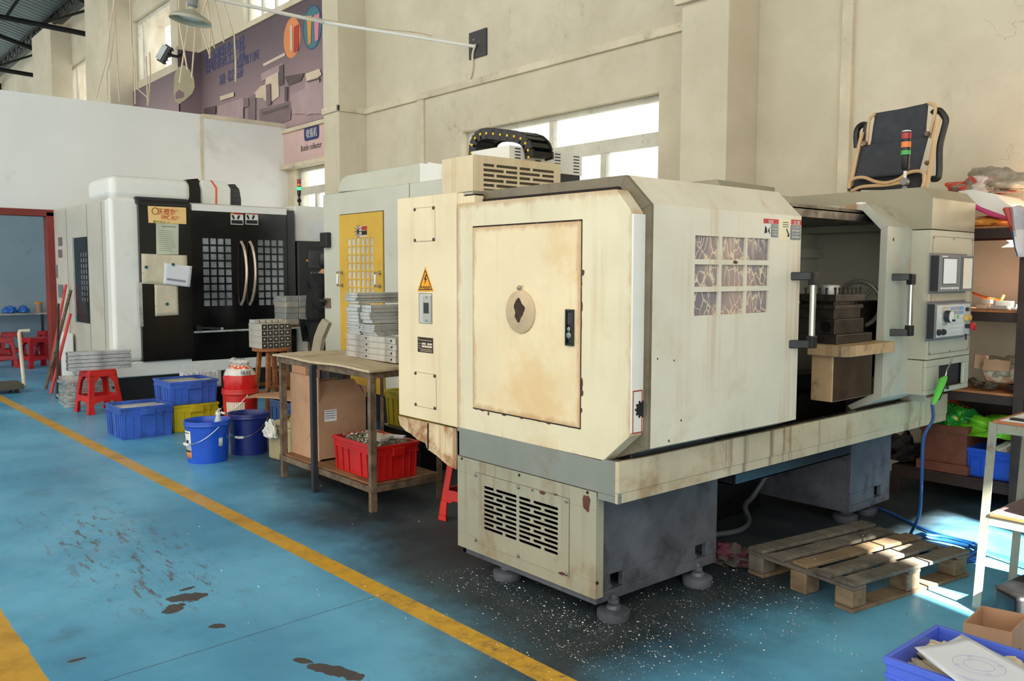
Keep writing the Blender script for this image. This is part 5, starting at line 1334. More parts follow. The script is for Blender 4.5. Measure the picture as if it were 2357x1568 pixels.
# ================================================================== LAMPS, FLOODLIGHT, CORDS
def along(px, py, dist):
    a = (px-CX)/FPX; b = -(py-CY)/FPX; return EYE+(_f+_r*a+_u*b)*dist
lc = along(438, 40, 8.0); wpl = P(1098,104,'Y',D)
pl = thing('pole_lamp', 'dished grey enamel lamp on a long white pole reaching out from a black wall plate', 'lamp', (wpl.x, D, wpl.z))
p0, p1 = P(1079,79,'Y',D-.02), P(1119,129,'Y',D-.02); g = MB(); g.box(p0.x, p1.x, D-.02, D, P(1098,134,'Y',D).z, P(1098,72,'Y',D).z); g.build('mounting_plate', M_dark, pl, bevel=.003)
g = MB(); top = along(436, -14, 8.0); g.tube([(wpl.x, D-.02, wpl.z-.02), along(745,52,9.6), top], .019, 10); g.build('arm_pole', M_vw, pl, smooth=True)
g = MB(); g.tube(catmull([(wpl.x-.02, D-.03, wpl.z+.06), along(1040,93,10.9), along(960,76,10.5), along(870,66,10.1), along(700,38,9.3)], 5), .006, 5)
g.tube(catmull([(wpl.x+.02, D-.04, wpl.z), P(1088,125,'Y',D-.03), P(1087,160,'Y',D-.02), P(1080,186,'Y',D-.02)], 5), .014, 6); g.build('lamp_cable', M_trim, pl, smooth=True)
sh = MB(); tilt = Matrix.Translation(lc) @ Matrix.Rotation(R(9), 4, _f) 
sh.lathe([(.03,.09),(.04,.06),(.05,.055),(.10,.03),(.16,.0),(.185,-.02),(.190,-.045),(.186,-.045),(.180,-.022),(.155,-.006),(.10,.02),(.0,.03)], (0,0,0), 36, cap=False); sh.xform(tilt)
sh.build('lamp_shade', paint('enamel_grey_green', (168,166,146), .4), pl, smooth=True)
g = MB(); g.lathe([(.02,.19),(.045,.18),(.045,.11),(.05,.10),(.035,.085)], (0,0,0), 20); g.lathe([(.02,.26),(.02,.18)], (0,0,0), 10); g.xform(tilt); g.build('lamp_socket', M_grey_pl, pl, smooth=True)
g = MB(); g.lathe([(.0,-.012),(.10,-.01),(.11,.0),(.06,.02)], (0,0,0), 24); g.xform(tilt); g.build('lamp_bulb', paint('milky_glass', (206,214,218), .3), pl, smooth=True)
fx = XS-.35; fc = P(380,125,'Y',DC-.25)
fd = thing('floodlight', 'small black finned floodlight bolted beside the tall window and banner', 'lamp', (fc.x, DC-.02, fc.z))
M4 = Matrix.Translation(fc) @ Matrix.Rotation(R(32), 4, _f) @ Matrix.Rotation(YAW, 4, 'Z')
g = MB(); g.obox((0,0,0), (.12,.10,.34)); 
for k in range(5): g.obox((.06,0,-.14+.07*k), (.06,.09,.02))
g.xform(M4); g.build('lamp_housing', M_black, fd)
g = MB(); g.obox((-.05,-.055,0), (.10,.01,.28)); g.xform(M4); g.build('lamp_glass', M_vglass, fd)
g = MB(); g.tube([fc, (fc.x+.22, DC-.1, fc.z-.06), (fc.x+.28, DC-.01, fc.z)], .03, 6); g.build('bracket', M_black, fd)
M_cord = paint('cream_cord', (222,204,176), .7)
cords = [([(262,0),(250,80),(245,135),(220,228)],0),([(246,232),(245,170),(254,135),(262,60)],0),([(274,236),(267,120)],0),([(310,242),(309,170),(301,100)],0),
 ([(339,246),(337,182)],0),([(315,206),(338,226),(340,246)],0),([(345,172),(341,240)],0),([(412,62),(430,162)],1),([(430,68),(418,150),(412,192)],1),([(448,70),(440,180)],1),
 ([(474,4),(462,40),(463,70),(481,128)],1),([(476,5),(483,60),(481,136)],1),([(472,4),(481,50),(492,112)],1),([(493,8),(514,99)],1),([(514,12),(538,86),(541,150),(541,190)],1)]
for i, (pts, k) in enumerate(cords):
    dd_ = (13.6 if k == 0 else 11.0)+.09*i
    top_ = along(pts[0][0]+(pts[0][0]-pts[1][0])*.0, pts[0][1], dd_)
    ps = [along(a, b, dd_) for a, b in pts]
    if ps[0].z < ps[-1].z: ps = ps[::-1]
    ps = [Vector((ps[0].x, ps[0].y, 8.0))]+ps if i in (0,1,2,3,10,11,12,13,14) else [ps[0]+Vector((0,0,.35))]+ps
    g = MB(); g.tube(ps, .011, 5); o_ = g.build('hanging_cord', M_cord, smooth=True); tag(o_, 'thin cream cord hanging from the roof above the white partition', 'cord', 'cords hanging from the roof')
# ================================================================== PERSON behind the pale machine
pc = P(729,620,'X',-8.78)
def person(loc, rz):
    r_ = thing('person', 'person in black clothes standing mostly hidden behind the pale grey machine enclosure', 'person', loc, rz)
    def skin(nm, verts, edges, radii, mat, sub=2):
        me = bpy.data.meshes.new(nm); me.from_pydata(verts, edges, []); ob = bpy.data.objects.new(nm, me); C.objects.link(ob); ob.parent = r_
        sk = ob.modifiers.new('skin', 'SKIN'); 
        for v_, rd_ in zip(me.skin_vertices[0].data, radii): v_.radius = rd_ if isinstance(rd_, tuple) else (rd_, rd_)
        me.skin_vertices[0].data[0].use_root = True
        ss = ob.modifiers.new('sub', 'SUBSURF'); ss.levels = sub; ss.render_levels = sub; me.materials.append(mat); return ob
    cloth = paint('black_cloth', (18,18,20), .85, var=.2, vs=6); skinm = paint('skin', (198,150,120), .55, var=.03)
    V = [(0,0,.95),(0,.0,1.12),(0,.01,1.30),(0,0,1.42),(0,.02,1.50),(0,.03,1.56),(.19,0,1.40),(.25,.03,1.14),(.19,.22,1.05),(-.19,0,1.40),(-.25,.03,1.14),(-.17,.24,1.06),
         (.10,0,.88),(.11,.02,.50),(.11,-.01,.08),(.11,.12,.04),(-.10,0,.88),(-.11,.02,.50),(-.11,-.01,.08),(-.11,.12,.04),(.12,.30,1.06),(-.10,.32,1.07)]
    E_ = [(0,1),(1,2),(2,3),(3,4),(4,5),(3,6),(6,7),(7,8),(3,9),(9,10),(10,11),(0,12),(12,13),(13,14),(14,15),(0,16),(16,17),(17,18),(18,19),(8,20),(11,21)]
    Rd = [(.15,.11),(.13,.10),(.15,.10),(.11,.07),.06,.055,.075,.05,.036,.075,.05,.036,.095,.065,.045,.04,.095,.065,.045,.04,.028,.028]
    skin('body', V, E_, Rd, skinm)
    Vc = [(0,0,.86)]+V[1:4]+V[6:8]+[V[8]]+V[9:11]+[V[11]]+[(0,.015,1.47)]; Ec = [(0,1),(1,2),(2,3),(3,4),(4,5),(5,6),(3,7),(7,8),(8,9),(3,10)]
    skin('black_top', Vc, Ec, [(.23,.20),(.23,.20),(.25,.20),(.21,.17),.125,.085,.065,.125,.085,.065,.085], cloth)
    skin('trousers', [V[0],V[12],V[13],V[14],V[16],V[17],V[18]], [(0,1),(1,2),(2,3),(0,4),(4,5),(5,6)], [(.20,.16),.135,.10,.085,.135,.10,.085], cloth)
    g = MB(); bmesh.ops.create_uvsphere(g.b, u_segments=24, v_segments=18, radius=.1)
    for v_ in g.b.verts:
        v_.co.z *= 1.22; v_.co.x *= .82
        if v_.co.z < -.03 and v_.co.y > 0: v_.co.x *= .85; v_.co.y *= 1.02
    g.obox((0,.105,-.005), (.022,.03,.045)); g.lathe([(.012,0),(.018,.01)], (.084,.0,0), 8, 'X'); g.lathe([(.012,0),(.018,-.01)], (-.084,.0,0), 8, 'X')
    g.xform(Matrix.Translation((0,.05,1.64))); g.build('head', skinm, r_, smooth=True, local=True)
    g = MB(); bmesh.ops.create_uvsphere(g.b, u_segments=24, v_segments=18, radius=.108)
    for v_ in list(g.b.verts):
        v_.co.z *= 1.22; v_.co.x *= .86
    bmesh.ops.delete(g.b, geom=[v_ for v_ in g.b.verts if v_.co.z < .02 and v_.co.y > -.01], context='VERTS')
    g.xform(Matrix.Translation((0,.042,1.645))); g.build('hair', M_black, r_, smooth=True, local=True)
    g = MB(); g.lathe([(.085,1.455),(.078,1.485),(.07,1.50)], (0,.015,0), 20); g.build('collar_band', paint('pale_blue_cloth', (150,190,220), .8), r_, smooth=True, local=True)
    for s_ in (1, -1):
        g = MB(); bx_ = .12*s_ if s_ > 0 else -.10; y_ = .33
        g.obox((bx_,y_,1.065), (.07,.08,.03)); 
        for k in range(4): g.tube([(bx_-.027+.018*k,y_+.035,1.066),(bx_-.027+.018*k,y_+.075+(.006 if k in (1,2) else 0),1.06),(bx_-.027+.018*k,y_+.095,1.04)], .0085, 6)
        g.tube([(bx_-.03*s_,y_-.01,1.06),(bx_-.055*s_,y_+.03,1.05)], .010, 6); g.build('hand', skinm, r_, smooth=True, local=True, bevel=0)
    return r_
pr_ = person((pc.x, pc.y, 0), R(-40.7)); pr_.rotation_euler = (R(-3), 0, R(-40.7))
# ================================================================== REUSABLE PROPS
def crate(label, w, d, h, mat, loc, rz=0, group=None, name='stacking_crate'):
    """open plastic crate, origin at the centre of its underside"""
    r_ = thing(name, label, 'crate', loc, rz, group)
    g = MB(); t_ = .008; tp_ = .018
    def wall(a, b, a2, b2):   # bottom edge a-b, top edge a2-b2 with inward thickness
        c = Vector((0, 0, 0))
        def inw(p): return Vector((p[0]*(1-t_*2/w), p[1]*(1-t_*2/d), p[2]))
        g.hexa([a, b, b2, a2], [inw(a), inw(b), inw(b2), inw(a2)])
    x, y = w/2-tp_, d/2-tp_; X_, Y_ = w/2-.006, d/2-.006; H = h-.004
    wall((-x,-y,0),(x,-y,0),(-X_,-Y_,H),(X_,-Y_,H)); wall((-x,y,0),(x,y,0),(-X_,Y_,H),(X_,Y_,H))
    wall((-x,-y,0),(-x,y,0),(-X_,-Y_,H),(-X_,Y_,H)); wall((x,-y,0),(x,y,0),(X_,-Y_,H),(X_,Y_,H))
    g.box(-x, x, -y, y, 0, .008)
    # rim and second collar
    for z0, z1, e_ in ((h-.022, h, .0), (h-.065, h-.055, -.003)):
        o_ = [(-w/2-e_, -d/2-e_), (w/2+e_, -d/2-e_), (w/2+e_, d/2+e_), (-w/2-e_, d/2+e_)]
        i_ = [(-w/2+.016, -d/2+.016), (w/2-.016, -d/2+.016), (w/2-.016, d/2-.016), (-w/2+.016, d/2-.016)]
        g.frame_prism(o_, i_, 'Z', z0, z1)
    # ribs
    def rib(px_, py_, nx, ny):
        k0 = 1-tp_*2/w if nx else 1; 
        bx_, by_ = (px_-(tp_ if px_ > 0 else -tp_)*abs(nx), py_-(tp_ if py_ > 0 else -tp_)*abs(ny))
        s_ = .005
        if nx: g.hexa([(bx_-.002,by_-s_,.01),(bx_+.008*nx,by_-s_,.01),(bx_+.008*nx,by_+s_,.01),(bx_-.002,by_+s_,.01)], [(px_-.008*nx,py_-s_,h-.06),(px_,py_-s_,h-.06),(px_,py_+s_,h-.06),(px_-.008*nx,py_+s_,h-.06)])
        else: g.hexa([(bx_-s_,by_-.002,.01),(bx_+s_,by_-.002,.01),(bx_+s_,by_+.008*ny,.01),(bx_-s_,by_+.008*ny,.01)], [(px_-s_,py_-.008*ny,h-.06),(px_+s_,py_-.008*ny,h-.06),(px_+s_,py_,h-.06),(px_-s_,py_,h-.06)])
    for f_ in (-.42, -.28, -.14, .14, .28, .42):
        for s_ in (1, -1):
            rib(f_*w, s_*d/2, 0, s_)
            rib(s_*w/2, f_*d, s_, 0)
    g.build('crate_body', mat, r_, bevel=.002, local=True)
    for s_ in (1, -1):
        g = MB(); g.box(s_*(w/2-.002), s_*(w/2+.018), -d*.14, d*.14, h-.075, h-.02); g.build('crate_handle', mat, r_, bevel=.004, local=True)
    return r_
def bucket(label, loc, R_, h, mat, rz=0, hang=True, name='bucket', lid=None):
    r_ = thing(name, label, 'bucket', loc, rz)
    g = MB(); k = .88
    g.lathe([(0,.004),(R_*k-.004,.004),(R_*k,.0),(R_*.965,h*.86),(R_*1.0,h*.87),(R_*1.03,h*.90),(R_*1.0,h*.94),(R_*1.02,h*.985),(R_*1.01,h),(R_*.95,h),(R_*.93,h*.98),(R_*.92,h*.8),(R_*k-.012,.012),(0,.012)], (0,0,0), 40, cap=False)
    g.build('bucket_body', mat, r_, smooth=True, local=True)
    if hang:
        pts = []
        for i in range(17):
            a = math.pi*i/16; pts.append((R_*1.04*math.cos(a), -R_*1.04*math.sin(a)*.75-.0, h*.88-h*.42*math.sin(a)))
        pts = [(p[0], p[1]-.03*math.sin(math.pi*i/16), p[2]) for i, p in enumerate(pts)]
        for i in range(17):
            p = Vector(pts[i]); q_ = Vector((p.x, p.y, 0))
            if q_.length < R_*1.03: q_ = q_.normalized()*R_*1.035; pts[i] = (q_.x, q_.y, p.z)
        g = MB(); g.tube(pts, .003, 6); hb = g.build('wire_handle', M_chrome, r_, smooth=True, local=True)
        g = MB(); c = pts[8]; g.tube([pts[7], pts[8], pts[9]], .011, 8); g.build('grip', M_w, hb, smooth=True, local=True)
    return r_
def plastic_stool(label, loc, rz=0, mat=None, h=.46, b=.19, t=.135, group=None):
    r_ = thing('plastic_stool', label, 'stool', loc, rz, group); mat = mat or M_red
    def W(z): return b+(t-b)*z/h
    def panel(k, u0a, u1a, z0, u0b, u1b, z1, th=.012, flare=0.0):
        """strip on side k between heights z0 and z1"""
        def q(u, z, dd):
            w_ = W(z)-dd; p = Vector((u*W(z), -w_, z)); return Matrix.Rotation(k*math.pi/2, 3, 'Z') @ p
        return [q(u0a,z0,0), q(u1a,z0,0), q(u1b,z1,0), q(u0b,z1,0)], [q(u0a,z0,th), q(u1a,z0,th), q(u1b,z1,th), q(u0b,z1,th)]
    for c in range(4):
        g = MB()
        for k, s_ in ((c, 1), ((c+1)%4, -1)):
            for (z0, z1, a0, a1) in ((0,.03,.62,.66),(.03,.12,.66,.70),(.12,h-.05,.70,.62)):
                u = (a0, 1.0, a1, 1.0) if s_ > 0 else (-1.0, -a0, -1.0, -a1)
                g.hexa(*panel(k, u[0], u[1], z0, u[2], u[3], z1))
        g.build('leg', mat, r_, local=True, bevel=.004)
    for k in range(4):
        g = MB(); g.hexa(*panel(k, -.72, .72, .13, -.70, .70, .19))
        for s_ in (1, -1):
            g.hexa(*panel(k, min(s_*.72,s_*.5), max(s_*.72,s_*.5), .115, min(s_*.72,s_*.4), max(s_*.72,s_*.4), .13))
        g.build('stretcher', mat, r_, local=True, bevel=.003)
    g = MB()
    for k in range(4):
        g.hexa(*panel(k, -1, 1, h-.07, -1, 1, h-.01))
        for s_ in (1, -1): g.hexa(*panel(k, min(s_*.66,s_*.62), max(s_*.66,s_*.62), h-.13, min(s_*.66,s_*.3), max(s_*.66,s_*.3), h-.07))
    g.box(-t, t, -t, t, h-.018, h)
    g.build('seat', mat, r_, local=True, bevel=.01, segs=3)
    return r_
def slab(nm, label, cat, group, c, size, rz, mat, bevel=.002, rx=0, ry=0):
    g = MB(); g.obox((0,0,0), size, (rx, ry, 0)); o_ = g.build(nm, mat, None, bevel=bevel, local=True)
    o_.location = c; o_.rotation_euler = (0, 0, rz); return tag(o_, label, cat, group)

# ================================================================== WORK TABLE AND WHAT IS ON AND UNDER IT
TX0, TX1, TY0, TY1, TZ = P(640,812,'Y',2.78).x, P(853,852,'Y',2.78).x, 2.78, 3.32, .905
tb = thing('work_table', 'low worktable with warped plywood top on rusty angle-iron legs beside the lathe', 'table', (TX0*.5+TX1*.5, 3.14, 0))
M_ply = wood_mat('worn_plywood', (206,186,154), (182,162,130), (126,104,74), stain=.6)
M_plye = wood_mat('plywood_edge', (150,110,72), (112,74,46), (70,46,30))
g = MB(); n = 12
top, bot = [], []
for i in range(n+1):
    for j in range(5):
        x = TX0-.03+(TX1-TX0+.06)*i/n; y = TY0-.03+(TY1-TY0+.06)*j/4; z = TZ+.012*math.sin(i*.9+j)*.4
        top.append(g.b.verts.new((x, y, z))); bot.append(g.b.verts.new((x, y, z-.014)))
for i in range(n):
    for j in range(4):
        a = i*5+j; g.b.faces.new((top[a], top[a+5], top[a+6], top[a+1])); g.b.faces.new((bot[a], bot[a+1], bot[a+6], bot[a+5]))
for i in range(n):
    for j0 in (0, 4): a = i*5+j0; g.b.faces.new((top[a], bot[a], bot[a+5], top[a+5]))
for j in range(4):
    for i0 in (0, n*5): a = i0+j; g.b.faces.new((top[a], top[a+1], bot[a+1], bot[a]))
g.build('table_top', M_ply, tb)
zr = .165
for x, m_ in ((P(647,950,'Y',2.78).x, M_rust), (P(730,950,'Y',2.78).x, M_dark), (P(851,1000,'Y',2.78).x, M_rust)):
    for y in ((TY0, TY1) if m_ is M_rust else (TY0,)):
        g = MB(); s_ = .017
        if m_ is M_dark: g.box(x-s_, x+s_, y-.045, y-.008, 0, TZ-.03)
        else:
            g.box(x-s_, x+s_, y-.003, y+.003, 0, TZ-.02); g.box(x+s_-.006, x+s_, y, y+.04 if y == TY0 else y-.04, 0, TZ-.02)
        g.build('leg', m_, tb, bevel=.001)
g = MB(); xq = P(879,900,'Y',TY1).x; g.box(xq-.02, xq+.02, TY1-.003, TY1+.003, 0, TZ-.02); g.build('leg', M_rust, tb, bevel=.001)
for y in (TY0, TY1):
    g = MB(); g.box(TX0, TX1, y-.004, y+.004, TZ-.06, TZ-.016); g.build('apron_rail', M_rust, tb, bevel=.001)
    g = MB(); g.box(TX0, TX1, y-.006, y+.006, zr-.04, zr); g.box(TX0, TX1, y, y+(.04 if y == TY0 else -.04), zr-.006, zr); g.build('lower_rail', M_rust, tb, bevel=.001)
for x in (TX0, TX1):
    g = MB(); g.box(x-.004, x+.004, TY0, TY1, TZ-.06, TZ-.016); g.build('apron_rail', M_rust, tb, bevel=.001)
    g = MB(); g.box(x-.006, x+.006, TY0, TY1, zr-.04, zr); g.build('lower_rail', M_rust, tb, bevel=.001)
g = MB(); g.box(TX0+.02, TX1-.02, TY0+.02, TY1-.02, zr, zr+.008); g.build('lower_shelf', M_plye, tb)
# aluminium bars and plates on the table
random.seed(11)
bA, bB = P(797,822,'Z',TZ), P(905,838,'Z',TZ); z = TZ+.006
hbar = .041
for k in range(4):
    dx = random.uniform(-.008, .008)
    g = MB(); g.box(bA.x+dx, bB.x+dx+.03, bA.y, bA.y+.12, z, z+hbar-.001); o_ = g.build('aluminium_bar', M_alu_rough, bevel=.002)
    tag(o_, 'thick grey aluminium bar with end holes in lowest layer on the worktable', 'metal bar', 'thick bars under the plate stack')
    g = MB()
    for xx in (bA.x+.27, bB.x-.02): g.lathe([(.008,0),(.008,-.001)], (xx+dx, bA.y-.0004, z+hbar*.5), 12, 'Y')
    g.build('bolt_hole', M_gap, o_)
    z += hbar
z1 = z
def plates(nm, label, group, x0, x1, y0, y1, z0, ztop_, n, mat=M_alu):
    th_ = (ztop_-z0)/n
    for k in range(n):
        dx, dy = random.uniform(-.010, .010), random.uniform(-.010, .010)
        g = MB(); g.box(x0+dx, x1+dx, y0+dy, y1+dy, z0+th_*k, z0+th_*(k+1)-.0015); tag(g.build(nm, mat, bevel=.0015), label, 'metal plate', group)
y_ = bA.y
def zpx(py, y): return P(850, py, 'Y', y).z
xl = P(799,760,'Y',y_).x; xm = P(828,760,'Y',y_).x
g = MB()
plates('aluminium_plate', 'thin short aluminium plate in the left pile above the thick bars', 'short plates above the bars', xl, xm, y_, y_+.10, z1, zpx(744,y_), 6)
plates('aluminium_plate', 'thin long aluminium plate in the second layer above the thick bars', 'long plates above the bars', xm+.02, P(860,760,'Y',y_).x+.02, y_+.0, y_+.36, z1, zpx(747,y_), 6)
plates('aluminium_strip', 'flat aluminium strip in the left middle pile on the worktable', 'strips in the middle pile', xl-.01, P(823,720,'Y',y_).x, y_, y_+.09, zpx(744,y_), zpx(702,y_), 5)
plates('aluminium_strip', 'broad aluminium strip in the right middle pile against the yellow door', 'strips in the right pile', P(829,720,'Y',y_).x, P(829,720,'Y',y_).x+.12, y_+.01, y_+.42, zpx(746,y_)+.002, zpx(703,y_), 5)
plates('aluminium_flat', 'long bright aluminium flat in the topmost layer of the table stack', 'flats on top of the stack', P(795,685,'Y',y_).x, P(821,685,'Y',y_).x, y_, y_+.45, zpx(701,y_)+.001, zpx(675,y_), 4)
# cardboard box under the table
q0, q1 = P(671,1047,'Y',2.86), P(735,1072,'Y',2.86)
bz = zr+.010
cx0, cx1 = q0.x, q1.x; ch = P(735,893,'Y',2.86).z
cbx = thing('cardboard_box', 'tall brown cardboard box with white shipping label under the worktable', 'box', ((cx0+cx1)/2, 3.1, bz))
g = MB(); y1c = 3.25
g.box(cx0, cx1, 2.86, 2.87, bz, ch+.07); g.box(cx1-.008, cx1, 2.87, y1c, bz, ch-.10); g.box(cx0, cx0+.008, 2.87, y1c, bz, ch); g.box(cx0, cx1, y1c-.008, y1c, bz, ch-.02); g.box(cx0, cx1, 2.87, y1c, bz, bz+.01)
g.build('carton_body', M_card, cbx)
g = MB(); g.hexa([(cx1-.006,2.875,ch-.10),(cx1,2.875,ch-.10),(cx1,y1c,ch-.10),(cx1-.006,y1c,ch-.10)], [(cx1-.09,2.90,ch+.03),(cx1-.084,2.90,ch+.03),(cx1-.084,y1c-.06,ch+.03),(cx1-.09,y1c-.06,ch+.03)]); g.build('flap', M_card, cbx)
q = P(747,945,'X',cx1), P(775,968,'X',cx1); g = MB(); g.box(cx1, cx1+.001, q[0].y, q[1].y, q[1].z, q[0].z); lbl = g.build('shipping_label', M_paper, cbx)
g = MB()
for k in range(4): g.box(cx1+.001, cx1+.0014, q[0].y+.006, q[1].y-.008-.006*(k%2), q[0].z-.012-.016*k, q[0].z-.008-.016*k)
g.build('label_print', M_ink, lbl)
# red crate with scrap
rc_w, rc_d = .52, .42
pr1 = P(851,1113,'Z',zr+.01)
rh_ = P(851,1030,'Y',TY0+.02).z-zr-.01
rcx1 = TX1-.028; rcx0 = P(766,1085,'Y',TY0+.05).x
M_redc = paint('bright_red_plastic', (186,26,22), .36, var=.08, vs=4, dirt=(130,28,24), da=.25, ds=6)
rw = rcx1-rcx0; ry0 = TY0+.048; ry1 = P(972,1085,'X',TX1).y
ry1 = min(ry1, 3.262)
rc = crate('bright red crate heaped with metal chips and small plates under the worktable', rw, ry1-ry0, rh_, M_redc, ((rcx0+rcx1)/2, (ry0+ry1)/2, zr+.010))
rcz = zr+.010+rh_
M_scrap = paint('silver_scrap', (168,160,142), .35, .6, var=.3, vs=40, dirt=(90,80,62), da=.6, ds=30)
g = MB(); n = 26
gx = [[g.b.verts.new((rcx0+.02+(rw-.04)*i/n, ry0+.02+(ry1-ry0-.04)*j/n, rcz-.03+.035*abs(mnoise.noise(Vector((i*.35,j*.35,1))))+.02*mnoise.noise(Vector((i*.9,j*.9,4))))) for j in range(n+1)] for i in range(n+1)]
for i in range(n):
    for j in range(n): g.b.faces.new((gx[i][j], gx[i+1][j], gx[i+1][j+1], gx[i][j+1]))
rnd = random.Random(5)
for k in range(260):
    c = (rnd.uniform(rcx0+.04, rcx1-.04), rnd.uniform(ry0+.04, ry1-.04), rcz-.004+rnd.uniform(0,.012)); s_ = rnd.uniform(.006,.016)
    g.obox(c, (s_*1.6, s_, s_*.5), (rnd.uniform(-.6,.6), rnd.uniform(-.6,.6), rnd.uniform(0,3)))
tag(g.build('metal_scrap', M_scrap), 'silver metal chips heaped in the bright red crate', 'metal chips', kind='stuff')
for k, (fx_, fy_, rz_, s_, lb_) in enumerate(((.68,.42,.3,(.19,.05,.02),'flat machined block lying on chips at middle of red crate'),(.82,.3,-.2,(.13,.06,.02),'small machined plate nearest the right rim of the red crate'),(.84,.64,.5,(.12,.035,.018),'thin bright bar at the back of the chips in red crate'))):
    slab('machined_block', lb_, 'metal block', None, (rcx0+rw*fx_, ry0+(ry1-ry0)*fy_, rcz+.03), s_, rz_, M_alu, rx=.06)
# yellow crate at the back and dark panel
ycz = P(884,975,'Y',3.62).z
yx0 = P(884,930,'Y',3.62).x
yc = crate('tall yellow crate partly hidden by the lathe cabinet behind the worktable', .5, .36, P(884,896,'Y',3.62).z-ycz, M_yellow_plastic, (yx0+.25, 3.8, ycz))
g = MB(); g.box(yx0-.02, yx0+.52, 3.6, 4.0, 0, ycz-.001); tag(g.build('black_chest', M_vb, bevel=.01), 'black chest standing behind the table and carrying the yellow crate', 'chest')
q0, q1 = P(833,990,'Y',3.56), P(860,990,'Y',3.56)
g = MB(); zt_ = P(833,890,'Y',3.56).z
g.prism([(q0.x-.05, 0), (q1.x+.05, 0), (q1.x, zt_-.22), (q0.x+.04, zt_), (q0.x-.05, zt_)], 'Y', 3.535, 3.56); tag(g.build('dark_board', paint('dark_slate_board', (44,48,54), .5), bevel=.004), 'dark slate-coloured board leaning behind the cardboard box', 'board')
# stools
st_r = plastic_stool('red plastic stool standing under the rusty skirt of the cream lathe', (-4.02, 3.22, 0), R(8))
bcr = crate('dark blue crate standing behind the red stool beside the lathe', .4, .3, .26, M_blue_plastic, (-4.12, 3.75, 0))
# left stool with profile stack
sl = plastic_stool('red plastic stool carrying a stack of aluminium profiles, back left', (-9.86, 2.62, 0), R(8))
for k in range(5):
    z = .461+k*.040; dx = (.0,.012,-.01,.006,-.004)[k]
    a = MB(); W2 = .62
    a.box(-.07+dx, .07+dx, -.30, .32, 0, .004); a.box(-.07+dx, .07+dx, -.30, .32, .032, .036); a.box(-.07+dx, -.064+dx, -.30, .32, .004, .032); a.box(.064+dx, .07+dx, -.30, .32, .004, .032)
    o_ = a.build('aluminium_profile', M_alu, None, local=True, bevel=.001); o_.location = (-9.84, 2.62, z); o_.rotation_euler = (0,0,R(-4)); tag(o_, 'white silver aluminium profile stacked on the red stool, back left', 'metal profile', 'profiles on the red stool')
# pile of plates on the floor
random.seed(4)
for k in range(9):
    g = MB(); sx_, sy_ = random.uniform(.48,.56), random.uniform(.42,.5); g.box(-sx_/2, sx_/2, -sy_/2, sy_/2, 0, .032)
    o_ = g.build('aluminium_sheet', M_alu, None, local=True, bevel=.002)
    o_.location = (-10.55+random.uniform(-.04,.04), 2.66+random.uniform(-.04,.04), .001+k*.0345); o_.rotation_euler = (0,0,R(random.uniform(-7,7)))
    tag(o_, 'thick square aluminium plate lying in the floor pile left of the red stool', 'metal plate', 'square plates piled on the floor')
for k in range(3):
    g = MB(); g.box(-.2,.2,-.17,.17,0,.024); o_ = g.build('aluminium_sheet', M_alu, None, local=True, bevel=.002); o_.location = (-10.72, 2.8, .313+k*.026); o_.rotation_euler = (0,0,R(3-4*k)); tag(o_, 'smaller aluminium plate on top of the floor pile left of the red stool', 'metal plate', 'small plates topping the pile')
# blue and yellow crates
def top_h(px, py, y): return P(px, py, 'Y', y).z
c1h = top_h(285,944,2.30)
bc1 = crate('blue crate nearest the yellow floor line holding pale machined plates', .47, .47, c1h, M_blue_plastic, (-8.225, 2.53, 0))
yh_ = top_h(400,936,2.78)
yc1 = crate('yellow crate on the floor underneath a blue crate', .47, .44, yh_, M_yellow_plastic, (-8.29, 3.0, 0))
bh2 = top_h(400,882,2.78)-yh_
bc2 = crate('blue crate stacked on top of the yellow crate', .47, .46, bh2, M_blue_plastic, (-8.29, 2.985, yh_+.001))
M_pale = paint('pale_machined_plate', (206,204,196), .4, .3, var=.06, vs=4)
for k in range(4): slab('machined_plate', 'pale machined plate laid flat in the lower blue crate', 'metal plate', 'plates in the lower blue crate', (-8.36+.005*k, 2.37+.105*k, c1h-.045), (.17, .095, .03), R(2*k-3), M_pale)
slab('plate_bundle', 'bundle of pale plates filling the right side of lower blue crate', 'metal plates', None, (-8.12, 2.53, c1h-.06), (.14,.38,.10), 0, M_pale)
slab('machined_plate', 'dark-topped machined plate lying at the front of the upper blue crate', 'metal plate', None, (-8.35, 2.95, yh_+bh2-.03), (.24,.34,.03), R(4), M_alu_rough)
slab('machined_plate', 'bright machined plate lying at the back of the upper blue crate', 'metal plate', None, (-8.15, 3.04, yh_+bh2-.015), (.12,.28,.03), R(-6), M_pale)
# crinkled foil insulation behind the crates
g = MB(); fa, fb = P(421,858,'X',-8.75), P(509,858,'X',-8.75); fz0 = P(509,888,'X',-8.75).z
nn_ = 40
for k in range(nn_):
    y0, y1 = fa.y+(fb.y-fa.y)*k/nn_, fa.y+(fb.y-fa.y)*(k+1)/nn_; dz = random.uniform(-.01,.0); g.box(-8.85, -8.75+random.uniform(-.008,.008), y0, y1, fz0-.0, fa.z+dz)
o_ = g.build('foil_block', paint('crinkled_silver_foil', (232,232,234), .35, .3, var=.12, vs=18)); tag(o_, 'block of crinkled silver foil strips behind the upper blue crate', 'foil')
g = MB(); g.box(-8.9,-8.72,fa.y-.03,fb.y+.02,0,fz0-.002); tag(g.build('black_bin', M_vb, bevel=.01), 'low black bin carrying the silver foil block behind the crates', 'bin')
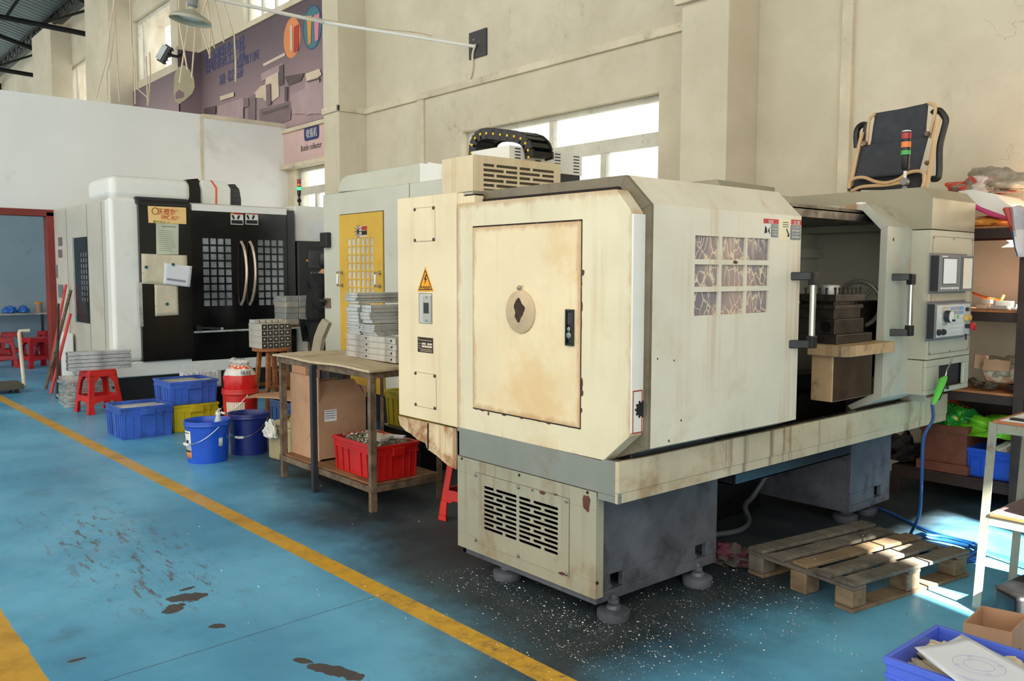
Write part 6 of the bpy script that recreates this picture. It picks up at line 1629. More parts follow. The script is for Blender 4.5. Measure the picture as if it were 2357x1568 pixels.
# buckets
def bk_(px, pyb, rpx, pyt, y_hint=None):
    b_ = P(px, pyb, 'Z', 0); dist = (b_-EYE).dot(_f); r_ = rpx*dist/FPX
    c = b_+Vector((b_.x, b_.y, 0)).normalized()*r_*.85; c.z = 0
    h_ = CAMH-(0)  # height from pixel
    hh = P(px, pyt, 'X', c.x).z
    return c, r_, hh
c, r_, hh = bk_(479,1068,51,965); M_bk = paint('bright_blue_bucket', (28,84,196), .3, var=.05, vs=3, dirt=(24,50,110), da=.2, ds=5)
b1 = bucket('bright blue bucket with white and orange label and small bottle inside, nearest the floor line', (c.x, c.y, 0), r_, hh, M_bk, rz=R(8))
def arc_label(parent, R_, z0, z1, a0, a1, mat, nm, k0=.88, h=1, off=.0015):
    g = MB(); n = 10; inner, outer = [], []
    def rad(z): return R_*(k0+(.965-k0)*z/(h*.86))
    for i in range(n):
        A0, A1 = a0+(a1-a0)*i/n, a0+(a1-a0)*(i+1)/n
        g.face([((rad(z)+off)*math.cos(a), (rad(z)+off)*math.sin(a), z) for a, z in ((A0,z0),(A1,z0),(A1,z1),(A0,z1))])
    o_ = g.build(nm, mat, parent, local=True, smooth=True); sd_ = o_.modifiers.new('th', 'SOLIDIFY'); sd_.thickness = .001; return o_
arc_label(b1, r_, hh*.30, hh*.78, R(-112), R(-78), M_w, 'bucket_label', h=hh)
arc_label(b1, r_, hh*.12, hh*.28, R(-112), R(-78), M_orange_p, 'bucket_label', h=hh)
arc_label(b1, r_, hh*.40, hh*.60, R(2), R(14), M_w, 'bucket_print', h=hh)
arc_label(b1, r_, hh*.72, hh*.74, R(-106), R(-84), M_ink, 'label_print', h=hh, off=.003)
arc_label(b1, r_, hh*.48, hh*.56, R(-100), R(-88), M_ink, 'label_print', h=hh, off=.003)
arc_label(b1, r_, hh*.27, hh*.31, R(-110), R(-82), M_ink, 'label_print', h=hh, off=.003)
bt = thing('plastic_bottle', 'small clear bottle with white flip cap sticking out of the blue bucket', 'bottle', (c.x+r_*.45, c.y+r_*.35, .02))
g = MB(); zz = hh-.0; g.lathe([(.03,.01),(.034,.03),(.034,zz-.04),(.016,zz+.015),(.016,zz+.02)], (c.x+r_*.45, c.y+r_*.35, .02), 18); g.build('bottle_body', paint('clear_plastic', (196,204,210), .15), bt, smooth=True)
g = MB(); g.lathe([(.02,zz+.02),(.02,zz+.045)], (c.x+r_*.45, c.y+r_*.35, .02), 16); g.obox((c.x+r_*.45+.015, c.y+r_*.35, .02+zz+.06), (.05,.02,.008), (0,-.5,0)); g.build('bottle_cap', M_w, bt, smooth=True)
c2, r2, hh2 = bk_(566,1050,46,950); M_nv = paint('navy_bucket', (22,38,110), .35, var=.06, vs=3)
bucket('navy blue bucket with wire handle standing behind the bright blue bucket', (c2.x-.0, c2.y+.03, 0), r2, hh2, M_nv, rz=R(40))
cr3 = P(552,905,'Z',.30)
br = bucket('red bucket under a red and white plastic sack', (-7.75, 3.30, 0), .165, P(550,893,'X',-7.75).z, M_red, rz=R(0))
hb = P(550,893,'X',-7.75).z
arc_label(br, .165, hb*.25, hb*.72, R(-75), R(-8), M_creamp, 'bucket_label', h=hb)
sk_ = thing('plastic_sack', 'red and white printed plastic sack standing in the red bucket', 'bag', (-7.75, 3.30, hb-.06))
def sack_mat():
    t = NT('printed_sack_film'); v = t.coord(); s = t.n('ShaderNodeSeparateXYZ'); t.set(s.inputs[0], v)
    zz_ = t.math('ADD', s.outputs[2], t.math('MULTIPLY', t.math('SUBTRACT', t.noise(v, 9, 2, .5), .5), .03))
    c = t.mix(t.ramp(zz_, .185, .19), lin((206,30,28)), lin((220,216,208)))
    c = t.mix(t.math('MULTIPLY', t.ramp(zz_, .245, .25), t.ramp(zz_, .285, .29, 1, 0)), c, t.mix(t.ramp(t.noise(v, 40, 2), .48, .52), lin((214,84,40)), lin((226,214,196))))
    t.bsdf(c, .25); return t.m
sh_h = P(548,826,'X',-7.75).z-(hb-.06)
def sackring(zs, seed):
    g = MB(); n = 48; rings = []
    for z_, rx_, ry_ in zs:
        rings.append([g.b.verts.new((rx_*math.cos(2*math.pi*k/n)*(1+.10*mnoise.noise(Vector((math.cos(2*math.pi*k/n)*2.2, math.sin(2*math.pi*k/n)*2.2, z_*9+seed)))), ry_*math.sin(2*math.pi*k/n)*(1+.14*mnoise.noise(Vector((k*.45, z_*14, seed)))), z_+.012*mnoise.noise(Vector((k*.4, z_*8, seed+3))))) for k in range(n)])
    for a, b in zip(rings, rings[1:]):
        for k in range(n): g.b.faces.new((a[k], a[(k+1)%n], b[(k+1)%n], b[k]))
    g.b.faces.new(rings[-1]); g.b.faces.new(rings[0][::-1]); return g
H_ = sh_h
g = sackring([(0,.13,.12),(H_*.1,.15,.14),(H_*.3,.165,.15),(H_*.5,.165,.145),(H_*.68,.155,.12),(H_*.78,.145,.085),(H_*.84,.14,.06)], 3)
g.build('sack_body', sack_mat(), sk_, smooth=True, local=True)
g = sackring([(H_*.83,.13,.055),(H_*.88,.15,.065),(H_*.93,.165,.075),(H_*.98,.15,.06),(H_*1.0,.10,.03)], 9); g.build('sack_neck', paint('clear_film', (206,202,198), .2), sk_, smooth=True, local=True)
tq = text('味精', 'lettering', M_ink, sk_, (-7.59, 3.24, hb+.14), (.5,.86,0), (0,0,1), .05, width=.09)
# jerrycan with white bag
jc = P(640,1064,'Z',0)
jn = thing('jerrycan', 'dirty beige plastic jerrycan with a white bag draped over it, left of the table', 'jerrycan', (jc.x-.05, jc.y+.14, 0), R(10))
M_jc = paint('dirty_translucent_plastic', (172,160,122), .45, var=.08, vs=3, dirt=(112,94,62), da=.5, ds=5, streak=(96,78,50), sa=.6)
jh = P(640,958,'X',jc.x-.05).z-.04
g = MB(); g.box(-.15,.15,-.12,.12,0,jh*.86); 
g.hexa([(-.15,-.12,jh*.86),(.15,-.12,jh*.86),(.15,.12,jh*.86),(-.15,.12,jh*.86)], [(-.11,-.08,jh),(.11,-.08,jh),(.11,.08,jh),(-.11,.08,jh)]); g.build('can_body', M_jc, jn, bevel=.025, local=True, segs=4)
g = MB(); g.lathe([(.04,jh-.002),(.04,jh+.03),(.03,jh+.032)], (-.06,0,0), 18); g.build('can_cap', paint('olive_cap', (110,100,60), .5), jn, smooth=True, local=True)
g = MB(); g.tube([(-.0,0,jh-.004),(.02,0,jh+.03),(.09,0,jh+.03),(.11,0,jh-.004)], .012, 8); g.build('can_handle', M_jc, jn, smooth=True, local=True)
wb = blob((0,0,0), (.075,.03,.115), seed=5, sub=5, amp=.35, f=2.2); o_ = wb.build('white_bag', paint('white_film_bag', (214,212,204), .35, var=.05, vs=8, dirt=(150,150,110), da=.25, ds=9), None, smooth=True, local=True)
jp = P(624,1010,'Y',jc.y-.02); o_.location = (jp.x, jc.y-.025, P(624,1008,'Y',jc.y-.02).z); o_.rotation_euler = (0,0,R(12)); tag(o_, 'crumpled white plastic bag hanging on the front of the beige jerrycan', 'bag')
wb = blob((0,0,0), (.10,.05,.05), seed=8, sub=5, amp=.35, f=2.2); o_ = wb.build('white_bag', bpy.data.materials['white_film_bag'], None, smooth=True, local=True)
o_.location = (jc.x+.12, jc.y+.2, P(655,975,'Y',jc.y+.2).z); tag(o_, 'white plastic bag tucked behind the table leg beside the jerrycan', 'bag')
# big blue bin with torn cardboard on it
bb = crate('large dark blue bin under a torn cardboard sheet behind the jerrycan', .62, .42, P(640,925,'Y',3.35).z, paint('dusty_blue_bin', (44,80,128), .5, dirt=(30,44,66), da=.3), (P(652,960,'Y',3.35).x-.02, 3.58, 0))
g = MB(); zc_ = P(640,925,'Y',3.35).z+.004
pts = [P(a, b, 'Z', zc_) for a, b in ((563,918),(590,909),(650,904),(700,896),(716,905),(700,930),(672,925),(640,919),(620,917),(590,916))]
g.hexa([(p.x, p.y, zc_) for p in pts], [(p.x, p.y, zc_+.012) for p in pts]); tag(g.build('torn_cardboard', M_card), 'torn flat cardboard sheet lying on the dark blue bin', 'cardboard')
# wooden stool with drilled blocks
ws = P(617,802,'Z',.74)
SX, SY = ws.x-.10, ws.y+.08
wsn = thing('wooden_stool', 'tall brown wooden stool carrying drilled aluminium blocks', 'stool', (SX, SY, 0), R(6))
g = MB(); g.lathe([(.18,.705),(.19,.712),(.19,.732),(.18,.738)], (0,0,0), 28); g.build('seat', M_wood, wsn, smooth=True, local=True)
for a in range(4):
    an = R(45+90*a); g = MB(); g.obox((0,0,0), (.04,.04,.72)); M_ = Matrix.Translation((.155*math.cos(an), .155*math.sin(an), .353)) @ Matrix.Rotation(R(6.5)*math.sin(an), 4, 'X') @ Matrix.Rotation(-R(6.5)*math.cos(an), 4, 'Y'); g.xform(M_); g.build('leg', M_wood, wsn, bevel=.004, local=True)
for k in range(4):
    g = MB(); g.obox((0,-.145,.30+.05*(k%2)), (.28,.022,.03)); g.xform(Matrix.Rotation(k*math.pi/2, 4, 'Z')); g.build('stretcher', M_wood, wsn, bevel=.002, local=True)
bx1 = P(615,770,'X',SX+.14); 
M_warm = paint('satin_aluminium', (214,206,192), .4, .55, var=.06, vs=5)
M_dblk = paint('dark_milled_face', (70,72,74), .35, .7, var=.1, vs=9)
ysB = SY-.16; bw = .062; bhh = .062
for i in range(5):
    for j in range(4):
        r_ = thing('drilled_block', 'small drilled aluminium block in the stack on the wooden stool', 'metal block', (SX-.02, ysB+i*bw+bw/2, .739+j*bhh), 0, 'drilled blocks on the wooden stool')
        g = MB(); g.box(-.15,.15,-bw/2+.0008,bw/2-.0008,0,bhh-.001); g.build('block_body', M_warm, r_, bevel=.0015, local=True)
        g = MB(); g.box(.15,.1515,-bw/2+.003,bw/2-.003,.003,bhh-.004); g.build('milled_face', M_dblk, r_, local=True)
        g = MB(); g.lathe([(.011,0),(.010,.002),(.004,.003)], (.1515,0,bhh/2), 14, 'X'); g.build('bore', M_alu, r_, local=True)
for k in range(5):
    slab('aluminium_offcut', 'thin bright offcut lying along the top of the drilled blocks', 'metal plate', 'offcuts on the drilled blocks', (SX-.10+.0*k, ysB+.03+k*.065, .739+4*bhh+.018), (.12,.055,.034), R(2*k), M_alu)
# second stand with block stack
s2 = P(687,745,'X',-9.6); S2X, S2Y, S2Z = -9.6, s2.y, s2.z
stn = thing('metal_stand', 'grey steel stand carrying shiny aluminium blocks in front of the black machine', 'stand', (S2X, S2Y, 0))
g = MB(); g.box(-.25,.22,-.25,.30,S2Z-.03,S2Z); g.build('stand_top', M_rust, stn, local=True, bevel=.002)
for x in (-.23,.19):
    for y in (-.22,.27): g = MB(); g.box(x-.022,x+.022,y-.022,y+.022,0,S2Z-.03); g.build('leg', M_rust, stn, local=True, bevel=.002)
g = MB(); g.box(-.21,.17,.26,.28,.3,.33); g.box(-.21,.17,-.23,-.21,.3,.33); g.build('stretcher', M_rust, stn, local=True)
sb0 = P(637,740,'X',S2X+.18).y; sb1 = P(718,740,'X',S2X+.18).y; sh_ = P(687,682,'X',S2X+.18).z-S2Z
random.seed(9)
gi = 0
for row in range(5):
    for k in range(3):
        y0 = S2Y-.23+k*.175; g = MB(); hh_ = sh_/5
        g.box(-.16+random.uniform(0,.02), .16+random.uniform(-.01,.01), 0, .165, 0, hh_-.002); o_ = g.build('aluminium_block', M_alu if (row+k)%3 else M_warm, None, local=True, bevel=.003)
        o_.location = (S2X-.02, y0, S2Z+.001+row*hh_); tag(o_, 'shiny rectangular aluminium block stacked on the grey steel stand', 'metal block', 'blocks on the steel stand')
# leaning plank
q0, q1 = P(733,806,'Y',3.9), P(748,735,'Y',3.9)
g = MB(); g.prism(pq([(720,812),(740,812),(745,780),(760,744),(746,734),(737,748),(727,775)], 3.95), 'Y', 3.93, 3.97); o_ = g.build('wooden_offcut', paint('grey_driftwood', (168,158,136), .8, dirt=(120,108,86), da=.4)); tag(o_, 'bent grey wooden offcut standing up behind the worktable', 'wood')
zlow_ = min(v.co.z for v in o_.data.vertices)+o_.location.z
g = MB(); g.box(o_.location.x-.05, o_.location.x+.2, 3.91, 4.15, 0, zlow_-.002); tag(g.build('scrap_bin', M_dark, bevel=.01), 'dark steel scrap bin behind the worktable with a wooden offcut standing on it', 'bin')
# small brown carton behind the box
g = MB(); q0 = P(672,880,'Y',3.75); q1 = P(705,842,'Y',3.75); g.box(q0.x, q1.x-.02, 3.75, 3.9, .5, q1.z); g.box(q0.x, q1.x-.02, 3.76, 3.89, 0, .5); tag(g.build('brown_carton', M_card, bevel=.003), 'small brown carton standing behind the tall cardboard box', 'box')
# rods leaning in the doorway corner
rods = [((106,842),(152,655),'red_pole',M_red,.016,'long red pole leaning furthest upright beside the doorway'),((103,845),(163,668),'rusty_pole',M_rust,.02,'brown rusty pole leaning across the red door frame'),((115,845),(162,722),'red_rod',M_red,.018,'short red rod leaning to the right beside the doorway'),((128,842),(135,700),'dark_broomstick',M_anthr,.014,'dark broomstick standing upright behind the brown pole')]
for (a, b, nm, m_, r_, lb_) in rods:
    fp = P(a[0]+28, 850, 'Z', 0); 
    A_ = P(*a, 'Y', 2.72); A_ = P(a[0], 858, 'Z', 0.02); yo = -.045*rods.index((a, b, nm, m_, r_, lb_)); A_ = Vector((P(a[0], 850, 'Y', 2.62+yo).x, 2.62+yo, .02)); B_p = P(*b, 'Y', 2.90+yo)
    g = MB(); g.tube([A_, B_p], r_, 8); tag(g.build(nm, m_, smooth=True), lb_, 'pole')
# white sheet behind rods
g = MB(); q0, q1 = P(140,803,'Y',2.9), P(165,768,'Y',2.9); g.box(q0.x, q1.x, 2.90, 2.915, .02, q1.z); tag(g.build('white_board_piece', M_white_panel), 'small white board leaning against the beige machine side', 'board')
# hand truck with L handle
tr_ = thing('platform_trolley', 'low dark platform trolley with cream L-shaped handle at the left edge', 'trolley', (-11.9, 1.9, 0))
t0 = P(50,905,'Z',0)
g = MB(); g.box(t0.x-.42, t0.x+.02, t0.y-1.0, t0.y+.03, .05, .12); g.build('platform', paint('dark_bronze_platform', (84,76,62), .5), tr_, bevel=.006)
for dx in (-.38,-.03):
    for dy in (-.9,-.05): g = MB(); g.lathe([(.025,-.012),(.025,.012)], (t0.x+dx, t0.y+dy, .026), 16, 'X'); g.build('wheel', M_black, tr_)
hz1 = P(44,762,'X',t0.x).z; hy = P(53,830,'X',t0.x).y
g = MB(); g.tube([(t0.x,hy,.10),(t0.x,hy-.03,hz1-.03),(t0.x,hy-.02,hz1),(t0.x,P(68,758,'X',t0.x).y,hz1)], .022, 8); g.build('handle_bar', M_trim, tr_, smooth=True)
# room behind the doorway: table, bags, jar, stools
rt = thing('canteen_table', 'thin grey table seen through the red doorway', 'table', (-17.2, 2.6, 0))
tzr = P(60,721,'X',-16.9).z
g = MB(); g.box(-17.45,-16.9,1.2,P(119,721,'X',-16.9).y+.3,tzr-.03,tzr); g.build('table_top', M_alu_rough, rt, bevel=.003)
for y in (1.3, P(99,750,'X',-16.9).y, 4.1): g = MB(); g.box(-16.95,-16.91,y-.02,y+.02,0,tzr-.03); g.build('leg', M_dark, rt)
M_bb = paint('blue_bag_film', (36,104,190), .3, var=.15, vs=9)
for px, w_, lb_ in ((22,.13,'larger blue plastic bag on the grey canteen table'),(54,.11,'smaller blue plastic bag beside the first on canteen table')):
    c = P(px, 719, 'X', -17.1); o_ = blob((0,0,0), (.12,w_*.85,.11), seed=px, sub=4, amp=.2).build('blue_bag', M_bb, None, smooth=True, local=True); o_.location = (-17.1, c.y, tzr+.001); tag(o_, lb_, 'bag')
c = P(90,719,'X',-17.1); jr = thing('jar', 'clear jar with yellow lid on the grey canteen table', 'jar', (-17.1, c.y, tzr)); g = MB(); g.lathe([(.06,.001),(.06,.15)], (0,0,0), 18); g.build('jar_body', paint('amber_jar', (168,140,120), .2), jr, smooth=True, local=True)
g = MB(); g.lathe([(.064,.15),(.064,.185)], (0,0,0), 18); g.build('jar_lid', M_yelp, jr, smooth=True, local=True)
M_stool2 = paint('deep_red_plastic', (176,26,34), .38, var=.08, vs=4)
for k, (px, py, lb_) in enumerate(((8,838,'red stool nearest the left edge, seen through the doorway'),(88,838,'red stool in front of the table leg, seen through the doorway'),(32,800,'red stool pushed against the canteen table, back row on the left'),(122,800,'red stool beside the door frame, back row on the right'))):
    c = P(px, py+8, 'Z', 0) if k < 2 else Vector((-16.66, P(px,780,'X',-16.5).y, 0))
    plastic_stool(lb_, (c.x-.05 if k < 2 else c.x, c.y, 0), R(12 if k%2 else -6), M_stool2, h=.47, b=.21, t=.15)
# ================================================================== RIGHT SIDE: SHELVES, CHAIR, PALLET, CART, FOREGROUND BOXES
SY0, SY1 = 5.8, 6.3
SXL, SXR = P(2052,1062,'Y',SY0).x, .2
M_shelf = paint('dark_brown_steel', (62,48,44), .5, .2, var=.12, vs=5, dirt=(40,30,26), da=.4)
M_sedge = paint('orange_wood_edge', (176,112,66), .6, var=.1, vs=9)
sh = thing('shelf_rack', 'long dark brown wall shelving with orange board edges behind the lathe', 'shelving', (-1, 6.05, 0))
zl = [.19, P(2300,905,'Y',SY0).z, P(2300,714,'Y',SY0).z, P(2300,519,'Y',SY0).z]
for k, z in enumerate(zl):
    x0_ = SXL if k == 0 else P(2100,800,'Y',SY0).x+(-.02)
    g = MB(); g.box(x0_, SXR, SY0-.0, SY1, z-.016, z); g.build('shelf_board', M_sedge if k else M_shelf, sh, bevel=.002)
    g = MB(); g.box(x0_, SXR, SY0+.004, SY0+.03, z-.075, z-.0165); g.box(x0_, SXR, SY1-.03, SY1, z-.075, z-.0165); g.build('shelf_beam', M_shelf, sh, bevel=.002)
for x in (P(2345,1000,'Y',SY0).x, SXL+.04, SXR-.04):
    for y in (SY0-.04, SY1-.03):
        g = MB(); g.box(x-.03, x+.03, y, y+.035, 0, zl[3]-.08 if x < -.5 and x > -2.3 else zl[0]-.08 if x < -2.3 else zl[3]-.08); g.build('shelf_post', M_shelf, sh, bevel=.002)
# --- bags on the top shelf
zt = zl[3]
def bagat(nm, label, px, py, r_, seed, mat, yy, cat='bag', amp=.28, rz=0, z=None, f=2.2, squash=0.0):
    c = P(px, py, 'Y', yy); o_ = blob((0,0,0), r_, seed=seed, sub=5, amp=amp, f=f, squash=squash).build(nm, mat, None, smooth=True, local=True)
    o_.location = (c.x, yy, (z if z is not None else c.z)); o_.rotation_euler = (0,0,rz); return tag(o_, label, cat)
def patch_mat(name, a, b, s, lo, hi, rough=.3, c3=None):
    t = NT(name); v = t.coord(); n_ = t.noise(v, s, 3, .5, .4); c = t.mix(t.ramp(n_, lo, hi), lin(a), lin(b))
    if c3: c = t.mix(t.ramp(t.noise(t.mapping(v,(1,1,1),(4,4,4)), s*1.3, 2, .5), .56, .6), c, lin(c3))
    t.bsdf(c, rough, 0, t.noise(v, 22, 4, .6), .4, .01); return t.m
M_orangebag = paint('mustard_bag_film', (206,140,56), .3, var=.15, vs=5)
g = MB(); xq0, xq1 = P(2225,500,'Y',6.0).x, P(2322,500,'Y',6.0).x
hq = P(2280,486,'Y',6.0).z-zt
o_ = blob((0,0,0), ((xq1-xq0)*.56,.20,hq*.62), seed=4, sub=5, amp=.12).build('mustard_bag', M_orangebag, None, smooth=True, local=True); o_.location = ((xq0+xq1)/2, 6.03, zt+.001); tag(o_, 'mustard yellow bag lying at the bottom of the pile on the top shelf', 'bag')
ztop_b = zt+hq*1.25
wp = thing('bedding_bag', 'white and pink bedding bag in sunlight on top of the mustard bag', 'bag', ((xq0+xq1)/2, 6.03, ztop_b))
def wedge(nm, pts, y0, y1, mat, par):
    q_ = [(P(a, b, 'Y', y0).x, P(a, b, 'Y', y0).z) for a, b in pts]
    g = MB(); g.prism(q_, 'Y', y0, y1); o_ = g.build(nm, mat, par, bevel=.02, segs=3); return o_
wedge('bag_body', [(2204,440),(2240,436),(2290,448),(2330,478),(2357,498),(2357,500),(2320,500),(2260,478),(2225,458)], 5.86, 6.28, paint('sunlit_white_fabric', (238,232,222), .7, var=.02, vs=3), wp)
wedge('pink_side', [(2232,460),(2262,480),(2322,500),(2318,508),(2280,499),(2240,480)], 5.855, 6.2, paint('magenta_fabric', (206,66,120), .6, var=.08), wp)
M_redbag = patch_mat('red_printed_film', (206,72,48), (150,136,118), 6, .42, .52, .25, (214,196,186))
M_clearbag = paint('dusty_clear_film', (158,146,126), .25, var=.14, vs=6, dirt=(110,98,80), da=.4)
zr1 = P(2250,440,'Y',6.1).z
rb = thing('film_bag', 'crumpled clear bag with red printed packaging on top of the shelf pile', 'bag', (P(2260,430,'Y',6.1).x, 6.1, zr1))
g = blob((0,0,0), (.24,.12,.13), seed=12, sub=5, amp=.3, f=1.7); g.xform(Matrix.Translation(P(2300,436,'Y',6.16)+Vector((0,0,-.02)))); g.build('clear_bag', M_clearbag, rb, smooth=True)
g = blob((0,0,0), (.20,.12,.10), seed=15, sub=5, amp=.35, f=1.9); g.xform(Matrix.Translation(P(2246,444,'Y',6.08)+Vector((0,0,-.02)))); g.build('red_packaging', M_redbag, rb, smooth=True)
# striped woven bag hanging over the edge
def stripe_mat():
    t = NT('striped_woven_plastic'); v = t.coord(); s = t.n('ShaderNodeSeparateXYZ'); t.set(s.inputs[0], v)
    fx = t.math('FRACT', t.math('MULTIPLY', t.math('ADD', s.outputs[0], t.math('MULTIPLY', s.outputs[2], .25)), 3.1)); fz = t.math('FRACT', t.math('MULTIPLY', t.math('SUBTRACT', s.outputs[2], t.math('MULTIPLY', s.outputs[0], .15)), 3.0))
    a = t.ramp(fx, .48, .5); b = t.ramp(fz, .48, .5)
    c = t.mix(a, lin((222,214,210)), lin((60,110,176))); c = t.mix(b, c, t.mix(a, lin((190,184,186)), lin((200,78,70))))
    t.bsdf(c, .5); return t.m
g = MB(); ys = SY0-.09
cl = [[None]*11 for _ in range(13)]
pl_ = [(2314,478,2390,478),(2318,495,2390,500),(2322,520,2390,524),(2328,545,2392,548),(2333,570,2392,574),(2342,592,2392,588)]
for j in range(11):
    t_ = j/10; p = P(2314+76*t_, 478, 'Y', ys); cl[0][j] = g.b.verts.new((p.x, 6.15, p.z-.02)); cl[1][j] = g.b.verts.new((p.x, 5.85, p.z+.012+.01*math.sin(j)))
for i in range(6):
    a, b, c_, d_ = pl_[i]
    for j in range(11):
        t_ = j/10; p = P(a+(c_-a)*t_, b+(d_-b)*t_, 'Y', ys); p.y += .03*math.sin(j*1.3+i*.5)-.02; cl[i+2][j] = g.b.verts.new(p)
for i in range(7):
    for j in range(10): g.b.faces.new((cl[i][j], cl[i][j+1], cl[i+1][j+1], cl[i+1][j]))
sb_ = g.build('striped_bag', stripe_mat(), None, smooth=True); sd_ = sb_.modifiers.new('th', 'SOLIDIFY'); sd_.thickness = .02; tag(sb_, 'red white and blue striped woven bag hanging over the top shelf edge', 'bag')
# --- small parts on the second shelf
rnd = random.Random(21); zs2 = zl[2]
x = P(2236,710,'Y',SY0).x
k = 0
while x < -.9:
    w_ = rnd.uniform(.05,.12); h_ = rnd.uniform(.03,.075); d_ = rnd.uniform(.06,.12)
    g = MB(); g.box(-w_/2,w_/2,-d_/2,d_/2,0,h_*.45); g.box(-w_/2,w_/2,d_*.1,d_/2,h_*.45,h_); 
    o_ = g.build('machined_fitting', (M_creamp, M_pale, M_w, M_alu)[k%4], None, local=True, bevel=.004); o_.location = (x+w_/2, SY0+.09+rnd.uniform(0,.08), zs2+.001); o_.rotation_euler = (0,0,rnd.uniform(-.15,.15)); tag(o_, 'small pale machined fitting in the row on the bright shelf by control panel', 'machine part', 'fittings on the bright shelf')
    x += w_+rnd.uniform(.012,.03); k += 1
g = MB(); g.tube(catmull([P(2226,668,'Y',6.3), P(2260,682,'Y',6.15), P(2300,691,'Y',6.05), (P(2310,700,'Y',6.05).x, 6.05, zs2+.09)], 6), .009, 6); tag(g.build('orange_cord', paint('orange_cord', (222,116,48), .5), smooth=True), 'orange cord sloping down to the bright shelf', 'cord')
# --- third shelf: taped carton in a film bag, clutter
zs1 = zl[1]
tc = thing('taped_carton', 'brown carton wrapped in clear tape and film on the middle shelf', 'box', (P(2305,890,'Y',6).x, 6.0, zs1))
c = P(2308,880,'Y',5.95); w_ = (P(2350,850,'Y',5.95).x-P(2262,850,'Y',5.95).x)
M_tape = patch_mat('taped_cardboard', (178,132,100), (206,186,164), 14, .4, .6, .25)
g = MB(); zc0 = P(2308,894,'Y',5.95).z; zc1 = P(2308,832,'Y',5.95).z
zc0 = zs1+.05
g.hexa([(c.x-w_*.36,5.88,zc0),(c.x+w_*.36,5.88,zc0),(c.x+w_*.36,6.12,zc0),(c.x-w_*.36,6.12,zc0)], [(c.x-w_*.5,5.86,zc1-.03),(c.x+w_*.5,5.86,zc1-.03),(c.x+w_*.5,6.14,zc1-.03),(c.x-w_*.5,6.14,zc1-.03)]); g.build('carton_body', M_tape, tc, bevel=.02, segs=3)
g = MB(); g.obox((c.x-w_*.02,5.85,zc1-.02), (w_*.7,.006,.07), (R(-14),0,0)); g.obox((c.x-w_*.52,5.9,zc1-.01), (.09,.006,.09), (R(-10),R(8),R(50))); g.build('flap', M_card, tc)
g = blob((c.x+w_*.35,6.0,zc1-.12), (.16,.12,.12), seed=31, sub=4, amp=.5, f=2.5); g.build('film_bag', M_clearbag, tc, smooth=True)
rnd = random.Random(2)
g = MB()
for k in range(60):
    x = rnd.uniform(P(2225,900,'Y',5.9).x, -1.3); g.obox((x, rnd.uniform(5.85,6.2), zs1+.018+rnd.uniform(0,.03)), (rnd.uniform(.03,.09), rnd.uniform(.02,.06), rnd.uniform(.01,.03)), (rnd.uniform(-.5,.5), rnd.uniform(-.4,.4), rnd.uniform(0,3)))
tag(g.build('metal_clutter', paint('grey_greasy_scrap', (104,96,84), .5, .3, var=.3, vs=12)), 'grey greasy scraps strewn along the middle shelf', 'scrap', kind='stuff')
# --- lowest shelf
zs0 = zl[0]
bxA, bxB = P(2118,1060,'Y',SY0+.02).x, P(2222,1076,'Y',SY0+.02).x; bh_ = P(2200,982,'Y',SY0+.02).z
rbx = thing('rust_brown_box', 'rust brown open box stuffed with green bags on the lowest shelf', 'box', ((bxA+bxB)/2, 6.0, zs0))
M_rb = paint('rust_brown_paint', (112,62,44), .6, var=.12, vs=4, dirt=(70,40,30), da=.4, ds=5)
g = MB(); o4 = [(bxA,SY0+.02),(bxB,SY0+.02),(bxB,6.25),(bxA,6.25)]; i4 = [(bxA+.012,SY0+.032),(bxB-.012,SY0+.032),(bxB-.012,6.238),(bxA+.012,6.238)]
g.frame_prism(o4, i4, 'Z', zs0+.002, bh_); g.box(bxA+.01, bxB-.01, SY0+.03, 6.24, zs0+.002, zs0+.014); g.build('box_body', M_rb, rbx, bevel=.002)
g = MB(); o5 = [(bxA-.01,SY0+.01),(bxB+.01,SY0+.01),(bxB+.01,6.26),(bxA-.01,6.26)]; g.frame_prism(o5, o4, 'Z', bh_-.05, bh_+.002); g.frame_prism([(bxA-.02,SY0),(bxB+.02,SY0),(bxB+.02,6.27),(bxA-.02,6.27)], o4, 'Z', zs0+.003, zs0+.065); g.build('box_trim', M_rb, rbx, bevel=.003)
M_gb = patch_mat('green_yellow_print', (28,140,66), (66,170,40), 5, .4, .6, .25, (222,176,40))
M_gb2 = patch_mat('leaf_green_film', (92,170,32), (120,196,48), 3, .4, .6, .2)
bagat('green_bag', 'shiny green and yellow bag bulging out of the rust brown box', 2186, 985, (.17,.13,.16), 7, M_gb, 5.98, z=bh_-.08, amp=.35)
bagat('printed_bag', 'orange and green printed bag behind on the rust brown box', 2178, 960, (.13,.09,.12), 17, patch_mat('orange_green_print', (230,140,40), (30,130,70), 7, .42, .5, .3, (204,60,40)), 6.12, z=bh_+.0, amp=.3)
bagat('leaf_green_bag', 'bright leaf green bag slumped over the blue crate on lowest shelf', 2312, 1010, (.22,.14,.11), 11, M_gb2, 5.98, z=zs0+.26, amp=.35)
bagat('leaf_green_bag', 'small dark green bag pushed under the middle shelf at far right', 2335, 940, (.16,.1,.06), 13, M_gb2, 6.1, z=zs0+.46, amp=.3)
bcx = P(2296,1090,'Y',SY0+.02).x+.03
bl = crate('small blue crate of bagged white parts on the lowest shelf behind the cart post', .46, .30, P(2300,1042,'Y',SY0+.02).z-zs0, paint('royal_blue_plastic', (36,84,196), .35, dirt=(24,44,90), da=.25), (bcx, 5.98, zs0+.002))
rnd = random.Random(8)
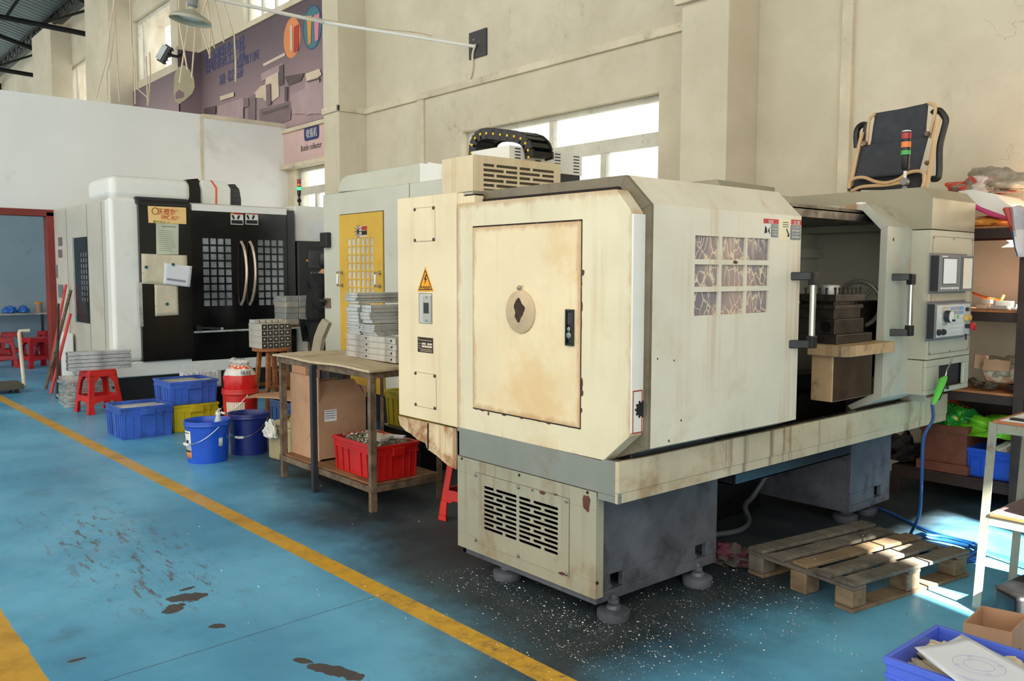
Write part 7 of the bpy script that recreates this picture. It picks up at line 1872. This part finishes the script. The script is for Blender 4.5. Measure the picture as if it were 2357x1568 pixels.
for k in range(7):
    slab('bagged_part', 'white part wrapped in clear film in the small blue crate', 'packaged part', 'film-wrapped parts in the blue crate', (bcx-.02+.045*k-.02, 5.93+.04*(k%3), P(2300,1042,'Y',SY0+.02).z+.01+.012*(k%2)), (.12,.06,.045), R(60+15*(k%3)), (M_w, M_clearbag, M_pale)[k%3], bevel=.008, ry=R(-25), rx=R(12*(k%3)))
g = blob((0,0,0), (.18,.14,.13), seed=22, sub=4, amp=.5, f=3); o_ = g.build('oily_rag_heap', paint('oily_dark_rags', (52,44,38), .6, var=.3, vs=9), None, smooth=True, local=True); o_.location = (P(2062,1030,'Y',6.0).x, 6.0, zs0+.002); tag(o_, 'heap of oily dark rags left of the rust brown box', 'rags')
g = MB(); g.box(SXL, SXR, SY1+.02, SY1+.03, 0, zl[1]-.08); g.build('back_panel', M_shelf, sh)
# ================================================================== FOLDING CHAIR on the lathe
YCH = 5.40
ch = thing('folding_chair', 'folded camping chair with charcoal fabric standing on top of the lathe hood', 'chair', (P(2050,432,'Y',YCH).x, YCH, hA.z))
M_fab = paint('charcoal_fabric', (58,60,66), .85, var=.06, vs=8)
M_ctube = paint('tan_tube_enamel', (206,172,128), .35, var=.05, vs=6)
def pc_(pts, y): return [P(a, b, 'Y', y) for a, b in pts]
def cloth(nm, pts, y, par, mat=M_fab, sag=.02):
    q_ = pc_(pts, y); g = MB(); n = 10; G = []
    for i in range(n+1):
        row = []
        for j in range(n+1):
            u, w_ = i/n, j/n; p = (q_[0]*(1-u)+q_[1]*u)*(1-w_)+(q_[3]*(1-u)+q_[2]*u)*w_
            p = p.copy(); p.y += sag*math.sin(math.pi*u)*.8+.006*mnoise.noise(Vector((u*5,w_*5,y))); row.append(g.b.verts.new(p))
        G.append(row)
    for i in range(n):
        for j in range(n): g.b.faces.new((G[i][j], G[i+1][j], G[i+1][j+1], G[i][j+1]))
    o_ = g.build(nm, mat, par, smooth=True); s_ = o_.modifiers.new('th', 'SOLIDIFY'); s_.thickness = .006; return o_
cloth('back_fabric', [(2015,261),(2137,237),(2130,325),(2004,337)], YCH, ch)
cloth('seat_fabric', [(1983,336),(2138,312),(2116,398),(1965,412)], YCH-.03, ch)
cloth('lower_fabric', [(1965,408),(2122,392),(2124,436),(1962,438)], YCH+.03, ch)
def tb_(nm, pts, y, r_=.011, mat=M_ctube):
    g = MB(); g.tube(catmull(pc_(pts, y), 5), r_, 8); return g.build(nm, mat, ch, smooth=True)
tb_('back_tube', [(1995,334),(1999,290),(2003,272),(2015,261)], YCH-.01); tb_('back_tube', [(2137,237),(2151,243),(2153,256),(2148,280),(2139,318)], YCH-.01)
tb_('side_tube', [(1985,304),(1972,360),(1957,432)], YCH-.04, .013); tb_('side_tube', [(2159,273),(2148,340),(2131,434)], YCH-.04, .015)
tb_('leg_tube', [(1955,434),(1957,418),(1970,410),(1990,409),(2015,418),(2040,421),(2068,413),(2090,398),(2115,394),(2127,400),(2128,414),(2122,436)], YCH-.07)
tb_('leg_tube', [(1960,440),(1985,430),(2040,426),(2075,420)], YCH-.06)
for pts in ([(1972,340),(1971,315),(1973,300),(1980,290),(1990,287),(1994,295),(1988,330)], [(2146,262),(2152,257),(2162,255),(2172,266),(2177,278),(2172,300),(2163,340),(2162,395),(2158,410),(2145,412)]):
    g = MB(); g.tube(catmull(pc_(pts, YCH+.02), 4), .02, 8); g.build('armrest', M_black, ch, smooth=True)
g = MB(); q_ = pc_([(1950,430),(1975,428),(1975,440),(1950,440)], YCH-.05); g.prism([(p.x, p.z) for p in q_], 'Y', YCH-.05, YCH-.01); g.build('foot_cap', M_black, ch, bevel=.004)
g = MB()
for a, b in ((1990,330),(2134,308),(2134,375)): p = P(a, b, 'Y', YCH-.05); g.lathe([(.014,-.01),(.016,.01)], (p.x, YCH-.05, p.z), 10, 'Y')
g.build('hinges', M_rust, ch)
# small roll of tape on the lathe hood
c = P(1966,469,'Y',YD2-.03); g = MB(); g.lathe([(.028,0),(.028,.012)], (c.x, YD2+.05, ro[1][1]+.001), 18); tag(g.build('tape_roll', M_w, smooth=True), 'small white disc lying on top of the open right lathe door', 'disc')
# ================================================================== AIR GUN WITH HOSE
M_gn = paint('lime_green_plastic', (96,200,72), .35, var=.05)
XG = XP+.045
def gp(a, b, x=XG): return P(a, b, 'X', x)
ag = thing('air_gun', 'lime green air gun with bent nozzle and blue hose hanging from the control box', 'air gun', gp(2160,900))
g = MB(); g.tube([gp(2148,930), gp(2156,912), gp(2163,893), gp(2170,876), gp(2177,868)], .022, 10, taper=[.55,.8,.95,1.0,.45]); g.build('gun_body', M_gn, ag, smooth=True)
g = MB(); g.tube(catmull([gp(2176,869), gp(2180,852), gp(2186,840), gp(2191,822)], 5), .005, 8); g.build('nozzle', M_chrome, ag, smooth=True)
g = MB(); g.tube(catmull([gp(2168,875,XG-.02), gp(2160,884,XG-.03), gp(2157,900,XG-.028)], 5), .008, 8); g.build('trigger', M_black, ag, smooth=True)
g = MB(); c = gp(2172,891); g.lathe([(.012,.015),(.011,.026),(.004,.027)], (XG, c.y, c.z), 14, 'X')
for k in range(7):
    p = gp(2154+k*1.9, 917-k*4.4, XG-.02); g.obox((XG+.001, p.y-.018, p.z), (.02,.012,.006), (R(30),0,0))
g.build('grip_ridges', M_anthr, ag)
g = MB(); g.tube([gp(2146,934), gp(2148,929)], .011, 10); g.build('hose_fitting', M_chrome, ag)
M_hose = paint('blue_hose', (30,84,150), .35, var=.06)
hp = [gp(2146,934), gp(2134,965)+Vector((.03,0,0)), P(2126,1010,'X',-2.05), P(2122,1100,'X',-2.02), P(2118,1170,'X',-2.03), P(2108,1205,'X',-2.06), P(2096,1228,'Z',.03)]
cc0 = Vector((-1.92, 4.74, .014)); coil = []
e0 = hp[-1]
for k in range(56):
    a = R(150)+k*2*math.pi/20; rr = .18+.015*math.sin(k*.7); coil.append((cc0.x+rr*math.cos(a), cc0.y+rr*1.0*math.sin(a), .014+.012*(k//20)+.004*math.sin(k)))
g = MB(); g.tube(catmull(hp+[(cc0.x-.22, cc0.y+.12, .016)], 8), .0085, 8); g.tube(coil, .0085, 8); g.tube(catmull([coil[-1], (-2.1,5.0,.014), (-2.5,5.25,.012), (-2.9,5.35,.012)], 6), .0085, 8); g.build('air_hose', M_hose, ag, smooth=True)
# ================================================================== PALLET
M_pal = wood_mat('weathered_pallet_wood', (124,116,104), (96,89,80), (54,50,46), (0,0,R(90)), 1.0, stain=.8)
M_pal2 = wood_mat('clean_pallet_wood', (140,120,92), (110,92,70), (62,54,46), (0,0,R(90)), 1.0, .4)
pA, pB, pD = P(1722,1258,'Z',.135), P(1965,1345,'Z',.135), P(2200,1258,'Z',.135)
pal = thing('wooden_pallet', 'small five-board wooden pallet lying on the floor in front of the lathe', 'pallet', ((pA.x+pD.x)/2, (pA.y+pD.y)/2, 0))
eu = (pB-pA); eu.z = 0; W_ = eu.length; eu.normalize(); ev = (pD-pB); ev.z = 0; L_ = ev.length; ev.normalize()
ev = Vector((-eu.y, eu.x, 0)) if ev.dot(Vector((-eu.y, eu.x, 0))) > 0 else Vector((eu.y, -eu.x, 0))
Mp = Matrix(((eu.x, ev.x, 0, pA.x), (eu.y, ev.y, 0, pA.y), (0,0,1,0), (0,0,0,1)))
def pb(nm, u0, u1, v0, v1, z0, z1, m_, rz=0, bev=.003):
    g = MB(); g.box(u0, u1, v0, v1, z0, z1); 
    if rz: g.xform(Matrix.Translation(((u0+u1)/2,(v0+v1)/2,0)) @ Matrix.Rotation(rz,4,'Z') @ Matrix.Translation((-(u0+u1)/2,-(v0+v1)/2,0)))
    g.xform(Mp); return g.build(nm, m_, pal, bevel=bev)
bwid = W_*.145; gap = (W_-5*bwid)/4
for k in range(5):
    u = k*(bwid+gap); v0, v1 = (0, .0, .02, .0, 0)[k], L_-(.0, .03, .0, .05, 0)[k]
    pb('deck_board', u, u+bwid, v0, v1, .117, .135, M_pal2 if k in (2,) else M_pal, rz=(0,.006,-.01,.012,0)[k], bev=.004)
for v in (.0, L_/2-.045, L_-.09): pb('stringer_board', .0, W_, v, v+.09, .100, .116, M_pal, bev=.002)
for u in (0, W_/2-.045, W_-.10):
    for v in (.0, L_/2-.05, L_-.11): pb('block', u+.002, u+.095, v, v+.10, .018 if u != W_/2-.045 else .0, .0995, M_pal2 if u > 0 else M_pal, bev=.006)
for u in (W_-.10, 0.0): pb('bottom_board', u, u+.10, 0, L_, .0, .0175, M_pal2, bev=.003)
# rag and grey pipe near the casting, dark filler under the lathe
rg = P(1682,1290,'Z',0); o_ = blob((0,0,0), (.13,.10,.055), seed=41, sub=5, amp=.5, f=2.6).build('purple_rag', patch_mat('purple_grey_rag', (112,52,72), (84,76,72), 6, .45, .55, .8), None, smooth=True, local=True); o_.location = (rg.x, rg.y, 0); tag(o_, 'crumpled purple and grey rag on the floor between lathe and pallet', 'rag')
g = MB(); g.tube(catmull([P(1640,1232,'Z',.02), P(1700,1222,'Z',.02), P(1724,1200,'Z',.03), P(1715,1165,'Y',4.4), P(1735,1140,'Y',4.5), (-2.9,4.6,.3)], 6), .016, 8); tag(g.build('drain_hose', paint('grey_drain_hose', (84,88,94), .4), smooth=True), 'grey drain hose curving over the dark floor under the lathe', 'hose')
g = MB(); g.box(-3.38, -3.02, yb1+.05, yf0-.1, .02, .40); g.build('under_shade_box', M_soot, LB, bevel=.01)  # dark box added to stand in for shade beneath the machine
# ================================================================== STEEL CART with shelves
M_cart = paint('scuffed_grey_green_angle', (146,148,134), .45, .1, var=.06, vs=6, dirt=(96,74,54), da=.4, ds=22)
cb_ = P(2247,1402,'Z',0); e1 = Vector((1,0,0)); e2 = Vector((0,1,0))
Mc = Matrix(((e1.x,e2.x,0,cb_.x),(e1.y,e2.y,0,cb_.y),(0,0,1,0),(0,0,0,1)))
ct = thing('shelf_cart', 'grey-green angle-iron shelf cart with plywood shelves at the right edge', 'cart', (cb_.x+.3, cb_.y+.3, 0))
p_top = P(2287,972,'Y',cb_.y); ln_ = Mc.inverted() @ p_top
zc1 = p_top.z; zc2 = P(2275,1186,'Y',cb_.y).z
def cbx_(nm, u0,u1,v0,v1,z0,z1,m_,bev=.002):
    g = MB(); g.box(u0,u1,v0,v1,z0,z1)
    for v_ in g.b.verts: v_.co.x += ln_.x*v_.co.z/zc1
    g.xform(Mc); return g.build(nm, m_, ct, bevel=bev)
CW, CD = .85, .42
for u in (0, CW):
    for v in (0, CD):
        cbx_('post', u-.018, u+.018, v-.003, v+.003, 0, zc1, M_cart, .001)
for zz, nm in ((zc1, 1), (zc2, 2)):
    cbx_('rail', .015, CW, -.003, .003, zz-.045, zz-.004, M_cart, .001); cbx_('rail', .015, CW, CD-.003, CD+.003, zz-.045, zz-.004, M_cart, .001)
    for u in (0, CW): cbx_('rail', u-.003, u+.003, 0, CD, zz-.045, zz-.004, M_cart, .001)
    cbx_('shelf_board', .02 if nm == 2 else .0, CW+.02, -.008, CD+.01, zz-.003, zz+.010, M_sedge); cbx_('shelf_lining', .025, CW+.015, -.004, CD, zz+.0105, zz+.0125, M_mauve2 if nm == 2 else M_paper)
def oncart(u, v, z): p = Mc @ Vector((u+ln_.x*z/zc1, v, z)); return p
rzc = math.atan2(e1.y, e1.x)
g = MB(); a = oncart(.10,.10,zc1+.045); b = oncart(.55,.20,zc1+.045); g.tube([a, b], .030, 16); tag(g.build('grey_tube', M_grey_pl, smooth=True), 'grey tube lying on the top shelf of the steel cart', 'tube')
slab('flat_black_bar', 'thin flat black bar lying in front of the grey tube on the cart', 'tool', None, oncart(.22,.03,zc1+.018), (.34,.03,.008), rzc-.12, M_black)
for k in range(4): slab('grey_plastic_block', 'grey ribbed plastic block in a row on the lower cart shelf', 'plastic block', 'grey blocks on the lower cart shelf', oncart(.19+k*.075,.10,zc2+.013+.04), (.070,.12,.08), rzc, M_grey_pl, bevel=.008)
# ================================================================== FOREGROUND BOXES
pL, pBk = P(2032,1509,'Z',.30), P(2155,1438,'Z',.30)
M_vio = paint('violet_blue_plastic', (84,112,226), .35, var=.05, vs=3)
pl_x = (pL.x+pBk.x)/2
bc_ = crate('violet-blue crate of paper-wrapped parts and drawings in the bottom right corner', .62, pBk.y-pL.y+.01, .30, M_vio, (pl_x+.31, (pL.y+pBk.y)/2, 0))
ccx, ccy = pl_x+.31, (pL.y+pBk.y)/2
def paper_wrap():
    t = NT('printed_kraft_paper'); v = t.coord(); c = t.mix(t.ramp(t.noise(v, 6, 5, .6), .3, .7), lin((222,208,176)), lin((190,172,136)))
    br = t.n('ShaderNodeTexBrick'); br.inputs['Scale'].default_value = 22; br.inputs['Color1'].default_value = (1,1,1,1); br.inputs['Color2'].default_value = (0,0,0,1); br.inputs['Mortar'].default_value = (0,0,0,1); br.inputs['Mortar Size'].default_value = .03; t.set(br.inputs[0], t.mapping(v, (1,1,1), (0,0,0), (.6,.3,.4)))
    k_ = t.math('MULTIPLY', t.ramp(t.noise(t.mapping(v,(34,90,60)), 1, 2, .5), .56, .6), t.ramp(t.noise(v, 8, 1, .5), .56, .60))
    c = t.mix(t.math('MULTIPLY', k_, .8), c, lin((50,44,42))); t.bsdf(c, .8, 0, t.noise(v, 30, 4, .6), .5, .006); return t.m
M_kr = paper_wrap()
wr = [(-.215,.085,.085,.05,.06,40,'crumpled paper bundle with a peaked corner at the back left of violet crate'),(-.02,.095,.12,.04,.045,5,'paper-wrapped roll beside the peaked bundle in violet crate'),(-.15,-.105,.13,.045,.045,-10,'paper-wrapped roll along the front rim of the violet crate'),(.17,.02,.10,.05,.045,-12,'paper-wrapped roll on the right in the violet crate')]
for k, (u, v, a_, b_, c_, rz_, lb_) in enumerate(wr):
    o_ = blob((0,0,0), (a_,b_,c_), seed=50+k, sub=5, amp=.30, f=3.4).build('paper_bundle', M_kr, None, smooth=True, local=True); bp = (P(2152,1490,'Z',.27), P(2215,1488,'Z',.27), P(2150,1545,'Z',.24), P(2330,1526,'Z',.28))[k]
    o_.location = (min(max(bp.x, pl_x+.10), 9), min(bp.y, pBk.y-.075), (.225,.225,.205,.235)[k]); o_.rotation_euler = (0,0,R(rz_)); tag(o_, lb_, 'paper parcel')
g = MB(); g.box(ccx-.27, ccx+.27, ccy-.15, ccy+.15, .02, .20); tag(g.build('packed_parcel', M_kr, bevel=.02), 'bed of paper-wrapped parcels filling the bottom of the violet crate', 'paper parcel')
def sheetZ(nm, label, pts, z, mat, curl=.02, seed=0):
    g = MB(); q_ = [P(a, b, 'Z', z) for a, b in pts]; n = 12; G = []
    for i in range(n+1):
        row = []
        for j in range(n+1):
            u, w_ = i/n, j/n; p = (q_[0]*(1-u)+q_[1]*u)*(1-w_)+(q_[3]*(1-u)+q_[2]*u)*w_; p = p.copy(); p.z = z+curl*(abs(u-.4)**2)*1.6*(1 if seed%2 else .6)+curl*.3*mnoise.noise(Vector((u*2,w_*2,seed))); row.append(g.b.verts.new(p))
        G.append(row)
    for i in range(n):
        for j in range(n): g.b.faces.new((G[i][j], G[i+1][j], G[i+1][j+1], G[i][j+1]))
    o_ = g.build(nm, mat, None, smooth=True); s_ = o_.modifiers.new('th', 'SOLIDIFY'); s_.thickness = .0008; return tag(o_, label, 'paper')
M_dw = paint('blueish_white_paper', (228,232,242), .7, var=.015)
sheetZ('drawing_sheet', 'lowest white sheet fanned out under the flange drawing in violet crate', [(2112,1502),(2214,1468),(2380,1560),(2240,1604)], .300, M_dw, seed=1)
sheetZ('drawing_sheet', 'middle white sheet showing its edge under the flange drawing', [(2110,1498),(2222,1470),(2390,1564),(2244,1608)], .306, M_dw, seed=2)
ds = sheetZ('flange_drawing', 'top white sheet with a flange drawing of circles in violet crate', [(2104,1492),(2227,1472),(2400,1566),(2252,1612)], .314, M_dw, curl=.01, seed=3)
g = MB(); c = P(2253,1532,'Z',.325)
for r_ in (.072, .042): g.tube([(c.x+r_*math.cos(a), c.y+r_*.9*math.sin(a), c.z) for a in [2*math.pi*k/40 for k in range(41)]], .0007, 4)
for a in range(4): 
    an = R(45+90*a); g.tube([(c.x+.06*math.cos(an)+.006*math.cos(b), c.y+.06*math.sin(an)+.006*math.sin(b), c.z) for b in [2*math.pi*k/12 for k in range(13)]], .0006, 4)
for k in range(3): g.tube([(c.x-.02+.01*k, c.y-.11-.004*k, c.z), (c.x+.09, c.y-.10-.012*k, c.z)], .0005, 4)
g.build('pencil_lines', paint('pale_blue_ink', (150,160,196), .7), ds)
# small carton
qa, qb, qc = P(2217,1433,'Z',.22), P(2330,1457,'Z',.22), P(2260,1394,'Z',.22)
f1_ = qb-qa; f1_.z = 0; f2_ = qc-qa; f2_.z = 0
sc1 = thing('small_carton', 'small open brown carton holding round white parts behind the violet crate', 'box', (qa.x+.1, qa.y+.1, 0))
def car(u, v, z): return qa*0+Vector((qa.x, qa.y, 0))+f1_*u+f2_*v+Vector((0,0,z))
g = MB(); t1 = .05
def cw(u0,v0,u1,v1,z0=0,z1=.22):
    g.hexa([car(u0,v0,z0),car(u1,v0,z0),car(u1,v1,z0),car(u0,v1,z0)], [car(u0,v0,z1),car(u1,v0,z1),car(u1,v1,z1),car(u0,v1,z1)])
cw(0,0,1,.03); cw(0,.97,1,1); cw(0,.03,.04,.97); cw(.96,.03,1,.97); cw(0,0,1,1,0,.008); g.build('carton_body', M_card, sc1)
g = MB(); g.tube([car(1.001,.15,.10)+Vector((0,0,.0)), car(1.001,.2,.10)], .001, 4); g.b.clear()
wl = MB(); wl.hexa([car(.06,.04,.19),car(.94,.04,.19),car(.94,.055,.19),car(.06,.055,.19)], [car(.06,.04,.212),car(.94,.04,.217),car(.94,.055,.217),car(.06,.055,.212)]); wl.build('white_liner', M_paper, sc1)
text('core', 'lettering', M_ink, sc1, car(1.004,.08,.10), tuple(f2_.normalized()), (0,0,1), .06, width=.10)
for k, (u, v, lb_) in enumerate(((.35,.45,'round white cap inside the small carton, on the left'),(.72,.35,'round cream cap inside the small carton, on the right'))):
    g = MB(); g.lathe([(.038,0),(.042,.005),(.042,.022),(.030,.026)], (0,0,0), 24); o_ = g.build('round_part', M_creamp if k else M_w, None, local=True, smooth=True); o_.location = car(u, v, .12); tag(o_, lb_, 'round part')
g = MB(); g.hexa([car(.05,.05,.01),car(.95,.05,.01),car(.95,.95,.01),car(.05,.95,.01)], [car(.05,.05,.119),car(.95,.05,.119),car(.95,.95,.119),car(.05,.95,.119)]); tag(g.build('packing_paper', M_old_paper), 'packing paper filling the small carton beneath the round caps', 'paper')
# black rubber mat heap behind the carton
c = P(2370,1425,'Z',0); g = MB(); 
q_ = [P(a, b, 'Z', .0) for a, b in ((2285,1418),(2357,1385),(2420,1400),(2420,1450),(2340,1450))]
g.hexa([(p.x,p.y,0) for p in q_], [(p.x+.03*(p.x-c.x),p.y,.14) for p in q_]); tag(g.build('black_tub', M_black, bevel=.02), 'black rubber tub behind the small carton at the right edge', 'tub')
# ================================================================== METAL CHIPS
rnd = random.Random(77)
M_sw = paint('bright_metal_chips', (210,208,200), .3, .8, var=.2, vs=50)
g = MB()
def flake(x, y, z, s):
    a = rnd.uniform(0, 6.28); dx, dy = math.cos(a)*s, math.sin(a)*s
    g.face([(x-dx, y-dy, z), (x+dy*.4, y-dx*.4, z+s*rnd.uniform(.1,.9)), (x+dx, y+dy, z+s*.2)])
def dark_ok(x, y): return True
for k in range(9500):
    if k < 5000:   # dense drift along the pedestal and pallet
        x, y = rnd.gauss(-2.25, .22), rnd.uniform(2.3, 3.9)
    elif k < 7600: x, y = rnd.gauss(-2.35, .5), rnd.gauss(2.45, .28)
    elif k < 8800: x, y = rnd.uniform(-3.4, -2.4), rnd.gauss(2.56, .07)
    else: x, y = rnd.uniform(-7.5, -2.2), rnd.uniform(.9, 3.0)
    if x < -2.47 and x > -3.45 and y > 2.62 and y < 2.7 and False: continue
    s = rnd.uniform(.0012, .0042)*(1.5 if rnd.random() < .07 else 1)
    if x > -1.36 or (x < -6 and y > 2.3): continue
    flake(x, y, .0008, s)
Mi = Mp
for k in range(500):
    u, v = rnd.uniform(0, W_), rnd.uniform(0, L_)
    on_board = (u % (bwid+gap)) < bwid; z = .136 if on_board else .1172
    if not on_board and not (v < .09 or abs(v-L_/2) < .045 or v > L_-.09): continue
    p = Mp @ Vector((u, v, z)); flake(p.x, p.y, p.z, rnd.uniform(.001,.0028))
for k in range(9):   # curled shavings
    x, y = rnd.uniform(-1.95,-1.6), rnd.uniform(3.1,3.35); n = 14
    g.tube([(x+.004*i*.9, y+.006*math.cos(i*1.1), .006+.005*math.sin(i*1.1)) for i in range(n)], .0006, 3)
tag(g.build('metal_chips', M_sw), 'bright metal chips and curls scattered over the floor and pallet', 'metal chips', kind='stuff')
# ================================================================== LIGHT
def build_world():
    w = bpy.data.worlds.new('daylight'); sc.world = w; w.use_nodes = True; t = w.node_tree; t.nodes.clear()
    o = t.nodes.new('ShaderNodeOutputWorld'); b = t.nodes.new('ShaderNodeBackground'); t.links.new(b.outputs[0], o.inputs[0])
    tc = t.nodes.new('ShaderNodeTexCoord'); s = t.nodes.new('ShaderNodeSeparateXYZ'); t.links.new(tc.outputs['Generated'], s.inputs[0])
    # cool bright daylight from the open end (+X), warmer towards the long open side
    mr = t.nodes.new('ShaderNodeMapRange'); t.links.new(s.outputs[0], mr.inputs[0]); mr.inputs[1].default_value = -.1; mr.inputs[2].default_value = .8
    mx = t.nodes.new('ShaderNodeMix'); mx.data_type = 'RGBA'; t.links.new(mr.outputs[0], mx.inputs[0])
    mx.inputs[6].default_value = (1.0, .92, .79, 1); mx.inputs[7].default_value = (1.2, 1.2, 1.16, 1)
    t.links.new(mx.outputs[2], b.inputs[0]); b.inputs[1].default_value = 1.2
build_world()
def spot(name, loc, tgt, energy, angle, col=(1, .95, .86), size=.02, blend=.05):
    l = bpy.data.lights.new(name, 'SPOT'); l.energy = energy; l.spot_size = R(angle); l.color = col; l.shadow_soft_size = size; l.spot_blend = blend
    o = bpy.data.objects.new(name, l); C.objects.link(o); o.location = loc
    o.rotation_euler = (Vector(tgt)-Vector(loc)).to_track_quat('-Z', 'Y').to_euler(); return o
# unseen wall (outside the frame) added to shape the sun spot through two openings
q = MB(); q.grid_plate(1.9, 6.4, 0, 6.2, [(2.64, 3.44, 3.12, 3.84), (3.6, 4.4, 4.20, 4.78)], 'X', 3.2, 3.4); q.build('sun_mask_wall', M_wall, kind=S)
g = MB()
for k in range(1, 4): g.box(3.28, 3.31, 2.60+.185*k-.008, 2.60+.185*k+.008, 3.10, 3.80)
g.box(3.28, 3.31, 2.60, 3.34, 3.40, 3.42); g.tube([(3.295, 2.60, 3.25), (3.295, 3.34, 3.62)], .008, 4); g.build('window_6', M_frame, kind=S)  # bars added only to cut the beam into stripes
spot('sun_beam', (9.5, 1.0, 8.0), (3.2, 3.5, 3.95), 85000, 17, (1, .93, .82), .06)
v = sc.view_settings
v.view_transform = 'Standard'; v.look = 'None'; v.gamma = 1.0; v.use_curve_mapping = False; v.exposure = 0.8
try: sc.cycles.max_bounces = 8; sc.cycles.transparent_max_bounces = 12
except Exception: pass
